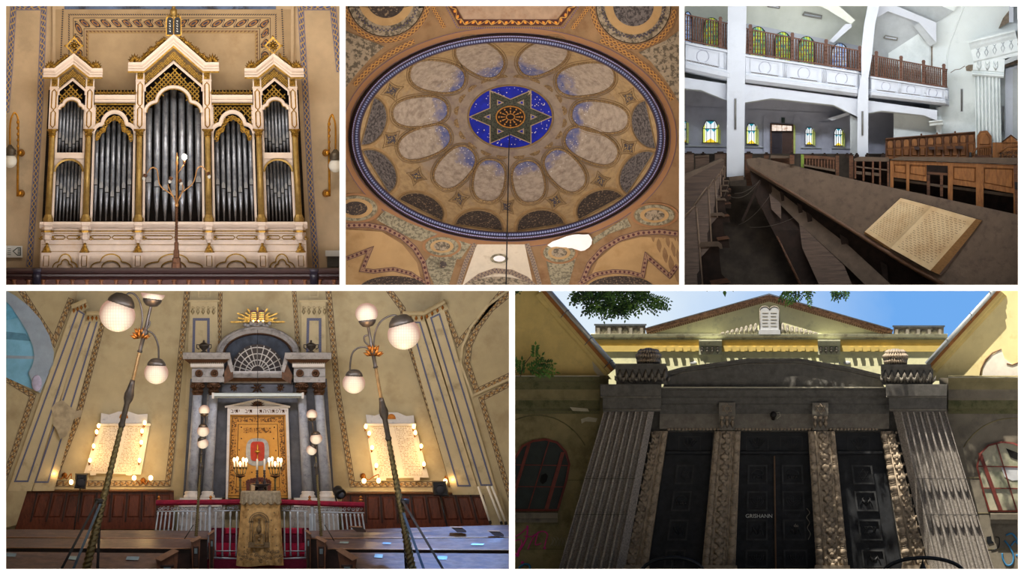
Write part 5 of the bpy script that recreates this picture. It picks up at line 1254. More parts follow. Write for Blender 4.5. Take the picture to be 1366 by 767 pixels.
M('bench_brown', (98, 62, 42), .4, var=.25, scale=4, stretch=(3, 3, 1)); M('bench_dark', (44, 28, 22), .45, var=.3); M('bench_edge', (150, 112, 86), .35, var=.15); M('plate_metal', (104, 120, 128), .4, .5)
M('velvet', (126, 14, 44), .85, var=.25, scale=8); M('carpet_red', (156, 20, 52), .95, var=.2, scale=9); M('carpet_dark', (96, 10, 38), .95, var=.25, scale=12)
M('rail_silver', (176, 186, 196), .35, .35, var=.1); M('iron_dark', (38, 34, 32), .45, .4, var=.2); M('black_satin', (20, 20, 22), .4); M('leg_grey', (70, 84, 96), .4, .4)
M('antique_brass', (110, 100, 70), .3, .75, var=.3, scale=9, col2=(60, 56, 46), thr=(.5, .7), scale2=9); M('dark_bronze', (70, 64, 58), .4, .6, var=.25); M('leaf_gold', (164, 102, 40), .4, .7, var=.3, scale=9)
M('cloth_gold', (186, 150, 96), .7, .1, var=.2, scale=5, col2=(142, 108, 62), thr=(.48, .68), scale2=6, bump=.35, bscale=10); M('embroidery', (112, 92, 64), .7, .2, var=.35, scale=18); M('valance_silver', (146, 134, 112), .65, .3, var=.25, scale=12, bump=.5, bscale=18)
M('candle_white', (236, 230, 216), .5, var=.03); M('tube_white', (228, 222, 206), .5, var=.04); M('roller_white', (188, 196, 192), .4, .2, var=.05)
M('tablet_marble', (216, 204, 180), .6, var=.06, scale=5)
EM('bulb_warm', (255, 214, 140), 9); EM('flame', (255, 226, 176), 16)
def globe_mat(nt, u, v):
    tc = nt.nodes.new('ShaderNodeTexCoord'); sp = nt.nodes.new('ShaderNodeSeparateXYZ'); nt.links.new(tc.outputs['Generated'], sp.inputs[0])
    z = X(nt, sp.outputs[2]); x = X(nt, sp.outputs[0]) - .5; k = (1.2 - (x * x * 5 + (z - .35) * (z - .35) * 3.4)).op('ADD', 0, clamp=True)
    rib = ((X(nt, sp.outputs[0]) * 13).fr() - .5).abs().lt(.13).mx(((z * 11).fr() - .5).abs().lt(.1)) * .3
    return mixc(nt, rib, mixc(nt, k, (156, 112, 94), (255, 236, 200)), (178, 132, 104))
EPM('lamp_globe', globe_mat, 1.0)
_b = MATS['lamp_globe'].node_tree; _p = _b.nodes['Principled BSDF']; _b.links.remove(_p.inputs['Base Color'].links[0]); _p.inputs['Base Color'].default_value = (.12, .10, .09, 1)
def tablet_text(nt, u, v):
    n = noise(nt, 26, 3, .7); ink = ((v * 30).fr()).gt(.35) * n.gt(.5) * (((u * 2).fr() - .5).abs()).lt(.38)
    return mixc(nt, ink * .7, (224, 212, 188), (150, 116, 72))
PM('tablet_text', tablet_text, var=.03)
def band_scroll(nt, u, v):
    f = u.fr() - .5; r = (f * f + (v - .5) * (v - .5)).rt(); wv = ((v - .5) - (u * 3.1416).sin() * .27).abs().lt(.07).mx(((v - .5) + (u * 3.1416).sin() * .27).abs().lt(.07))
    c = mixc(nt, r.lt(.2), (178, 156, 112), (146, 106, 54)); c = mixc(nt, wv, c, (92, 74, 54)); c = mixc(nt, (r - .34).abs().lt(.05), c, (110, 92, 70))
    return mixc(nt, ((v - .5).abs() - .44).abs().lt(.05), c, (74, 60, 46))
def band_blueframe(nt, u, v): return mixc(nt, ((u * 1).fr() - .5).abs().lt(.4), (130, 126, 116), (80, 86, 116))
def band_door(nt, u, v):
    n = noise(nt, 20, 3, .6); return mixc(nt, ((n - .48) * 12).op('ADD', 0, clamp=True), (186, 130, 56), (92, 60, 28))
for n_ in (band_scroll, band_blueframe, band_door): PM(n_.__name__, n_, var=.05)

shell(8, 388, 679, 759, 432, 'hall_tan', 'bench_dark', 'hall_tan')
wb4 = struct('wall_back', MB().box(5, 385, 682, 762, 424, 428), 'hall_tan')
def w4(name, mb, mat, par=None): return obj(name, mb, mat, par or wb4)
wl4 = struct('wall_side', MB().prism([(5, 385), (104, 385), (100, 412), (34, 655), (20, 700), (5, 762)], 396, 424), 'hall_tan_side')
wr4 = struct('wall_side', MB().prism([(682, 385), (592, 385), (584, 412), (660, 690), (682, 762)], 396, 424), 'hall_tan_side')
# corner pilasters, leaning with the view up the wall
def lean(name, pts, d, mat, par): return w4(name, MB().prism(pts, d, d + 12), mat, par)
lean('corner_pilaster', [(98, 408), (116, 419), (42, 655), (10, 655)], 392, 'cream_panel', wl4); lean('corner_pilaster', [(116, 421), (135, 424), (72, 655), (43, 655)], 398, 'cream_panel', wl4)
lean('corner_pilaster', [(538, 424), (566, 424), (640, 660), (604, 660)], 398, 'cream_panel', wr4); lean('corner_pilaster', [(567, 420), (592, 412), (664, 660), (641, 660)], 392, 'cream_panel', wr4)
def blueframe(pts, d, par): w4('blue_frame', MB().strip(pts, 2.3, d, True, unit=2.2), 'band_blueframe', par)
blueframe([(104, 414), (112, 419), (37, 642), (20, 642)], 391.4, wl4); blueframe([(121, 426), (130, 427), (64, 643), (47, 643)], 397.4, wl4)
blueframe([(548, 430), (560, 430), (627, 648), (611, 648)], 397.4, wr4); blueframe([(575, 424), (586, 419), (656, 647), (642, 647)], 391.4, wr4)
for x0, y0, x1, y1, par in ((96, 411, 116, 403, wl4), (115, 420, 137, 420, wl4), (537, 420, 566, 420, wr4), (566, 420, 594, 404, wr4)):
    m = MB().molding([(x0, y0), (x1, y1)], [(-9, 404), (-9, 393), (-2, 391), (0, 386), (3, 385), (5, 382), (5, 404)]); c_ = w4('pilaster_capital', m, 'hall_tan_side', par)
    m = MB()
    for k in range(4): t = (k + .5) / 4; m.leaf(x0 + (x1 - x0) * t, y0 + (y1 - y0) * t + 8, -pi / 2, 8, 4, 390, 2)
    w4('capital_leaves', m, 'leaf_gold', c_) if False else obj('capital_leaves', m, 'leaf_gold', par)
w4('pier_foot', MB().prism([(8, 655), (36, 655), (22, 700), (5, 705)], 388, 400), 'hall_tan_side', wl4); w4('pier_foot', MB().prism([(645, 660), (668, 660), (682, 708), (655, 700)], 388, 400), 'hall_tan_side', wr4)
# arched opening at the upper left, its blue cast put into the colours
A_out = [(5, 386), (20, 394), (38, 408), (54, 426), (66, 448), (72, 470), (71, 486), (64, 497)]; A_in = [(5, 399), (14, 408), (27, 427), (37, 444), (44, 462), (46, 476), (43, 488), (38, 497)]
w4('arch_reveal', MB().ring(A_out + [(60, 499)], A_in + [(40, 498)], 390, 400, False), 'arch_grey', wl4)
w4('arch_opening', MB().prism(A_in + [(46, 520), (54, 524), (5, 502)], 393, 397), 'blue_cast', wl4)
w4('opening_band', MB().prism([(5, 442), (34, 445), (41, 455), (5, 452)], 392, 394), 'blue_deep', wl4); w4('opening_band', MB().prism([(5, 474), (46, 475), (46, 479), (5, 478)], 392, 394), 'arch_grey', wl4); w4('opening_band', MB().prism([(5, 399), (14, 408), (24, 424), (5, 428)], 392, 394), M('blue_bright', (98, 164, 196), .8), wl4)
w4('reveal_shelf', MB().prism([(38, 497), (66, 496), (54, 524), (46, 519)], 388, 400), 'arch_grey', wl4); w4('lilac_patch', MB().ball(49, 511, 388, 7, 12, 1.6, .3), M('lilac', (176, 172, 196), .8), wl4)
g = MB(); g.strip([(26, 384), (72, 456), (95, 398)], 8, 395, unit=8); g.strip([(5, 503), (44, 528), (20, 600), (5, 640)], 8, 395, unit=8); w4('scroll_border', g, 'band_scroll', wl4)
g = MB(); g.strip([(590, 405), (611, 458), (674, 384)], 7, 395, unit=8); g.strip([(682, 390), (655, 412), (636, 438), (626, 460), (623, 484), (636, 522), (682, 500)], 8, 395, unit=8); g.strip([(682, 511), (642, 532), (668, 620), (682, 668)], 7, 395, unit=8); w4('scroll_border', g, 'band_scroll', wr4)
w4('arch_molding', MB().molding([(682, 384), (650, 408), (628, 436), (617, 462), (614, 484), (630, 528), (682, 504)], [(-1.5, 396), (-1.5, 392), (1.5, 392), (1.5, 396)]), 'cream_panel', wr4)
g = MB(); g.strip([(137, 429), (103, 560), (70, 645), (224, 645), (228, 610), (250, 386)], 8, 423, unit=8); g.strip([(438, 386), (450, 520), (470, 646), (604, 646), (582, 572), (547, 460), (537, 412), (518, 386)], 8, 423, unit=8)
g.strip([(294, 390), (292, 470)], 6, 423, unit=7); g.strip([(392, 384), (398, 470)], 6, 423, unit=7); w4('scroll_border', g, 'band_scroll')
w4('lower_border_line', MB().box(60, 651, 226, 653, 421, 424), 'cream_panel'); w4('lower_border_line', MB().box(466, 653, 640, 656, 421, 424), 'cream_panel')
for x0, x1, f0, f1 in ((254, 290, 258, 278), (402, 434, 410, 427)):
    w4('wall_pilaster', MB().prism([(x0, 402), (x1, 402), (x1 + 2, 560), (x0 - 8 if x0 < 300 else x0, 560)], 416, 424), 'cream_panel')
    w4('pilaster_cap', MB().molding([(x0 - 3, 403), (x1 + 3, 403)], [(0, 424), (0, 413), (2, 411), (3, 411), (3, 424)]), 'cream_panel'); m = MB()
    for k in range(5): m.leaf(x0 + 3 + k * 7, 420, -pi / 2, 9, 5, 415, 2)
    for k in range(5): m.scroll(x0 + 3 + k * 7, 410, 2.5, 415, 1.1, .6)
    w4('pilaster_carving', m, 'hall_tan_side'); w4('blue_frame', MB().strip([(f0, 470), (f0 + 1, 426), (f1, 426), (f1, 470)], 3.5, 415.4, unit=2.2), 'band_blueframe')
    w4('small_field', MB().ring([(x0 + 10, 384), (x1 - 8, 384), (x1 - 9, 397), (x0 + 10, 397)], [(x0 + 12, 384), (x1 - 10, 384), (x1 - 11, 395), (x0 + 12, 395)], 421, 424), 'cream_panel')
w4('bare_patch', MB().prism([(68, 545), (74, 537), (84, 534), (92, 541), (101, 548), (110, 547), (108, 556), (97, 560), (94, 570), (88, 582), (80, 586), (76, 574), (70, 566), (72, 556)], 390.8, 391.4), M('worn_patch', (166, 150, 120), .9, var=.2, scale=6), wl4)
# wainscot
wn = struct('wainscot', MB().prism([(36, 656), (232, 656), (232, 706), (20, 706)], 404, 416), 'mahogany'); wn2 = struct('wainscot', MB().prism([(456, 659), (645, 659), (660, 706), (456, 706)], 404, 416), 'mahogany')
for k in range(9):
    x = 52 + k * 20; s_ = -8 + k * 1.0
    if x < 222: obj('panel', MB().bevel([(x, 660), (x + 15, 660), (x + 15 + s_, 690), (x + s_, 690)], 402.6, 404, 1.5), 'mahogany', wn); obj('stile', MB().prism([(x - 3.5, 657), (x - 1.5, 657), (x - 1.5 + s_ * 1.1, 696), (x - 3.5 + s_ * 1.1, 696)], 401.5, 404), 'bench_dark', wn)
    x = 470 + k * 20; s_ = k * 1.1
    if x < 634: obj('panel', MB().bevel([(x, 663), (x + 15, 663), (x + 15 + s_, 693), (x + s_, 693)], 402.6, 404, 1.5), 'mahogany', wn2); obj('stile', MB().prism([(x - 3.5, 660), (x - 1.5, 660), (x - 1.5 + s_ * 1.1, 698), (x - 3.5 + s_ * 1.1, 698)], 401.5, 404), 'bench_dark', wn2)
obj('cap_rail', MB().molding([(35, 657), (232, 657)], [(0, 404), (0, 401), (2, 399), (3, 404)]), 'bench_brown', wn); obj('cap_rail', MB().molding([(456, 660), (646, 660)], [(0, 404), (0, 401), (2, 399), (3, 404)]), 'bench_brown', wn2)

# ---- the ark
ark = thing('torah_ark', 'grey marble ark with coupled columns, arched niche and golden doors', 'ark', (344, 664, 390))
K = lambda n, mb, mat, par=None, **k: obj(n, mb, mat, par or ark, **k)
K('back_wall', MB().prism([(254, 505), (436, 505), (446, 664), (244, 664)], 396, 416), 'marble_dark')
for x0, x1 in ((276, 281), (401, 406)): K('dark_pier', MB().prism([(x0, 526), (x1, 526), (x1 + (2 if x0 > 300 else -2), 664), (x0 + (3 if x0 > 300 else -3), 664)], 392, 396), 'stone_grey')
def acol(xt, rt, xb, rb):
    o = K('column', MB().lathe((xt, 526, 376), (xb, 656, 376), [(0, rt), (.3, rt * 1.03), (1, rb)], 18), 'marble_grey')
    b = MB().lathe((xb - (344 - xb) * .004, 655, 376), (xb, 665, 376), [(0, rb), (.2, rb + 1.5), (.4, rb + .6), (.6, rb + 2.6), (1, rb + 3)], 18); obj('column_base', b, 'marble_white', o)
    b = MB().lathe((xt, 510, 376), (xt, 527, 376), [(0, rt + 2.6), (.15, rt + 2.4), (.5, rt + .4), (.9, rt), (1, rt + .8)], 14)
    for k in range(9):
        a = pi * (k + .5) / 9; x_ = xt - (rt + .8) * cos(a); dd = 376 - (rt + 1) * sin(a)
        b.leaf(x_, 525, -pi / 2 + cos(a) * .2, 7, 3.4, dd, 2); b.leaf(x_, 519, -pi / 2 + cos(a) * -.3, 7, 3.4, dd - 1, 2)
    for q in (-1, 1): b.scroll(xt + q * (rt + .5), 514, 2.6, 367, 1.2, .8, 0, q)
    obj('capital', b, 'carved_brown', o)
acol(263.5, 6.3, 255.3, 7.8); acol(285, 5.9, 277, 7); acol(402.5, 5.9, 410.5, 7.6); acol(425.5, 6.3, 435.5, 8)
K('plinth', MB().prism([(240, 664), (296, 664), (296, 676), (238, 676)], 360, 396), 'marble_white'); K('plinth', MB().prism([(392, 664), (450, 664), (452, 676), (392, 676)], 360, 396), 'marble_white')
for x0, x1 in ((239, 300), (388, 452)): K('base_wall', MB().box(x0, 676, x1, 711.8, 362, 396), 'stone_grey')
def block(x0, x1, s):
    o = K('entablature_block', MB().molding([(x0 + 12, 510), (x1 - 8, 510)], [(0, 396), (0, 366), (7, 365), (7.5, 368), (18, 368), (18.5, 366), (20, 364), (24, 362), (24.5, 360), (26, 396)]), 'stone_grey')
    obj('corbel_cornice', MB().loft([[(x0 + 10, 486, 362), (x1 - 9, 486, 362)], [(x0 + 1, 479, 350), (x1 - 1, 479, 350)], [(x0 + 1, 479, 396), (x1 - 1, 479, 396)]]), 'carved_brown', o)
    obj('top_cornice', MB().molding([(x0, 479), (x1, 479)], [(0, 396), (0, 350), (3, 348), (6, 346), (8.5, 345), (9, 396)]), 'stone_grey', o)
    obj('lower_cornice', MB().molding([(x0 + 10, 490), (x1 - 9, 490)], [(0, 396), (0, 362), (2, 360), (5, 359), (5, 396)]), 'marble_white', o)
    obj('dentils', MB().strip([(x0 + 9, 484), (x1 - 8, 484)], 2.4, 358, unit=2.6), PM('dentil_strip', lambda nt, u, v: mixc(nt, u.fr().gt(.5), (60, 44, 30), (136, 124, 108))), o)
    for x in ((x0 + 21.5, x0 + 42) if s < 0 else (x0 + 20, x0 + 41)):
        m = MB().tube([(x + 4 * cos(f), 498 + 4 * sin(f), 366) for f in [2 * pi * k / 16 for k in range(16)]], 1.3, 6, True); m.ball(x, 498, 366, 1.6, 8)
        for k in range(8): m.leaf(x, 498, k * pi / 4, 5.4, 2.2, 366.4, 1.4)
        obj('wreath', m, 'carved_brown', o)
block(244, 307, -1); block(380, 442, 1)
K('middle_entablature', MB().molding([(296, 524), (391, 524)], [(0, 398), (0, 388), (11, 388), (12, 385), (14, 383), (16, 396)]), 'marble_dark')
for x in (312, 343.5, 374):
    m = MB(); m.ball(x, 517, 387, 2.4, 8)
    for k in range(8): m.leaf(x, 517, k * pi / 4, 6 if x != 343.5 else 10, 3, 387.4, 2)
    K('frieze_carving', m, 'carved_brown')
K('middle_cornice', MB().molding([(300, 511), (388, 511)], [(0, 396), (0, 384), (1.5, 382), (4, 379), (7, 374), (12, 370), (14, 370), (14, 396)]), 'stone_grey')
K('corbel_band', MB().molding([(302, 509), (386, 509)], [(0, 384), (0, 378), (5, 372), (5, 384)]), 'carved_brown')
for q in ([(307, 470), (311, 497), (311, 505), (299, 512), (297, 500), (304, 486)], [(380, 470), (376, 497), (376, 505), (388, 512), (390, 500), (383, 486)]):
    K('cornice_return', MB().prism(q, 368, 392), 'carved_brown')
for q in ([(306.5, 470), (312, 495), (308, 497), (302, 478)], [(380.5, 470), (375, 495), (379, 497), (385, 478)]): K('cornice_return_edge', MB().prism(q, 364, 369), 'stone_grey')
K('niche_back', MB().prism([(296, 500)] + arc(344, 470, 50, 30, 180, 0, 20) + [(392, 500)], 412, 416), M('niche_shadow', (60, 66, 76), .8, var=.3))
K('niche_arch', MB().molding(arc(344, 472, 56, 37, 180, 0, 28), [(0, 414), (0, 396), (-1, 392), (-3, 391), (-5, 393), (-9, 395), (-9, 414)]), 'stone_grey'); K('niche_inner_arch', MB().molding(arc(344, 472, 47, 29, 180, 0, 28), [(.5, 414), (.5, 398), (-2.5, 400), (-4, 414)]), 'carved_brown')
K('fan_ground', MB().prism(arc(343.5, 497, 36, 38, 180, 0, 20), 406, 410), M('fan_dark', (52, 42, 36), .6)); m = MB()
for k in range(1, 12): a = math.radians(k * 15); m.tube([(343.5 + 9 * cos(a), 497 - 9 * sin(a), 405), (343.5 + 35 * cos(a), 497 - 37 * sin(a), 405)], .75, 5)
for r_ in (9, 16, 24, 32): m.tube([(x, y, 405) for x, y in arc(343.5, 497, r_, r_ * 1.05, 180, 0, 18)], .8, 5)
K('fan_tracery', m, 'marble_white'); K('niche_sill', MB().box(309, 495, 378, 500, 380, 410), 'marble_white')
# doors and their frame
dw = K('door_frame', MB().ring([(301, 666), (303.5, 543), (384.5, 543), (388.5, 666)], [(304, 666), (307, 553), (381, 553), (384.5, 666)], 384, 398), 'marble_white')
obj('lintel', MB().molding([(304, 553), (384, 553)], [(0, 398), (0, 383), (8, 383), (9, 381), (11, 379), (11, 398)]), 'marble_white', dw)
obj('pediment', MB().prism([(303, 542), (343.5, 534), (384, 542)], 384, 396), 'marble_white', dw); obj('raking_cornice', MB().molding([(300, 543), (343.5, 533.5), (387, 543)], [(-1.2, 396), (-1.2, 380), (1.2, 378), (1.6, 396)]), 'marble_white', dw)
m = MB()
for k in range(9): m.leaf(343.5, 542, -pi * (k + .5) / 9, 11 - abs(k - 4) * .2, 2.6, 382.5, 1.4)
obj('sunburst', m, 'carved_brown', dw)
for body, x in (('תפלתי', 372.5), ('תהיה', 354), ('בית', 332), ('ביתי', 314)): text('inscription', body, x, 548.6, 8, 382.4, 'carved_brown', dw)
gd = K('door_panel', MB().prism([(307, 553), (381, 553), (387, 664), (300.5, 664)], 391, 394), 'ark_gold', label='golden ark doors')
m = MB(); m.strip([(313, 560), (309, 655), (379, 655), (375, 560)], 6.5, 390.6, True, unit=6); obj('filigree_border', m, 'band_door', gd); m = MB(); m.strip([(325, 574), (362, 574)], 7, 390.6, unit=6); m.strip([(324, 645), (364, 645)], 7, 390.6, unit=6); obj('filigree_band', m, 'band_door', gd)
m = MB()
for q in ([(310, 556), (378, 556), (383, 661), (304, 661)], [(318, 566), (370, 566), (373, 650), (315, 650)]): m.tube([(x, y, 390.4) for x, y in q], .55, 5, True)
m.tube([(344, 553, 390), (344, 664, 390)], .45, 5); obj('panel_lines', m, 'ark_line', gd); m = MB()
for x, y in ((322, 585), (365, 585), (319, 600), (368, 601), (317, 615), (336, 630), (352, 630), (322, 570), (366, 570)): m.ball(x, y, 390.4, .9, 6)
obj('studs', m, 'iron_dark', gd)
md = K('door_medallion', MB().prism(oval(343.5, 603, 15.5, 18.5, 0, 3.0, 28), 388.6, 391), 'silver_grey', label='silver medallion with a red field'); obj('red_field', MB().prism(oval(343.5, 602, 9.3, 13, 0, 5, 24), 387.6, 389), 'ark_red', md)
m = MB().lathe((343.5, 593, 386.8), (343.5, 615, 386.8), [(0, .6), (.2, 1.2), (.3, .7), (.4, 4), (.45, 4.2), (.5, .8), (.95, .7), (1, 2)], 8); obj('gold_lamp_relief', m, 'gold_bright', md)
# tablets with rays above the arch
sb = K('gilded_rays', MB(), 'gold_bright') if False else None
m = MB()
for k in range(25):
    a = pi * (k + .5) / 25 - .08 + .16 * (k / 24); L_ = (36, 22, 29, 18)[k % 4] * (1 - .3 * sin(a)); c_, s_ = cos(a), sin(a); w0, w1 = .5, 1.0
    m.prism([(343.5 + 6 * c_ - w0 * s_, 429 - 6 * s_ * .7 - w0 * c_), (343.5 + L_ * c_ - w1 * s_, 429 - L_ * s_ * .75 - w1 * c_), (343.5 + L_ * c_ + w1 * s_, 429 - L_ * s_ * .75 + w1 * c_), (343.5 + 6 * c_ + w0 * s_, 429 - 6 * s_ * .7 + w0 * c_)], 408, 410)
K('gilded_rays', m, 'gilt')
for x in (338.5, 348.7):
    t_ = K('law_tablet', MB().prism([(x - 4.6, 430), (x - 4.6, 416)] + arc(x, 416, 4.6, 2.8, 180, 0, 8) + [(x + 4.6, 416), (x + 4.6, 430)], 404, 408), M('tablet_brown', (92, 56, 44), .5, var=.25)); m = MB()
    for k in range(5): m.box(x - 3.4, 417 + k * 2.5, x + 3.4, 418 + k * 2.5, 403.6, 404.2)
    obj('lettering', m, 'gold_bright', t_)
m = MB()
for k in range(9): m.ball(327 + k * 4.1, 433 + 2 * sin(k * 2.1), 402, 3.6 - .2 * abs(k - 4), 10)
K('carved_clouds', m, 'stone_grey')
for x in (338, 345, 351): K('small_candle_lamp', MB().ball(x, 428, 401, 1.1, 8), 'bulb_warm')
def urn(x, lb):
    o = thing('bronze_urn', lb, 'urn', (x, 470, 356), 'bronze urns on the ark'); b = MB().lathe((x, 456.5, 356), (x, 470, 356), [(0, .8), (.06, 3), (.2, 6.5), (.3, 7.6), (.34, 6.6), (.55, 6.2), (.75, 3), (.85, 2), (.92, 4), (1, 5)], 16)
    obj('bowl', b, 'dark_bronze', o); obj('lid_finial', MB().ball(x, 455.5, 356, 1.5, 8, 1.4), 'dark_bronze', o)
    for q in (-1, 1): obj('handle', MB().tube([(x + q * 6, 466, 356), (x + q * 9.5, 464, 356), (x + q * 9.5, 459.5, 356), (x + q * 6.6, 460, 356)], .8, 6), 'dark_bronze', o)
urn(272, 'dark bronze urn on the left corner of the ark cornice'); urn(415, 'dark bronze urn with pointed lid on the right corner of the ark cornice')
rl = thing('screen_case', 'long white projection screen case hanging across the ark columns', 'screen case', (344, 531, 352))
obj('case', MB().molding([(284, 531), (404, 531)], [(0, 360), (0, 353), (2, 351), (6, 351), (7, 353), (7, 360)]), 'roller_white', rl); obj('slot', MB().box(286, 528.6, 402, 529.6, 350.2, 351), 'iron_dark', rl)
for x in (284, 404): obj('end_cap', MB().box(x - 1.4, 523.6, x + 1.4, 531.6, 350, 360), 'marble_white', rl)
tag(obj('lamp_cable', MB().tube([(343.7, 440, 372), (343.7, 575, 366), (343.7, 588, 366)], .35, 5), 'black_satin'), 'thin dark cable hanging before the fan window and pediment of the ark', 'cable')

# ---- memorial tablets ringed by bulbs
def memorial(label, c, top, bulbs, hub):
    o = thing('memorial_tablet', label, 'memorial tablet', ((c[2][0] + c[3][0]) / 2, c[2][1], 420), 'marble memorial tablets')
    (ax, ay), (bx, by), (cx_, cy_), (dx, dy) = c
    obj('marble_border', MB().prism([(ax - 3, ay - 1), (bx + 3, by - 1), (cx_ + 4, cy_ + 3), (dx - 4, dy + 3)], 417, 423), 'tablet_marble', o)
    m = MB(); ids = [m.pt(x, y, 416.4) for x, y in c]; m.face(ids, uv=[(0, 0), (1, 0), (1, 1), (0, 1)]); obj('inscribed_slab', m, 'tablet_text', o)
    h = obj('crest', MB().prism(top, 416, 423), 'marble_white', o); obj('crest_shell', MB().prism(arc(hub[0], hub[1], 6, 7, 180, 0, 10), 414.5, 416), 'leaf_gold', h)
    obj('crest_ledge', MB().molding([(ax - 4, ay), (bx + 4, by)], [(0, 420), (0, 413), (3, 411), (4, 420)]), 'marble_white', o)
    for i, (x, y) in enumerate(bulbs):
        b = obj('lamp_holder', MB().lathe((x - 1, y + 4, 415), (x, y - 1, 411), [(0, .8), (.5, 1.6), (1, 1.3)], 8), 'leaf_gold', o); obj('lit_bulb', MB().ball(x, y - 2, 410, 2.1, 10, 1.5), 'bulb_warm', b)
    for x in (dx + 8, cx_ - 12): obj('foot_bracket', MB().box(x - 4, dy + 1, x + 4, dy + 6, 414, 420), 'tablet_marble', o)
memorial('marble memorial tablet with lit bulbs on the wall left of the ark', [(135, 568), (197, 568), (184, 630), (116, 628)], [(134, 568), (135, 551), (146, 553), (158, 549), (172, 549), (184, 553), (197, 552), (196, 568)], [(131.5, 570), (129, 578), (125, 597), (120, 616), (189.5, 577), (188.5, 592), (186, 616), (193, 566)], (165, 558))
memorial('marble memorial tablet with lit bulbs on the wall right of the ark', [(491, 568), (551, 568), (568, 634), (503, 635)], [(490, 568), (488, 553), (500, 554.5), (512, 550), (530, 550), (542, 555), (552, 554), (553, 568)], [(488, 571), (492.5, 580), (496.5, 599), (502, 623), (552, 571), (554, 579), (562, 597), (565.5, 621)], (522, 559))
for x, y in ((121, 606), (190, 596), (494, 604), (562, 606), (165, 640), (530, 642)): lamp('tablet_glow', x, y, 394, 15, (255, 206, 136), .12)
def sconce2(label, bx, by, pts):
    o = thing('bulb_bracket', label, 'wall lamp', (bx, by + 6, 420), 'brass bracket lamps low on the hall wall'); obj('wall_plate', MB().lathe((bx, by, 423), (bx, by, 416), [(0, 4), (.5, 3.4), (1, 1.5)], 12), 'leaf_gold', o)
    for x, y in pts:
        a = obj('arm', MB().tube(sm([Vector(p) for p in ((bx, by, 418), ((bx * 2 + x) / 3, by + 5, 412), ((bx + 2 * x) / 3, by + 1, 408), (x, by - 2, 406), (x, y - 3, 406))]), .7, 6), 'leaf_gold', o); obj('lit_bulb', MB().ball(x, y, 406, 2.9, 10, 1.2), 'bulb_warm', a)
sconce2('brass bracket with two lit bulbs beside the black speaker under the left tablet', 86, 634, ((70.5, 636.5), (95, 643))); sconce2('brass bracket with two lit bulbs between the left tablet and the ark', 191, 641, ((179, 637.5), (201, 637.5)))
sconce2('brass bracket with two lit bulbs between the ark and the right tablet', 484, 635, ((485.6, 641.5), (505, 641))); sconce2('brass bracket with two lit bulbs behind the black speaker at the right', 600, 637, ((594, 642), (613.6, 643)))
for x, y in ((72, 632), (190, 634), (496, 638), (604, 640)): lamp('bracket_glow', x, y, 396, 6, (255, 206, 136), .1)
# ---- speakers and other small things on the wall side
def speaker(x, y, w_, h_, sk, xb, yb, label):
    o = thing('loudspeaker', label, 'speaker', (xb, yb, 380), 'black loudspeakers on stands')
    q = [(x - w_ / 2 + sk, y - h_ / 2), (x + w_ / 2 + sk * .4, y - h_ / 2), (x + w_ / 2 - sk, y + h_ / 2), (x - w_ / 2, y + h_ / 2 - 1)]
    b = obj('cabinet', MB().bevel(q, 366, 380, 1.5), 'black_satin', o); m = MB().lathe((x, y + 2, 366.5), (x, y + 2, 364.5), [(0, 5.5), (.5, 5.8), (.8, 5), (1, 2)], 16); obj('woofer', m, M('cone_grey', (44, 44, 48), .6), b)
    obj('horn', MB().bevel([(x - 4, y - 7), (x + 4, y - 7), (x + 3, y - 4), (x - 3, y - 4)], 364.8, 366.5, .8), MATS['cone_grey'], b)
    obj('stand_pole', MB().tube([(x - .5, y + h_ / 2 - 1, 378), (xb, yb, 378), (xb + (xb - x) * 1.0, 759.8, 378)], .9, 6), 'black_satin', o)
speaker(107.5, 642, 18, 21, 2, 100, 698, 'black loudspeaker on a thin stand under the left memorial tablet'); speaker(587.5, 652, 19, 21, -2, 596, 700, 'black loudspeaker on a thin stand under the right memorial tablet')
o = thing('stage_lamp', 'round black spotlight beside the rightmost ark column', 'spotlight', (452, 668, 350)); obj('housing', MB().lathe((449, 652, 352), (455, 660, 338), [(0, 4), (.2, 7), (.9, 8), (1, 7)], 14), 'black_satin', o); obj('lens', MB().ball(455, 660, 338, 4.5, 10, 1, .4), M('lens_grey', (60, 62, 70), .2), o); obj('yoke', MB().tube([(450, 648, 350), (446, 656, 350), (449, 670, 350)], 1, 6), 'black_satin', o)
for x0, y0, x1, y1, lb in ((638, 649, 653.5, 695, 'white fluorescent tube leaning in the right corner, nearest the wainscot'), (650, 648.5, 668.5, 696, 'white fluorescent tube leaning in the right corner, middle one of three'), (656, 648.5, 674.5, 696, 'white fluorescent tube leaning in the right corner, outermost of three')):
    o = thing('fluorescent_tube', lb, 'tube', (x1, y1, 370), 'fluorescent tubes leaning in the corner'); obj('tube', MB().tube([(x0, y0, 384), (x1, y1, 374)], 1.6, 8), 'tube_white', o); obj('end_cap', MB().tube([(x1, y1, 374), (x1 + .9, y1 + 3.5, 373)], 1.9, 8), 'iron_dark', o)

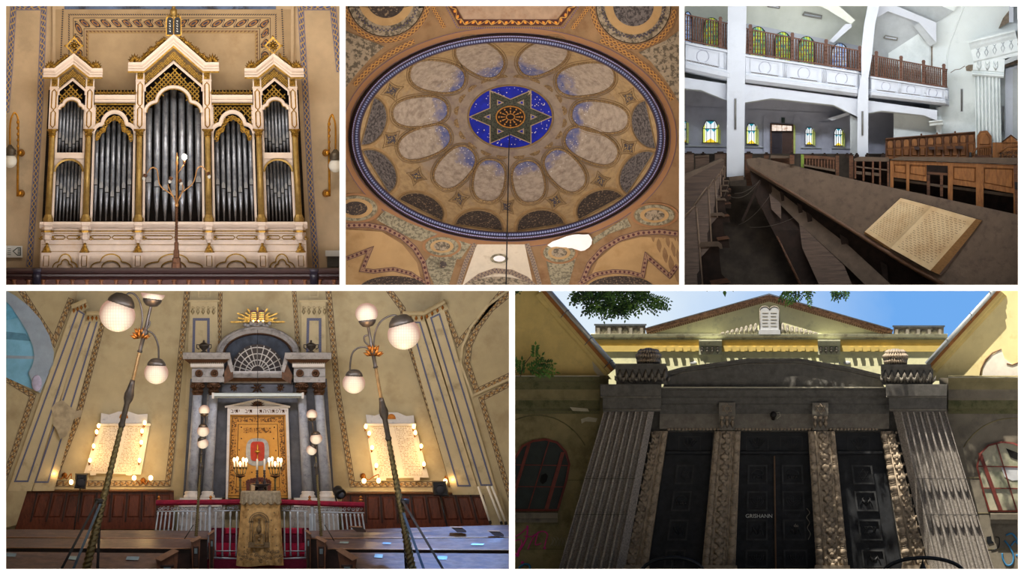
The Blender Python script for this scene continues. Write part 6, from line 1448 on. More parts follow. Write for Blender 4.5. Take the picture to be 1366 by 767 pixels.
# ---- menorahs, bowl, chair, candlesticks behind the reading desk
def menorah(x, label, s):
    o = thing('candle_stand', label, 'candle stand', (x, 666, 318), 'candle stands before the ark doors')
    obj('pole', MB().lathe((x, 637, 318), (x, 711.8, 318), [(0, 1.2), (.04, 2), (.08, 1.2), (.2, 1.6), (.22, 2.2), (.25, 1.5), (.95, 2), (1, 6)], 10), 'antique_brass', o); obj('drip_dish', MB().lathe((x, 634, 318), (x, 638, 318), [(0, 6.5), (.3, 6.8), (.7, 3), (1, 1.4)], 16), 'carved_brown', o)
    for k, (dx, yt) in enumerate(((-8, 616), (-4, 614.5), (0, 621), (4, 615.5), (8, 616.5))):
        a = obj('arm', MB().tube([(x, 634, 318), (x + dx * .8, 632, 318 - (k % 2) * 3), (x + dx, 625, 318 - (k % 2) * 3)], .7, 6), 'antique_brass', o); obj('cup', MB().lathe((x + dx, 622.5, 318 - (k % 2) * 3), (x + dx, 626, 318 - (k % 2) * 3), [(0, 1.9), (.5, 1.7), (1, .8)], 8), 'antique_brass', a)
        c_ = obj('candle', MB().lathe((x + dx, yt, 318 - (k % 2) * 3), (x + dx, 624, 318 - (k % 2) * 3), [(0, 1.1), (1, 1.2)], 8), 'candle_white', a); obj('lit_tip', MB().ball(x + dx, yt - 2.5, 318 - (k % 2) * 3, 1.5, 8, 1.9), 'flame', o)
    lamp('candle_glow', x, 608, 300, 9, (255, 200, 120), .08)
menorah(320.5, 'five armed brass candle stand with lit candles at the left of the golden doors', -1); menorah(367, 'five armed brass candle stand with lit candles at the right of the golden doors', 1)
ch_ = thing('carved_chair', 'carved red brown armchair back with a cream pad behind the bowl', 'chair', (345, 668, 300))
obj('back_frame', MB().ring([(329, 660), (328, 642), (334, 639), (345, 636), (356, 639), (362, 642), (361, 660)], [(333, 660), (333, 646), (337, 644), (345, 643), (353, 644), (357, 646), (357, 660)], 298, 302), M('chair_red', (102, 52, 40), .4, var=.3, scale=9), ch_)
m = MB()
for k in range(7): m.scroll(331 + k * 4.6, 641 - 2 * sin(pi * k / 6), 2.6, 297, 1.2, .8, k, 1 if k % 2 else -1)
obj('carved_crest', m, MATS['chair_red'], ch_); obj('back_pad', MB().bevel([(333, 646), (357, 646), (357, 662), (333, 662)], 299, 302, 2), M('pad_cream', (190, 160, 122), .8), ch_)
bw = thing('offering_bowl', 'wide dark metal bowl standing on the draped reading desk', 'bowl', (348, 658, 262)); obj('bowl', MB().lathe((348.4, 645.5, 256), (348.4, 654.3, 256), [(0, 12.6), (.06, 13.2), (.3, 8), (.55, 3.6), (.7, 3), (.9, 5), (1, 5.4)], 24), M('bowl_dark', (62, 56, 62), .3, .5), bw); obj('rim', MB().tube([(348.4 + 13 * cos(f), 646, 256 + 13 * sin(f)) for f in [2 * pi * k / 24 for k in range(24)]], .6, 5, True), MATS['bowl_dark'], bw)
for x, lb in ((343, 'tall white candle in a dark candlestick, left one above the bowl'), (352.8, 'tall white candle in a dark candlestick, right one above the bowl')):
    o = thing('candlestick', lb, 'candlestick', (x, 646, 278), 'candlesticks above the bowl'); obj('stick', MB().lathe((x, 627, 272), (x, 654.3, 272), [(0, 1.6), (.04, 2.2), (.1, .9), (.16, 2), (.22, 1), (.3, 2), (.36, .9), (.5, 1.2), (.6, 2.6), (1, 3)], 10), M('stick_dark', (58, 52, 54), .35, .5), o); obj('candle', MB().lathe((x, 612, 272), (x, 627, 272), [(0, .8), (.05, 1.2), (1, 1.4)], 8), 'candle_white', o)

# ---- reading desk under an embroidered cloth
rd = thing('reading_desk', 'reading desk draped in a gold embroidered cloth with silver scalloped valance', 'reading desk', (347, 757, 250))
rows = []
for j in range(22):
    t = j / 21; y = 660 + 93 * t; row = []
    for i in range(61):
        f = i / 60; a = pi * f; xl, xr = 322.5 - 7.5 * t, 372.5 + 6 * t; x = xl + (xr - xl) * f; fold = 1.6 * t * sin(f * 34 + 2 * sin(t * 2)) + 1.0 * t * sin(f * 13)
        row.append((x, y + 1.6 * sin(f * 3.1 * 2 + 1) * (t > .98) + 3 * sin(pi * f) * t, 262 - 17 * sin(a) ** .5 - fold))
    rows.append(row)
obj('cloth', MB().loft(rows, True), 'cloth_gold', rd)
rows = []
for j in range(8):
    t = j / 7; row = []
    for i in range(91):
        f = i / 90; x = 321 + 53.5 * f; sc_ = 3.2 * abs(sin(f * pi * 6)) if j == 7 else 0; row.append((x + (f - .5) * t * 2, 657 + 13 * t + sc_, 262 - 18.5 * sin(pi * f) ** .5 - 1.2 * t * sin(f * 60)))
    rows.append(row)
obj('valance', MB().loft(rows, True), 'valance_silver', rd, label='silver scalloped valance')
obj('valance_braid', MB().tube([(321 + 53.5 * i / 90 + (i / 90 - .5) * 2, 670.2 + 3.2 * abs(sin(i / 90 * pi * 6)), 261 - 19.4 * sin(pi * i / 90) ** .5) for i in range(91)], .8, 5), 'embroidery', rd)
obj('top_pad', MB().loft([[(321 + 53.5 * i / 30, 657.2, 262 - 18.4 * sin(pi * i / 30) ** .5) for i in range(31)], [(322 + 51.5 * i / 30, 655, 262 - 16 * sin(pi * i / 30) ** .5) for i in range(31)], [(323 + 49.5 * i / 30, 654.6, 268 + 4 * sin(pi * i / 30)) for i in range(31)]], True), 'valance_silver', rd)
D_ = 242.2
m = MB()
for r_ in (13, 10.5, 8.6): m.tube([(x, y, D_ - .4 * (13 - r_)) for x, y in arc(345.5, 696, r_, r_ * .95, 180, 0, 18)], .75, 5)
for x in (333.5, 336.5, 354.5, 357.5): m.tube([(x, 697, D_), (x, 724, D_)], .8, 5)
for x in (335, 356): m.box(x - 3.4, 695, x + 3.4, 697.5, D_ - .6, D_ + 1); m.box(x - 3.8, 723, x + 3.8, 729, D_ - .6, D_ + 1)
m.box(331, 729, 360, 730.5, D_ - .6, D_ + 1); m.ring([(339, 712), (352, 712), (353, 727), (338, 727)], [(340.5, 713.5), (350.5, 713.5), (351.5, 725.5), (339.5, 725.5)], D_ - .6, D_ + 1)
m.lathe((345.5, 694, D_), (345.5, 712, D_), [(0, .5), (.2, 1.8), (.3, .8), (.6, 3.4), (.8, 3.6), (1, 1)], 8); m.ball(345.5, 693, D_, 1.6, 8); m.ball(345.5, 720, D_, 2.2, 8)
for k in range(5): m.scroll(337 + k * 4.4, 716 + 6 * (k % 2), 1.7, D_, 1, .4)
obj('embroidered_gate', m, 'embroidery', rd); m = MB(); r9 = random.Random(9)
for k in range(46): x = 320 + k * 1.22; m.scroll(x, 742 + r9.uniform(-9, 6), r9.uniform(1.6, 2.8), D_ + 8 * abs((x - 346) / 27) ** 3 - 3, 1.1, .5, r9.uniform(0, 6))
obj('embroidered_hem', m, 'embroidery', rd); 
for x, y in ((328, 690), (366, 684), (325, 712), (368, 706), (326, 730), (369, 728), (331, 680), (362, 694), (364, 716)): obj('embroidered_star', MB().ball(x, y, D_ + 3, 1, 6), 'embroidery', rd)

# ---- silver railing with its red velvet bar
br = thing('chancel_railing', 'silver balustrade with red velvet bar in front of the ark', 'railing', (346, 745, 284))
m = MB()
for q in ([(208, 669), (322, 668)], [(373, 668), (486, 672)]): m.molding(q, [(-3.4, 296), (-3.4, 284), (-1, 281), (2.4, 281), (4, 284), (4, 296)])
bar = obj('velvet_bar', m, 'velvet', br, label='red velvet bar') if False else None
obj('velvet_bar', MB().molding([(208, 671), (322, 670)], [(-3.4, 296), (-3.4, 284), (-1, 281), (2.4, 281), (4, 284), (4, 296)]), 'velvet', br, label='red velvet bar'); obj('velvet_bar', MB().molding([(373, 670), (486, 674)], [(-3.4, 296), (-3.4, 284), (-1, 281), (2.4, 281), (4, 284), (4, 296)]), 'velvet', br, label='red velvet bar')
def bal(x0, y0, x1, y1, r_=1.1): obj('baluster', MB().lathe((x0, y0, 288), (x1, y1, 288), [(0, r_), (.1, r_ * 1.5), (.16, r_), (.5, r_ * 1.1), (.9, r_), (1, r_ * 1.5)], 8), 'rail_silver', br)
for k in range(13): x = 211 + k * 5.2 + k * k * .05; bal(x, 683, x - 4 + k * .3, 712, 1.0)
for k in range(13): x = 483 - k * 5.2 - k * k * .05; bal(x, 685, x + 4 - k * .3, 712, 1.0)
for x in (279.5, 416.5): bal(x, 674, x + (0), 712, 1.9)
for x in (288, 297.5, 307.5, 316): bal(x, 681, x - 1, 742)
for x in (379, 387, 397, 407): bal(x, 681, x + .8, 742)
for q in ([(285, 681.5), (320, 681)], [(376, 681), (410, 682)], [(284, 735), (317, 735)], [(378, 735), (411, 735)], [(282, 744), (318, 745.5)], [(377, 745.5), (412, 744)], [(209, 682), (276, 682)], [(420, 683), (486, 684)]):
    obj('cross_bar', MB().tube([(q[0][0], q[0][1], 287), (q[1][0], q[1][1], 287)], 1.5 if q[0][1] > 743 else .8, 6), 'rail_silver', br)
for x0, x1, y in ((211, 275, 678), (286, 318, 677), (377, 410, 677), (421, 484, 679)):
    m = MB(); n_ = int((x1 - x0) / 5)
    for k in range(n_): m.scroll(x0 + (k + .5) * (x1 - x0) / n_, y, 2.6, 287, 1.2, .6, k * 2, 1 if k % 2 else -1)
    obj('scrollwork', m, 'rail_silver', br)
for x in (212, 281, 413, 481): obj('brass_knob', MB().lathe((x, 661, 288), (x, 668, 288), [(0, .5), (.3, 2.2), (.5, 1.8), (.6, 1), (.8, 2.6), (1, 3)], 10), 'leaf_gold', br)
struct('chancel_step', MB().box(205, 712, 490, 746, 300, 398), 'marble_grey'); struct('chancel_floor_step', MB().box(268, 746, 424, 761, 280, 398), 'carpet_dark')
cp = thing('red_carpet', 'red carpet on the steps behind the silver gates', 'carpet', (346, 745, 294))
obj('step_cover', MB().prism([(278, 724), (416, 724), (414, 744), (282, 744)], 292, 300), 'carpet_red', cp); obj('riser_cover', MB().prism([(282, 704), (412, 704), (414, 724), (280, 724)], 297, 300.5), 'carpet_dark', cp); obj('step_roll', MB().tube([(280, 741, 293), (416, 741, 293)], 2.4, 8), 'carpet_red', cp)
for x0, x1, lb in ((300, 318, 'small red seat seen through the left silver gate'), (378, 404, 'small red seat seen through the right silver gate')):
    o = thing('red_stool', lb, 'stool', ((x0 + x1) / 2, 724, 294), 'red seats behind the gates'); obj('seat', MB().bevel([(x0, 704), (x1, 704), (x1, 713), (x0, 713)], 291, 296.4, 1.5), 'carpet_red', o); obj('skirt', MB().prism([(x0 + 1, 713), (x1 - 1, 713), (x1 - 1, 723.2), (x0 + 1, 723.2)], 292, 296.4), 'carpet_dark', o)

# ---- desks and bench ends, rising towards the back
def bench(label, pts, d0, d1, end, grp='bench desks on both sides'):
    """slanting desk board, light nosing, dark front and one carved end"""
    (ax, ay), (bx, by), (cx_, cy_), (dx, dy) = pts
    o = thing('bench_desk', label, 'bench desk', ((cx_ + dx) / 2, 759, d0), grp)
    obj('desk_board', MB().loft([[(ax, ay, d1), (bx, by, d1)], [(dx, dy, d0), (cx_, cy_, d0)], [(dx, dy + 1.6, d0), (cx_, cy_ + 1.6, d0)], [(ax, ay + 1.6, d1 + 1), (bx, by + 1.6, d1 + 1)]]), 'bench_top', o)
    obj('nosing', MB().tube([(dx, dy + .8, d0 - .5), (cx_, cy_ + .8, d0 - .5)], .9, 6), 'bench_edge', o)
    obj('front_board', MB().box(min(dx, cx_) + .5, dy + 1.5, max(dx, cx_) - .5, 761, d0 + 3, d0 + 6), 'bench_dark', o)
    if end:
        q, capq = end; e_ = obj('bench_end', MB().prism(q, d0 - 8, d0 + 6), 'bench_brown', o); obj('end_cap', MB().prism(capq, d0 - 11, d0 + 8), 'bench_edge', e_)
        xs = [p[0] for p in q]; xm, w_ = (min(xs) + max(xs)) / 2, (max(xs) - min(xs)); ym = max(p[1] for p in capq)
        obj('end_panel', MB().bevel([(xm - w_ * .3, ym + 5), (xm + w_ * .3, ym + 5), (xm + w_ * .3, 757), (xm - w_ * .3, 757)], d0 - 9.5, d0 - 8, 1), 'bench_dark', e_)
        obj('name_plate', MB().box(xm - w_ * .16, ym + 8, xm + w_ * .16, ym + 15, d0 - 10.4, d0 - 9.4), 'plate_metal', e_)
bench('farthest desk row on the left side, ending at the gate', [(7.2, 706), (279, 708), (277, 718), (7.2, 716)], 262, 282, ([(279, 711), (286, 709), (285, 761), (279, 761)], [(277, 712), (285, 706), (287, 708), (279, 714)]))
bench('middle desk row on the left side, with spotted dark top', [(7.2, 718), (262, 719), (254, 731), (7.2, 730)], 222, 250, ([(255, 722), (267.5, 718), (265, 761), (257, 761)], [(253, 721), (266, 714.5), (269, 717), (257, 723.5)]))
bench('nearest desk row on the left side, lying at the bottom edge', [(7.2, 736), (228, 738), (210, 759.5), (7.2, 759.5)], 180, 212, ([(208, 746), (238, 735), (236, 761), (210, 761)], [(206, 745), (231, 731.5), (239, 735), (215, 748.5)]))
bench('farthest desk row on the right side, running behind the brass lamp post', [(413, 708), (679.8, 700), (679.8, 716), (414, 717.5)], 262, 282, ([(408, 709), (414.5, 711), (414.5, 761), (409, 761)], [(406.5, 708), (409, 706), (416, 711), (414, 713.5)]))
bench('middle desk row on the right side, with a bluish shine', [(432, 719.5), (679.8, 717.5), (679.8, 733), (437, 731.5)], 222, 250, ([(422, 718), (435, 722), (434, 761), (424, 761)], [(420, 717), (423, 714.5), (437, 721), (433, 724)]))
bench('nearest desk row on the right side, with the strongest bluish shine', [(466, 737), (679.8, 738.5), (679.8, 760), (477, 760)], 180, 212, ([(450, 735), (476, 746), (474, 761), (454, 761)], [(448, 734), (455, 730), (478, 744), (470, 748)]))
for x, y, d, lb in ((612, 704, 258, 'dark hinged book rest on the farthest right desk row, nearest the leaning tubes'), (478, 703.5, 258, 'small dark hinged book rest behind the right brass lamp post base'), (662, 709, 251, 'dark hinged book rest at the right edge of the farthest right desk row')):
    o = thing('book_rest', lb, 'book rest', (x, y + 5, d), 'hinged book rests on the right desks'); obj('flap', MB().prism([(x - 11, y - 1), (x + 4, y - .5), (x + 10, y + 4), (x + 10, y + 6.5), (x - 2, y + 6)], d, d + 8), 'bench_dark', o); obj('ledge', MB().prism([(x - 12, y - 2), (x + 5, y - 1.4), (x + 5, y), (x - 12, y - .4)], d - 1, d + 2), 'bench_edge', o)
for i, (x, y, d, w_, lb) in enumerate(((177, 744.5, 192, 9, 'pale paper slip on the nearest left desk row'), (98, 744, 193, 7, 'faint paper slip on the nearest left desk row beside the lamp post legs'), (14, 740, 200, 8, 'faint paper slip on the nearest left desk row at the left edge'), (459, 723.5, 236, 6.5, 'cream paper slip on the middle right desk row'), (516, 724.5, 234, 6, 'white oval paper slip on the middle right desk row by the lamp post'), (505, 741.5, 200, 6, 'grey paper slip on the nearest right desk row'), (590, 744, 196, 7, 'green grey paper slip on the nearest right desk row'), (637, 726, 232, 9, 'pinkish paper slip on the middle right desk row'))):
    def dk(yy, i=i): 
        r_ = {0: (736, 759.5, 212, 180), 1: (736, 759.5, 212, 180), 2: (736, 759.5, 212, 180), 3: (719.5, 731.5, 250, 222), 4: (719, 732, 250, 222), 5: (737, 760, 212, 180), 6: (738, 760, 212, 180), 7: (717.5, 733, 250, 222)}[i]; return r_[2] + (r_[3] - r_[2]) * (yy - r_[0]) / (r_[1] - r_[0]) - 2.2
    h_ = 1.3 if i in (3, 4, 7) else 2.6
    q = [(x - w_ * .8, y - h_), (x + w_, y - h_ * .8), (x + w_ * .8, y + h_), (x - w_, y + h_ * .8)]; m = MB().poly([(a, b, dk(b)) for a, b in q])
    tag(obj('paper_slip', m, M('slip_a', (132, 146, 142), .7) if i % 2 else M('slip_b', (112, 128, 134), .7)), lb, 'paper', 'paper slips on the desks')

# ---- lamp posts with globes
def globe(par, x, y, r, cap, d):
    """cap = direction (dx, dy) from the globe to its holder"""
    b = MB().lathe((x + cap[0] * r * 1.0, y + cap[1] * r * 1.0, d), (x - cap[0] * r, y - cap[1] * r, d), [((1 - cos(pi * k / 16)) / 2, max(.01, r * 1.06 * sin(pi * k / 16))) for k in range(17) if y + cap[1] * r * cos(pi * k / 16) > 391], 36, True, 0, 18, .018)
    g_ = obj('globe', b, 'lamp_globe', par, label='lit glass globe')
    obj('globe_cap', MB().lathe((x + cap[0] * r * 1.32, y + cap[1] * r * 1.32, d), (x + cap[0] * r * .62, y + cap[1] * r * .62, d), [(0, r * .18), (.12, r * .5), (.5, r * .74), (.8, r * .84), (1, r * .82)], 18), 'dark_bronze', g_)
def lamp_post(label, foot, top, joints, r0, r1, d, globes, legs, arms, hub, grp):
    o = thing('lamp_post', label, 'lamp post', (foot[0], foot[1], d), grp)
    P_ = lambda t: (foot[0] + (top[0] - foot[0]) * t, foot[1] + (top[1] - foot[1]) * t, d)
    t1 = joints[0]
    obj('spiral_shaft', MB().lathe(P_(0), P_(t1), [(k / 150, r0 + (r1 - r0) * k / 150) for k in range(151)], 14, True, 9, 3, .14), 'antique_brass', o)
    obj('shaft_knop', MB().lathe(P_(t1 - .005), P_(joints[1]), [(0, r1), (.06, r1 * 1.5), (.12, r1 * 1.1), (.5, r1 * 1.15), (.6, r1 * 1.9), (.7, r1 * 2), (.8, r1 * 1.5), (.9, r1 * 1.2), (1, r1)], 16), 'dark_bronze', o)
    obj('upper_spiral', MB().lathe(P_(joints[1]), P_(joints[2]), [(k / 50, r1 * .72) for k in range(51)], 12, True, 5, 3, .16), M('warm_brass', (150, 122, 84), .35, .7, var=.25) if r0 > 3 else 'antique_brass', o)
    obj('upper_stem', MB().lathe(P_(joints[2]), P_(1), [(0, r1 * .75), (.02, r1 * 1.2), (.06, r1 * .8), (.3, r1 * .9), (.34, r1 * 1.8), (.4, r1 * 1.5), (.45, r1 * .7), (.95, r1 * .6), (1, r1)], 12), 'dark_bronze', o)
    if hub:
        b = MB(); x, y = hub
        for k in range(11):
            a = pi * 2 * k / 11; b.leaf(x + cos(a) * 2, y + 2, -pi / 2 + cos(a) * 1.25, 13 if r0 > 3 else 4, 5.5, d - 4 * sin(a), 3)
            b.leaf(x + cos(a) * 3, y - 3, -pi / 2 + cos(a) * .5, 11 if r0 > 3 else 3, 4, d - 3 * sin(a), 2.4)
        obj('gilt_leaves', b, 'leaf_gold', o)
    for pth in arms: obj('arm', MB().tube(sm([Vector((p[0], p[1], d)) for p in pth]), r1 * .42, 7), 'dark_bronze', o)
    for x, y, r, cap in globes: globe(o, x, y, r, cap, d)
    for (x0, y0), (x1, y1), mt, dd in legs:
        obj('leg', MB().prism([(x0 - 1.7, y0), (x0 + 1.7, y0), (x1 + 1.9, y1), (x1 - 1.9, y1)], d + dd, d + dd + 3), mt, o)
    if legs: x0, y0 = legs[0][0]; obj('leg_collar', MB().lathe((x0 + 3, y0 - 3, d), (x0 + 2.4, y0 + 4, d), [(0, r1 * 1.9), (.3, r1 * 2.1), (.7, r1 * 2.1), (1, r1 * 1.9)], 14), 'iron_dark', o)
lamp_post('tall spiral brass lamp post with lit globes at the left, a tripod at its foot', (114.5, 761), (204, 398), (.53, .70, .80), 5.8, 3.3, 150, [(156.5, 420, 22.5, (.32, -.95)), (204.5, 389, 15.5, (-.12, .99)), (208.5, 497.5, 15, (.02, -1))], [((130, 668), (81, 761), 'black_satin', -8), ((134, 672), (97, 761), 'leg_grey', -10), ((134, 674), (130, 761), 'black_satin', 8)],
          [[(187, 447), (190, 425), (187, 404), (180, 393), (172, 391), (166, 397)], [(190, 446), (198, 442), (206, 448), (211, 462), (211.5, 480)], [(193, 440), (198, 436), (200, 430), (197, 427)]], (187, 450), 'tall brass lamp posts in front')
lamp_post('tall spiral brass lamp post with lit globes at the right, a tripod at its foot', (550, 761), (490.5, 432), (.53, .70, .82), 5.6, 3.1, 150, [(539, 446, 20.5, (-.25, -.96)), (489, 418, 14, (.1, .99)), (472, 511, 14, (.04, -1))], [((537, 668), (592, 761), 'dark_bronze', -8), ((538, 684), (566, 761), 'leg_grey', -10), ((537, 674), (542, 761), 'black_satin', 8)],
          [[(498, 470), (500, 446), (507, 430), (519, 422), (529, 421), (534, 427)], [(495, 468), (487, 463), (476, 465), (469, 474), (466.5, 494)], [(494, 462), (487, 456), (486, 449), (491, 447)]], (498, 473), 'tall brass lamp posts in front')
lamp_post('slender lamp post with three small globes in front of the left ark columns', (261.5, 715.4), (269, 601), (.72, .86, .93), 2.1, 1.5, 226, [(272.4, 547, 6.8, (0, 1)), (271, 575, 7.6, (0, -1)), (270.6, 591.5, 7, (-.3, -.95))], [], [[(269, 601), (271, 580), (272.4, 556)], [(269, 600), (268, 590), (271, 584)]], None, 'slender lamp posts before the railing')
lamp_post('slender lamp post with three small globes in front of the right ark columns', (428.5, 715.4), (420.5, 601), (.72, .86, .93), 2.1, 1.5, 226, [(416, 553, 6.8, (0, 1)), (421.7, 585, 7.6, (-.1, -.99)), (415.5, 600.5, 6.6, (.5, -.85))], [], [[(420.5, 601), (419, 580), (416.5, 562)], [(420.5, 600), (421, 590), (421.5, 576)]], None, 'slender lamp posts before the railing')
for x, y, e in ((157, 448, 16), (208, 516, 10), (204, 404, 8), (539, 470, 16), (472, 528, 10), (489, 436, 8), (272, 560, 5), (417, 566, 5)): lamp('globe_glow', x, y, 134 if e > 6 else 212, e, (255, 200, 140), .12)
for a, b, lb in (((258, 700), (246, 719), 'thin black stay leaning beside the left slender lamp post'), ((433, 700), (446, 722), 'thin black stay leaning beside the right slender lamp post')):
    tag(obj('stay_rod', MB().tube([(a[0], a[1], 224), (b[0], b[1], 218)], .6, 5), 'black_satin'), lb, 'rod', 'stay rods')
# ------------------------------------------------------------------ the street front with the portico
DOFF = 60.   # the street front stands back from the rooms
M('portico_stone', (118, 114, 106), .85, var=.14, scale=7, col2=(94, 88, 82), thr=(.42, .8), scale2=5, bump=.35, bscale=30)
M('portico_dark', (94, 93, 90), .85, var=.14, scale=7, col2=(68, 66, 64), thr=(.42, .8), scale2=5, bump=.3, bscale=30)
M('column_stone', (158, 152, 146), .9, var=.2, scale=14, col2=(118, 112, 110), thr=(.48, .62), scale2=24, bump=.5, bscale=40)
M('carved_stone', (158, 144, 126), .85, var=.16, scale=6, col2=(120, 108, 94), thr=(.5, .7), scale2=5)
M('wing_stone', (128, 120, 88), .9, var=.15, scale=2, col2=(96, 92, 64), thr=(.48, .68), scale2=1.6, bump=.2); M('wing_grey', (118, 112, 100), .9, var=.14, scale=2, col2=(94, 90, 82), thr=(.5, .7), scale2=1.8)
M('moss_shade_stone', (104, 102, 74), .9, var=.2, scale=3, col2=(70, 74, 48), thr=(.45, .65), scale2=3); M('pale_ledge', (172, 168, 150), .85, var=.1)
M('stucco_yellow', (206, 186, 122), .9, var=.08, scale=2, col2=(190, 172, 116), thr=(.5, .7)); M('stucco_bright', (228, 214, 160), .9, var=.05, scale=2, col2=(214, 196, 138), thr=(.55, .75))
M('hall_yellow', (196, 174, 104), .9, var=.08, scale=3); M('hall_pale', (222, 222, 184), .9, var=.06, scale=3, col2=(188, 190, 160), thr=(.5, .7)); M('hall_ledge', (196, 198, 172), .85, var=.1, scale=4, col2=(160, 156, 134), thr=(.52, .66), scale2=5)
M('roof_brick', (152, 118, 98), .9, var=.25, scale=9, col2=(110, 82, 70), thr=(.48, .6), scale2=14); M('relief_grey', (140, 136, 126), .9, var=.15, scale=8); M('tablet_pale', (180, 184, 190), .85, var=.04)
M('parapet_stone', (168, 160, 154), .9, var=.2, scale=8, col2=(112, 104, 98), thr=(.5, .65), scale2=9)
M('fascia_brown', (150, 98, 50), .7, var=.2, scale=4); M('gutter_zinc', (172, 178, 180), .4, .4, var=.1); M('zinc_dark', (96, 104, 112), .4, .4)
M('door_black', (34, 37, 42), .75, var=.3, scale=4, col2=(22, 24, 28), thr=(.5, .7)); M('door_relief', (48, 50, 53), .7, var=.3); M('window_red', (98, 42, 36), .6, var=.2, scale=6)
M('glass_dark', (24, 36, 36), .55, var=.3, scale=3); M('glass_reflection', (160, 158, 138), .25, var=.15, scale=3, col2=(120, 128, 104), thr=(.45, .65), scale2=2); M('void_black', (8, 8, 8), .9)  # right window's pale panes: the reflection is put into the glass colour
M('paint_magenta', (196, 48, 128), .6); M('paint_blue', (46, 118, 168), .6); M('paint_white', (196, 200, 196), .7); M('paint_pale', (142, 142, 122), .8)
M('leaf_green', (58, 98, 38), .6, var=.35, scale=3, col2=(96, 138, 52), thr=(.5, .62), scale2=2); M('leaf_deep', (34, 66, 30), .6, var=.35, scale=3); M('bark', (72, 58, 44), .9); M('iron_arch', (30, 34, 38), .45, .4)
M('bare_render', (232, 226, 216), .9, var=.06); M('crack_brown', (112, 84, 64), .9); M('street_paving', (112, 108, 100), .9, var=.15)
struct('floor_forecourt', MB().prism([(640, 763), (1400, 763), (1400, 768), (640, 768)], 380, 900), 'street_paving')
# ---- the hall behind, with its pediment
hb = thing('pedimented_hall', 'pale yellow hall with a pediment and stone tablets rising behind the portico', 'building', (1026, 763, 780))
H = lambda n, mb, mat, par=None, **k: obj(n, mb, mat, par or hb, **k)
H('wall', MB().prism([(790, 452), (1262, 452), (1262, 763), (790, 763)], 780, 800), 'hall_pale')
H('tympanum', MB().prism([(856, 448), (1026, 398), (1194, 448)], 784, 800), 'hall_pale')
H('raking_cornice', MB().molding([(862, 443), (1026, 398.5), (1190, 445)], [(-3, 800), (-3, 779), (-1, 778), (0, 776), (3, 774), (5.5, 773), (5.5, 800)]), 'roof_brick')
H('cornice_dentils', MB().strip([(866, 445), (1026, 401), (1186, 447)], 2.4, 777.5, unit=3), PM('brick_dentil', lambda nt, u, v: mixc(nt, u.fr().gt(.5), (178, 150, 116), (128, 96, 72))))
H('roof_edge', MB().molding([(864, 437.6), (1026, 392.6), (1188, 439)], [(0, 800), (0, 772), (1.2, 772), (1.2, 800)]), 'zinc_dark')
H('main_cornice', MB().molding([(788, 453), (1264, 453)], [(0, 800), (0, 778), (2, 777), (4, 774), (7.5, 773), (8, 800)]), 'hall_ledge')
H('frieze_band', MB().molding([(790, 461), (1262, 461)], [(0, 790), (0, 779), (3, 778), (6, 776.5), (8, 776), (8, 790)]), 'hall_yellow')
H('yellow_band', MB().box(790, 461, 1262, 469, 777, 781), 'hall_yellow')
for k in range(42):
    x = 862 + k * 10.9
    if 850 < x < 1196 and not 930 < x < 965 and not 1088 < x < 1124: H('dentil', MB().box(x, 462.5, x + 4.6, 468, 773, 778), 'hall_yellow')
for x0, x1 in ((932.5, 963), (1091, 1121)):
    o = H('pilaster', MB().box(x0 + 1, 472, x1 - 2, 600, 772, 780), 'hall_pale'); obj('capital', MB().molding([(x0, 473), (x1, 473)], [(0, 780), (0, 769), (11, 768), (12, 765), (18, 762), (20, 762), (20, 780)]), 'hall_ledge', o)
    m = MB()
    for k in range(4): m.leaf(x0 + 4 + k * 7, 472, -pi / 2, 9, 6, 768, 2.5); m.ball(x0 + 4 + k * 7, 464, 767, 2.2, 8)
    obj('capital_leaves', m, 'relief_grey', o)
tb = H('law_tablets', MB().prism([(1013.5, 444), (1013.5, 414)] + arc(1020, 414, 6.5, 5.5, 180, 15, 8) + arc(1033, 414, 6.5, 5.5, 165, 0, 8) + [(1039.5, 414), (1039.5, 444)], 776, 784), 'tablet_pale', label='white double arched stone tablets')
obj('tablet_frame', MB().tube([(x, y, 776) for x, y in [(1013.5, 444), (1013.5, 414)] + arc(1020, 414, 6.5, 5.5, 180, 15, 8) + arc(1033, 414, 6.5, 5.5, 165, 0, 8) + [(1039.5, 444)]], .8, 5), 'relief_grey', tb); obj('tablet_base', MB().box(1012, 440, 1041, 446, 773, 784), 'tablet_pale', tb)
m = MB()
for k in range(5):
    for x in (1017, 1028): m.box(x, 417 + k * 4.4, x + 8 - (k % 2), 418 + k * 4.4, 775.6, 776.2)
obj('lettering', m, 'relief_grey', tb)
for s_ in (-1, 1):
    m = MB()
    for k in range(8):
        x = 1026 + s_ * (18 + k * 6.2); h_ = 15 * (1 - k / 9); m.lathe((x, 446 - h_, 780), (x, 446, 780), [(0, .6), (.15, 2.2), (.6, 2.6), (1, 2.4)], 8); m.leaf(x + s_ * 2.5, 446, -pi / 2 - s_ * .3, h_ * .8, 3.4, 778, 2)
    H('sheaf_relief', m, 'relief_grey')
for x0, x1, y0, y1 in ((794, 861, 432, 446), (1192, 1259, 434, 447)):
    o = H('parapet', MB().box(x0, y0 + 2, x1, y1, 778, 800), 'parapet_stone'); obj('parapet_cap', MB().box(x0 - 1.5, y0, x1 + 1.5, y0 + 2.4, 774, 802), 'zinc_dark', o)
    for k in range(5): obj('parapet_post', MB().box(x0 + 2 + k * 14.5, y0 + 2.4, x0 + 6 + k * 14.5, y1, 775, 778.5), 'relief_grey', o)
    for k in range(4): obj('relief_swag', MB().ball(x0 + 11 + k * 14.5, y0 + 8, 778, 4, 10, .8, .4), 'relief_grey', o)
for x in (925, 952, 1116, 1130): H('plaster_scar', MB().ball(x, 484, 779, 5, 10, .5, .2), 'tablet_pale')
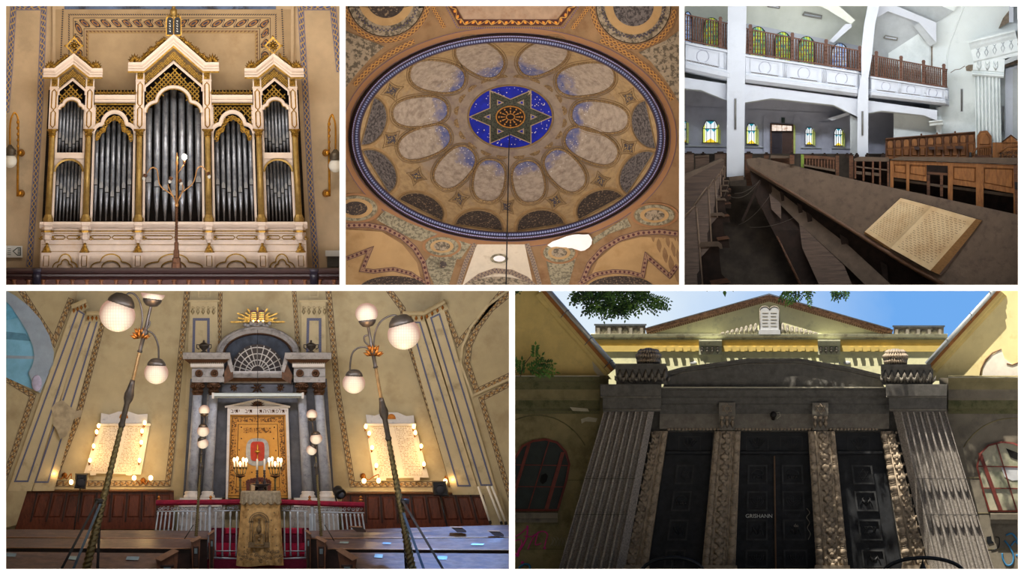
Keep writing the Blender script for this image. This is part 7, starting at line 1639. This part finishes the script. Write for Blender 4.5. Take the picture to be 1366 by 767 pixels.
# ---- gabled houses on both sides
hl_ = thing('gabled_house', 'yellow gabled house with dark mossy ground floor and graffiti left of the portico', 'building', (740, 763, 575)); hr_ = thing('gabled_house', 'bright yellow gabled house with grey ground floor and peeling plaster right of the portico', 'building', (1310, 763, 575))
W = lambda par, n, mb, mat, **k: obj(n, mb, mat, par, **k)
W(hl_, 'gable_wall', MB().prism([(620, 380), (712, 380), (816, 506), (620, 506)], 575, 590), 'stucco_yellow'); W(hr_, 'gable_wall', MB().prism([(1336, 380), (1420, 380), (1420, 508), (1238, 508), (1238, 494)], 602, 616), 'stucco_bright')
for par, a, b, d, sg in ((hl_, (724, 386), (818, 494), 575, 1), (hr_, (1240, 488), (1333, 386), 602, 1)):
    L_ = [a, b]; dd = 12
    W(par, 'eave_soffit', MB().molding(L_, [(-13, d), (-13, d - 2), (-11, d - 4), (-8, d - 5), (-7, d - 7), (-3, d - 8), (-2, d - dd), (-2, d)]), 'stucco_yellow')
    W(par, 'fascia', MB().molding(L_, [(-3, d), (-3, d - dd), (2, d - dd - 1), (2, d)]), 'fascia_brown')
    g_ = W(par, 'gutter', MB().tube([(a[0] + 4, a[1] - 3, d - dd - 3), (b[0] + 4 if sg > 0 else b[0], b[1] - 3, d - dd - 3)] if par is hl_ else [(a[0] - 4, a[1] - 2, d - dd - 3), (b[0] - 4, b[1] - 2, d - dd - 3)], 3.2, 10), 'gutter_zinc')
    for t in (.3, .64, .92):
        x, y = a[0] + (b[0] - a[0]) * t, a[1] + (b[1] - a[1]) * t; obj('gutter_bracket', MB().tube([(x - 4, y + 5, d - dd - 2), (x + (4 if par is hl_ else -4), y - 4, d - dd - 7), (x + (7 if par is hl_ else -6), y - 5, d - dd - 4)], .6, 5), 'zinc_dark', g_)
W(hl_, 'plaster_scar', MB().prism([(790, 482), (800, 486), (806, 494), (812, 502), (798, 502), (792, 494)], 574, 576), 'pale_ledge')
W(hr_, 'white_plaster', MB().prism([(1310, 503), (1312, 488), (1322, 474), (1336, 466), (1340, 478), (1350, 486), (1370, 480), (1370, 508), (1310, 508)], 600.8, 602.4), 'bare_render'); W(hr_, 'plaster_edge', MB().tube([(1307, 504, 600.5), (1309, 492, 600.5), (1315, 480, 600.5), (1324, 471, 600.5), (1336, 466, 600.5)], [1.2, 1, 1.3, 1, .8], 5), 'crack_brown'); W(hr_, 'plaster_edge', MB().tube([(1343, 485, 600.5), (1350, 487, 600.5), (1358, 484, 600.5), (1368, 478, 600.5)], 1, 5), 'crack_brown')
# ground floor wings
def wing(par, x0, x1, stone, cap1, d):
    W(par, 'ground_floor_wall', MB().box(x0 - (0 if par is hl_ else 12), 501 if par is hl_ else 504, x1 + (12 if par is hl_ else 0), 763, d, d + 14), stone)
    W(par, 'upper_ledge', MB().molding([(x0, 519.5), (x1, 519.5)], [(0, d + 10), (0, d - 18), (10, d - 19), (12, d - 22), (17, d - 24), (18.5, d + 14)]), cap1); W(par, 'ledge_edge', MB().box(x0, 500.8 if par is hl_ else 503, x1, 502.2 if par is hl_ else 504, d - 26, d), 'pale_ledge')
    W(par, 'middle_ledge', MB().molding([(x0, 533), (x1, 533)], [(-1, d + 10), (-1, d - 10), (2, d - 13), (11, d - 15), (14, d - 17), (14, d + 10)]), stone); W(par, 'lower_ledge', MB().molding([(x0, 552), (x1, 552)], [(0, d + 10), (0, d - 1), (4, d - 2), (7, d - 7), (14, d - 9), (20, d - 10), (20, d + 10)]), 'moss_shade_stone')  # left lower ledge: the shadow below the ledges is put into its mossy tone
wing(hl_, 620, 800, 'wing_stone', 'moss_shade_stone', 572); wing(hr_, 1265, 1420, 'wing_grey', 'wing_stone', 572)
def awindow(par, out, frame_w, bars, glass, sill, label=None):
    o = W(par, 'arched_window', MB().prism(out, 570.5, 571.5), glass)
    obj('window_frame', MB().molding(out, [(0, 571), (0, 567), (-frame_w, 566), (-frame_w, 571)], True), 'window_red', o)
    for (x0, y0), (x1, y1), w_ in bars: obj('glazing_bar', MB().prism([(x0 - w_, y0), (x0 + w_, y0), (x1 + w_, y1), (x1 - w_, y1)] if abs(y1 - y0) > abs(x1 - x0) else [(x0, y0 - w_), (x1, y1 - w_), (x1, y1 + w_), (x0, y0 + w_)], 567 if w_ > 1 else 568.5, 570.4), 'window_red', o)
    (sx0, sx1, sy) = sill; s2 = obj('window_sill', MB().molding([(sx0, sy + 14), (sx1, sy + 14)], [(0, 572), (0, 563), (5, 562), (5.5, 557), (13, 556), (14, 572)]), 'wing_grey', o)
    return o
wl_ = awindow(hl_, [(672, 682), (680, 640), (686, 610), (696, 594), (710, 587), (728, 584.5), (744, 589), (756, 602), (761, 619), (757, 641), (745, 682)], 3, [((751, 603), (728, 682), 2.6), ((706, 592), (683, 668), 2.2), ((733, 587), (704, 682), .8), ((684, 620), (760, 621), .6), ((676, 649), (754, 649.5), .6)], 'glass_dark', (676, 744, 683))
obj('broken_hole', MB().prism([(720, 642), (722, 634), (728, 631), (731, 635), (729, 642), (724, 646)], 570, 571), 'void_black', wl_)
wr_ = awindow(hr_, [(1302, 622), (1307, 604), (1318, 593), (1336, 588.5), (1352, 590), (1370, 598), (1370, 683), (1319, 683), (1312, 660)], 2.4, [((1307, 604), (1336, 683), 2.6), ((1329, 590), (1357, 683), .9), ((1302, 622), (1370, 623), .8), ((1309, 651), (1370, 652), .8)], 'glass_reflection', (1321, 1370, 684.5))
obj('torn_curtain', MB().prism([(1335, 622), (1358, 624), (1364, 640), (1350, 641), (1340, 636)], 569.6, 570.6), 'tablet_pale', wr_); obj('broken_hole', MB().prism([(1342, 598), (1358, 604), (1358, 614), (1348, 610)], 569.6, 570.8), 'void_black', wr_)
W(hl_, 'arch_line', MB().tube([(x, y, 571.6) for x, y in arc(716, 640, 76, 86, 150, 32, 20)], .8, 5), 'moss_shade_stone'); W(hr_, 'arch_line', MB().tube([(x, y, 571.6) for x, y in arc(1350, 640, 76, 82, 148, 60, 16)], .8, 5), 'wing_stone')
m = MB()
for y in (640, 732): m.box(676, y, 812, y + .9, 571.3, 572.5)
W(hl_, 'joint_line', m, 'moss_shade_stone'); m = MB()
for y in (637, 684, 732): m.box(1256, y, 1370, y + .8, 571.3, 572.5)
W(hr_, 'joint_line', m, 'wing_stone'); W(hl_, 'peeling_patch', MB().prism([(775, 559), (785, 556), (797, 558), (795, 563), (781, 562), (776, 565)], 570.5, 572.5), 'pale_ledge'); W(hl_, 'peeling_patch', MB().prism([(760, 543), (784, 545), (786, 549), (764, 548)], 561, 563), 'pale_ledge')
def spray(par, pts, w_, mat): W(par, 'graffiti', MB().tube(sm([Vector((x, y, 571.4)) for x, y in pts]), w_, 5), mat)
spray(hl_, [(687, 716), (694, 712), (704, 704)], .8, 'paint_magenta'); spray(hl_, [(704, 703), (702, 718), (696, 730), (688, 742)], 1.2, 'paint_magenta'); spray(hl_, [(687, 721), (694, 720), (696, 726), (690, 736)], .8, 'paint_magenta'); spray(hl_, [(704, 733), (712, 716), (722, 709), (730, 712), (728, 722), (726, 731)], .9, 'paint_magenta'); spray(hl_, [(718, 709), (714, 726), (722, 725)], .9, 'paint_magenta'); spray(hl_, [(699, 715), (708, 716), (716, 712)], .8, 'paint_magenta'); spray(hl_, [(692, 758), (699, 753), (706, 754), (707, 762)], 1.6, 'paint_blue')
for x, y, r_ in ((703.5, 702.5, 1.6), (726.5, 731, 2), (697, 750.5, 2.2), (690, 740, 3)): W(hl_, 'graffiti_blot', MB().ball(x, y, 571.5, r_, 8, 1, .3), 'paint_magenta')
for k in range(9): spray(hl_, [(735 + k * 2.4, 716 + (k % 3)), (737 + k * 2.2, 722 - (k % 2) * 3), (734 + k * 2.4, 728)], .5, 'paint_pale')
for p_ in ([(1342, 714), (1350, 712), (1357, 720), (1362, 728)], [(1340, 721), (1347, 730), (1352, 742), (1350, 752), (1343, 754), (1338, 746), (1337, 738)], [(1349, 728), (1354, 722), (1358, 726)]): spray(hr_, p_, 1.3, 'paint_blue')
W(hr_, 'graffiti_blot', MB().ball(1357, 741, 571.5, 2.4, 8, .8, .3), 'paint_blue'); W(hr_, 'stencil_mark', MB().prism([(1316, 716), (1322, 715), (1323, 721), (1326, 724), (1319, 726), (1316, 722)], 571, 572.2), 'iron_arch'); spray(hr_, [(1328, 716), (1333, 718), (1332, 730), (1322, 734)], .6, 'iron_arch')
# ---- the portico
po = thing('stone_portico', 'weathered dark stone portico with fluted end piers and three black doors', 'portico', (1030, 763, 545))
Q = lambda n, mb, mat, par=None, **k: obj(n, mb, mat, par or po, **k)
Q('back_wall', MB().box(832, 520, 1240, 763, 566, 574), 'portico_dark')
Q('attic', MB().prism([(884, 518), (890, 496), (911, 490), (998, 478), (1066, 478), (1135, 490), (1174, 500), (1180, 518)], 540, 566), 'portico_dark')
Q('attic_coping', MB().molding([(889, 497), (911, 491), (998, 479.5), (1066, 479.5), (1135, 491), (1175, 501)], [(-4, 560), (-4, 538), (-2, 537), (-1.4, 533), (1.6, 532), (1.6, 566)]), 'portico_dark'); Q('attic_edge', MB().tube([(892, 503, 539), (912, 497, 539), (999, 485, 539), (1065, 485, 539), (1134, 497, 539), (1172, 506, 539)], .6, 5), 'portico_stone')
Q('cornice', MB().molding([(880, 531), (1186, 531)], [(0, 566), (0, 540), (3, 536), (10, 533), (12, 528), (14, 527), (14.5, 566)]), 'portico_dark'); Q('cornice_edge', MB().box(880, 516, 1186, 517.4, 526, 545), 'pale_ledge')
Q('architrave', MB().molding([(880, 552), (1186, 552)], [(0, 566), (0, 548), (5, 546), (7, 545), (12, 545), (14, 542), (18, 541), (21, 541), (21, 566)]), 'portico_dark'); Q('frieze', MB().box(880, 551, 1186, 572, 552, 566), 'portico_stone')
b = MB()
for k in range(60): b.ball(892 + k * 4.7, 572.5, 551, 2.1, 8, .8)
Q('bead_row', b, 'carved_stone')
# end piers with flutes
def pier5(xt0, xt1, xb0, xb1, f0t, f0b, side, dpt):
    rows = []
    for t in [k / 10 for k in range(11)]:
        y = 547 + (763 - 547) * t; row = []
        for i in range(113):
            f = i / 112; q = (f * 7) % 1; row.append((xt0 + (xt1 - xt0) * f + (xb0 - xt0 + (xb1 - xb0 - xt1 + xt0) * f) * t, y, dpt + (9 * math.sqrt(max(0, 1 - ((q - .5) / .36) ** 2)) if abs(q - .5) < .36 else 0)))
        rows.append(row)
    p_ = Q('fluted_pier', MB().loft(rows), 'column_stone'); e0, e1 = ((xt1, f0t), (xb1, f0b)) if side > 0 else ((f0t, xt0), (f0b, xb0))
    obj('pier_return', MB().loft([[(xt1 if side > 0 else f0t, 547, dpt + (0 if side > 0 else 18)), (f0t if side > 0 else xt0, 547, dpt + (18 if side > 0 else 0))], [(xb1 if side > 0 else f0b, 763, dpt + (0 if side > 0 else 18)), (f0b if side > 0 else xb0, 763, dpt + (18 if side > 0 else 0))]]), 'column_stone', p_)
    obj('pier_outer_side', MB().loft([[(xt0 if side > 0 else xt1, 547, dpt), (xt0 + 3 if side > 0 else xt1 - 3, 547, 569)], [(xb0 if side > 0 else xb1, 763, dpt), (xb0 + 3 if side > 0 else xb1 - 3, 763, 569)]]), 'portico_stone', p_)
    m = MB()
    for y in (638, 686): t = (y - 547) / 216; m.box(xt0 + (xb0 - xt0) * t, y, xt1 + (xb1 - xt1) * t, y + .8, dpt - .5, dpt + 3)
    obj('joint_line', m, 'portico_dark', p_)
pier5(806, 866, 744, 822, 873, 833, 1, 530); pier5(1201, 1261, 1251, 1327, 1191, 1240, -1, 530)
def cap5(a, b, c, dd, sy=0):
    (x0, x1), (x2, x3) = a, b
    o = Q('pier_cap', MB().loft([[(x2, 549, 524), (x3, 549, 524)], [(x2 - 1, 544, 520), (x3 + 1, 544, 520)], [(x2 - 1, 530, 518), (x3 + 1, 530, 518)], [(x0, 528, 514), (x1, 528, 514)], [(x0 - .5, 514, 512), (x1 + .5, 514, 512)], [(x0 - .5, 512.5, 512), (x1 + .5, 512.5, 512)], [(x0, 512.5, 570), (x1, 512.5, 570)]]), 'portico_dark'); obj('cap_soffit', MB().loft([[(x2, 549, 524), (x3, 549, 524)], [(x2, 549, 570), (x3, 549, 570)]]), 'portico_dark', o)
    m = MB(); m.tube([(x2 - .5, 546.5, 521), (x3 + .5, 546.5, 521)], 1, 6); m.tube([(x0, 529.5, 516), (x1, 529.5, 516)], .9, 6); obj('cap_molding', m, 'portico_stone', o)
    y0, y1 = c; q = dd; p_ = Q('pedestal', MB().loft([[(q[0], y1, 524), (q[1], y1, 524)], [(q[0] - 1, y0 + 8, 521), (q[1] + 1, y0 + 8, 521)], [(q[2], y0 + 3, 516), (q[3], y0 + 3, 516)], [(q[2], y0, 515), (q[3], y0, 515)], [(q[2], y0, 552), (q[3], y0, 552)]]), 'portico_dark'); m = MB()
    n_ = int((q[1] - q[0]) / 8)
    for k in range(n_): x = q[0] + 5 + k * (q[1] - q[0] - 8) / (n_ - 1); m.leaf(x, y1 - 2, -pi / 2, 19, 8, 521, 4); m.leaf(x - 3, y1 - 2, -pi / 2 - .4, 11, 5, 521, 3); m.leaf(x + 3, y1 - 2, -pi / 2 + .4, 11, 5, 521, 3)
    obj('acanthus_leaves', m, 'portico_stone', p_)
    xm, r_ = (q[2] + q[3]) / 2 + sy, 17.5; u_ = Q('finial_dome', MB().lathe((xm, y0 - 21, 540), (xm, y0 + 1, 540), [(0, 3), (.08, 8.5), (.22, 13), (.4, 16), (.56, 17.2), (.7, 16.5), (.76, 14), (1, 15.5)], 24), 'portico_stone'); m = MB()
    for row, (yy, rr, L2, n2) in enumerate(((y0 - 7, 17, 9, 13), (y0 - 12, 14, 9, 10), (y0, 15.5, 9, 14))):
        for k in range(n2):
            a_ = pi * (k + .5) / n2; m.leaf(xm - rr * cos(a_), yy, -pi / 2 + cos(a_) * .45, L2, 5.6, 540 - rr * sin(a_) - 1, 4)
    obj('scale_leaves', m, 'carved_stone', u_)
cap5((801, 882), (805, 881), (485, 512.5), (822, 890, 821, 889), 10); cap5((1182, 1263), (1187, 1262), (486, 513.5), (1176, 1244, 1175, 1242), -14)
# carved pilasters, jambs and brackets
def carved(q, name, beads, strips, dpt):
    """q = top-left, top-right, bottom-right, bottom-left"""
    (ax, ay), (bx, by), (cx_, cy_), (dx, dy) = q; at_ = lambda u, t: (ax + (bx - ax) * u + ((dx - ax) + (cx_ - dx - bx + ax) * u) * t, ay + (dy - ay) * t)
    o = Q(name, MB().prism(q, dpt, 570), 'carved_stone')
    for u, r_ in beads:
        m = MB(); n2 = 13
        for k in range(n2):
            t0, t1 = (k + .04) / n2, (k + .96) / n2; p0, p1 = at_(u, t0), at_(u, t1); rr = r_ * (1 + .3 * t0)
            m.lathe((p0[0], p0[1], dpt), (p1[0], p1[1], dpt), [(0, rr * .5), (.06, rr * .9), (.12, rr * .55), (.2, rr * .8), (.5, rr * 1.05), (.78, rr * .8), (.86, rr * .5), (.92, rr * .9), (1, rr * .5)], 10)
        obj('bead_molding', m, 'carved_stone', o)
    for u in strips[0]: m = MB(); m.tube([(*at_(u, 0), dpt - .5), (*at_(u, 1), dpt - .5)], [1, 1.5], 6); obj('fillet', m, 'carved_stone', o)
    for u, w_ in strips[1]:
        m = MB(); n2 = 13
        for k in range(n2):
            t = (k + .9) / n2; x, y = at_(u, t); h_ = (dy - ay) / n2; w2 = w_ * (1 + .35 * t)
            m.leaf(x, y, -pi / 2, h_ * .95, w2 * .55, dpt, 4)
            for s_ in (-1, 1): m.leaf(x, y - 1, -pi / 2 + s_ * .55, h_ * .75, w2 * .4, dpt, 3.5); m.leaf(x, y - h_ * .35, -pi / 2 + s_ * .9, h_ * .5, w2 * .34, dpt, 3); m.ball(x + s_ * w2 * .34, y - h_ * .75, dpt - .5, w2 * .11, 6)
            m.ball(x, y - h_ * .15, dpt - 1.5, w2 * .13, 8)
        obj('acanthus_strip', m, 'carved_stone', o)
    obj('plinth', MB().prism([(dx - 2, dy - 3), (cx_ + 2, cy_ - 3), (cx_ + 3, cy_ + 6), (dx - 3, dy + 6)], dpt - 5, 570), 'carved_stone', o)
carved([(953, 575), (988, 575), (981, 757), (936, 757)], 'carved_pilaster', ((.11, 3.8), (.86, 4)), ((.24, .71), ((.475, 19),)), 546); carved([(1078, 575), (1113.5, 575), (1131.5, 757), (1089, 757)], 'carved_pilaster', ((.12, 4.2), (.89, 3.4)), ((.27, .77), ((.52, 19),)), 546)
carved([(872, 575), (891, 575), (864, 757), (834, 757)], 'carved_jamb', ((.78, 3.6),), ((.5,), ((.24, 13),)), 550); carved([(1175, 575), (1192, 575), (1238, 757), (1205, 757)], 'carved_jamb', ((.2, 4.6),), ((.44,), ((.72, 16),)), 550)
for x0, x1 in ((959, 981), (1083.6, 1105)):
    o = Q('bracket', MB().loft([[(x0 + 1, 574, 548), (x1 - 1, 574, 548)], [(x0, 562, 544), (x1, 562, 544)], [(x0, 553, 536), (x1, 553, 536)], [(x0, 537, 534), (x1, 537, 534)], [(x0, 536, 560), (x1, 536, 560)]]), 'portico_stone'); m = MB(); xm = (x0 + x1) / 2
    for s_ in (0, pi): m.tube([(xm + 7 * sin(s_ + k * 2 * pi / 3), 545 - 6.4 * cos(s_ + k * 2 * pi / 3), 533.6) for k in range(3)], .8, 5, True)
    obj('star_relief', m, 'carved_stone', o); m = MB()
    for k in range(3): m.leaf(x0 + 4 + k * 7, 572, -pi / 2, 15, 6, 543, 4); m.ball(x0 + 4 + k * 7, 557, 538, 2.6, 8)
    obj('bracket_leaves', m, 'carved_stone', o)
wl2 = thing('portico_lamp', 'round dark lamp mounted over the middle door of the portico', 'lamp', (1031.5, 558, 540)); obj('lamp_globe', MB().ball(1031.5, 553.5, 533, 4.6, 12, 1.1), 'iron_dark', wl2); obj('wire_bracket', MB().tube([(1034, 551, 536), (1040, 550, 538), (1041, 555, 538), (1036, 559, 538)], .5, 5), 'pale_ledge', wl2); obj('wall_plate', MB().lathe((1031.5, 558, 551.2), (1031.5, 556, 536), [(0, 3), (.3, 3), (.4, 1.4), (1, 1.4)], 10), 'iron_dark', wl2)
# doors
def relief(par, kind, cx0, cy0, w_, h_, d):
    m = MB()
    if kind == 'menorah':
        for r_ in (.16, .28, .4): m.tube([(x, y, d) for x, y in arc(cx0, cy0 - h_ * .1, w_ * r_, h_ * r_ * .95, 180, 360, 10)], .6, 5)
        m.tube([(cx0, cy0 - h_ * .3, d), (cx0, cy0 + h_ * .38, d)], .6, 5); m.tube([(cx0 - w_ * .14, cy0 + h_ * .38, d), (cx0 + w_ * .14, cy0 + h_ * .38, d)], .6, 5)
        for k in range(-3, 4): m.ball(cx0 + k * w_ * .133, cy0 - h_ * .18, d, .8, 6)
    elif kind == 'star':
        for s_ in (0, pi): m.tube([(cx0 + w_ * .36 * sin(s_ + k * 2 * pi / 3), cy0 - h_ * .36 * cos(s_ + k * 2 * pi / 3), d) for k in range(3)], .6, 5, True)
    elif kind == 'crown':
        m.tube([(x, y, d) for x, y in arc(cx0, cy0 - h_ * .02, w_ * .36, h_ * .3, 180, 0, 10)], .7, 5); m.tube([(cx0 - w_ * .36, cy0, d), (cx0 + w_ * .36, cy0, d)], .7, 5)
        for k in range(4): m.leaf(cx0 - w_ * .27 + k * w_ * .18, cy0 + h_ * .28, -pi / 2, h_ * .26, w_ * .14, d + .5, 1.5)
    else:
        m.tube([(cx0 - w_ * .36, cy0 + h_ * .32, d), (cx0 - w_ * .14, cy0 - h_ * .3, d), (cx0, cy0 + h_ * .1, d), (cx0 + w_ * .14, cy0 - h_ * .3, d), (cx0 + w_ * .36, cy0 + h_ * .32, d)], .7, 5)
        for s_ in (-1, 1): m.leaf(cx0, cy0 + h_ * .3, -pi / 2 + s_ * .5, h_ * .6, w_ * .18, d + .5, 1.5)
    obj('door_carving', m, 'door_relief', par)
def door(q, cols, kinds, label):
    (ax, ay), (bx, by), (cx_, cy_), (dx, dy) = q; o = Q('double_door', MB().prism(q, 562, 566), 'door_black', label=label)
    L = lambda u, y: (ax + (bx - ax) * u + ((dx - ax) + (cx_ - dx - bx + ax) * u) * (y - ay) / (dy - ay))
    obj('transom_rail', MB().molding([(L(0, 607) + 1, 607), (L(1, 607) - 1, 607)], [(0, 562), (0, 556), (2, 553), (5, 553), (6, 562)]), 'door_black', o); m = MB()
    for k in range(len(cols)):
        xm = L(cols[k][2], 590)
        m = MB()
        for a_ in range(-3, 4): m.tube([(xm, 600, 560.5), (xm + a_ * 3.6, 584 + abs(a_) * 1.2, 560.5)], .5, 5)
        m.ring([(xm - 15, 582), (xm + 15, 582), (xm + 15, 601), (xm - 15, 601)], [(xm - 13.8, 583.2), (xm + 13.8, 583.2), (xm + 13.8, 599.8), (xm - 13.8, 599.8)], 560, 562); obj('transom_grille', m, 'door_relief', o)
    for ci, (u0, u1, um) in enumerate(cols):
        for ri, (y0, y1) in enumerate(((620, 646), (655, 682), (693, 721), (733, 757))):
            p = [(L(u0, y0), y0), (L(u1, y0), y0), (L(u1, y1), y1), (L(u0, y1), y1)]; i_ = [(p[0][0] + 2.4, y0 + 2.4), (p[1][0] - 2.4, y0 + 2.4), (p[2][0] - 2.4, y1 - 2.4), (p[3][0] + 2.4, y1 - 2.4)]
            obj('panel_molding', MB().ring(p, i_, 558.5, 562), 'door_relief', o); relief(o, kinds[(ri + ci * 0) % len(kinds)], sum(a_[0] for a_ in p) / 4, (y0 + y1) / 2, (u1 - u0) * (L(1, y0) - L(0, y0)) * .8, (y1 - y0) * .8, 561.2)
    if len(cols) == 2: obj('meeting_stile', MB().prism([(L(.49, 608), 608), (L(.51, 608), 608), (L(.51, 760), 760), (L(.49, 760), 760)], 558, 562), M('stile_brown', (92, 66, 42), .5), o)
    return o
door([(892, 577), (951, 577), (936.5, 763), (864, 763)], ((.28, .66, .5),), ('star', 'crown', 'fan', 'star'), 'black carved door at the left')
cd_ = door([(988, 577), (1077.5, 577), (1089, 763), (981, 763)], ((.12, .40, .25), (.60, .90, .75)), ('crown', 'menorah', 'fan', 'menorah'), 'black carved double door in the middle')
door([(1114, 577), (1173.5, 577), (1204, 763), (1132, 763)], ((.28, .72, .5),), ('star', 'fan', 'star', 'fan'), 'black carved door at the right')
text('chalk_writing', 'GRISHANN', 1012.5, 688.5, 8, 557.6, 'paint_white', cd_); text('chalk_writing', 'NIGUNE', 1058, 687.5, 6, 557.6, 'door_relief', cd_); text('chalk_writing', 'do', 1062, 701, 7, 557.6, 'relief_grey', cd_)
m = MB().tube(sm([Vector((x, y, 559)) for x, y in ((1076, 678), (1080, 684), (1076, 690), (1080, 697), (1077, 704), (1081, 712), (1078, 720))]), .5, 5); obj('chalk_scribble', m, 'relief_grey', cd_)
for x in (892, 988, 1114): pass
# iron arches of the gate in front
for xc, rx, lb in ((897, 42, 'black iron arch at the bottom edge before the left door'), (1232, 54, 'black iron arch with a spike at the bottom edge before the right fluted pier')):
    o = thing('iron_arch', lb, 'iron arch', (xc, 763, 420), 'iron arches of the gate'); obj('hoop', MB().tube([(x, y, 420) for x, y in arc(xc, 766, rx, 22, 180, 0, 24)], 2.6, 8), 'iron_arch', o)
    if xc > 1000: obj('spike', MB().lathe((xc - 1, 745, 420), (xc - 1, 766, 420), [(0, .6), (.3, 1.6), (.6, 4.4), (.8, 5.5), (1, 6)], 10), 'iron_arch', o)
    else: obj('inner_bar', MB().tube([(xc, 746, 420), (xc, 766, 420)], 1.4, 6), 'iron_arch', o)
# ---- tree whose branches hang over the forecourt, and the weed on the ledge
r = random.Random(12)
def frond(m, x, y, d, ang, ln, n2, w_, droop=.25, sc=1.):
    for k in range(n2):
        t = (k + 1) / n2; a_ = ang + droop * t; px_, py_ = x + ln * t * cos(a_), y + ln * t * sin(a_)
        for s_ in ((-1, 1) if k < n2 - 1 else (0,)): m.leaf(px_, py_, a_ + s_ * r.uniform(.9, 1.3), w_ * sc * r.uniform(.8, 1.2), w_ * .5 * sc, d + r.uniform(-3, 3), r.uniform(-1.5, 1.5))
tree = thing('tree', 'leafy green tree with feathery branches hanging into the sky above the portico', 'tree', (980, 763, 500))
m1, m2 = MB(), MB()
for k in range(125):
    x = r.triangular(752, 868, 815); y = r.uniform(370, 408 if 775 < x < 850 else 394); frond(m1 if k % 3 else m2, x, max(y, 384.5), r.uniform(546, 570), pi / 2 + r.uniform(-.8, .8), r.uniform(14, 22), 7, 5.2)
for k in range(16): frond(m1, r.uniform(850, 876), r.uniform(392, 410), r.uniform(546, 566), r.uniform(-.1, .7), r.uniform(14, 22), 7, 4.6)
for k in range(26): frond(m1 if k % 2 else m2, r.uniform(1048, 1084), r.uniform(372, 396), r.uniform(470, 500), pi / 2 + r.uniform(-.7, .7), r.uniform(12, 17), 6, 4.6)
for k in range(14): frond(m1 if k % 2 else m2, r.uniform(1110, 1132), r.uniform(372, 390), r.uniform(470, 500), pi / 2 + r.uniform(-.6, .6), r.uniform(10, 14), 6, 4.4)
for k in range(5): frond(m2, r.uniform(688, 694), r.uniform(380, 386), 490, pi / 2 + r.uniform(-.5, .5), 8, 4, 4)
# the crown itself stands above, between the rooms and the hall
for k in range(430):
    a_ = r.random()
    if a_ < .62: cx0, cy0, dd = r.gauss(985, 52), r.uniform(190, 365), r.uniform(385, 445)
    elif a_ < .76: cx0, cy0, dd = r.gauss(990, 50), r.uniform(280, 365), r.uniform(450, 490)
    elif a_ < .93: cx0, cy0, dd = r.gauss(1230, 20), r.uniform(230, 340), r.uniform(455, 500)
    else: cx0, cy0, dd = r.gauss(1136, 16), r.uniform(270, 365), r.uniform(410, 440)
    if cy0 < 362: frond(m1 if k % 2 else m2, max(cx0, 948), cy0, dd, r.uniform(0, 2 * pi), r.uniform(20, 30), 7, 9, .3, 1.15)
obj('foliage', m1, 'leaf_green', tree, kind='stuff'); obj('deep_foliage', m2, 'leaf_deep', tree, kind='stuff')  # darker green leaves are interspersed among the others
m = MB()
for p_ in ([(1000, 370, 512), (985, 250, 512), (925, 330, 540), (880, 378, 556), (815, 392, 558)], [(985, 250, 512), (1060, 300, 500), (1070, 384, 490)], [(1000, 300, 512), (1110, 330, 490), (1122, 382, 490)], [(985, 250, 512), (1130, 240, 495), (1228, 270, 485)], [(985, 250, 512), (950, 200, 515), (925, 190, 500)]):
    m.tube(sm([Vector(q_) for q_ in p_]), [4 - 3.2 * i / (6 * (len(p_) - 1)) for i in range(6 * (len(p_) - 1) + 1)], 6)
obj('branches', m, 'bark', tree)
wd = thing('weed', 'green feathery weed sprouting from the ledge of the left house', 'weed', (700, 503, 541)); m = MB()
for x, y, a_, L2 in ((690, 500, -1.9, 34), (697, 500, -1.75, 26), (706, 498, -1.1, 40), (700, 492, -.45, 40), (712, 485, -.15, 36), (716, 490, .1, 36), (706, 492, .35, 26), (692, 488, -2.6, 22), (714, 478, -1.7, 24), (720, 494, .25, 22)): frond(m, x, y, 540, a_, L2 * .72, 9, 6.2, .15)
obj('leaves', m, 'leaf_green', wd); obj('stems', MB().tube([(694, 503, 541), (698, 488, 541), (712, 470, 541)], .6, 5), 'bark', wd)

DOFF = 0.
# ------------------------------------------------------------------ unseen fill lights added to the rooms, plus stand-ins for drum and window light
area('organ_room_fill', (231, 12, 30), (231, 230, 250), 380, 26, 300, (255, 246, 236))
area('organ_low_fill', (231, 377, 20), (231, 200, 250), 380, 16, 130, (255, 246, 236))
area('dome_drum_light', (683, 376, 30), (683, 210, 320), 400, 26, 300, (255, 246, 240))
area('dome_upper_fill', (683, 12, 30), (683, 170, 320), 400, 20, 200, (255, 246, 240))
area('prayer_hall_fill', (1160, 12, 20), (1180, 110, 260), 400, 24, 400, (240, 246, 255))
area('ark_hall_fill', (343, 392, 20), (343, 540, 400), 600, 30, 760, (238, 240, 255))
l = bpy.data.lights.new('blue_bench_spot', 'SPOT'); l.energy = 17000; l.color = (.18, .42, 1); l.spot_size = .62; l.spot_blend = .7; l.shadow_soft_size = .3  # spot added inside the room, standing in for blue window daylight on the benches
o = bpy.data.objects.new('blue_bench_spot', l); C.objects.link(o); o.location = V(640, 400, 60); o.rotation_euler = (V(600, 735, 220) - V(640, 400, 60)).to_track_quat('-Z', 'Y').to_euler()
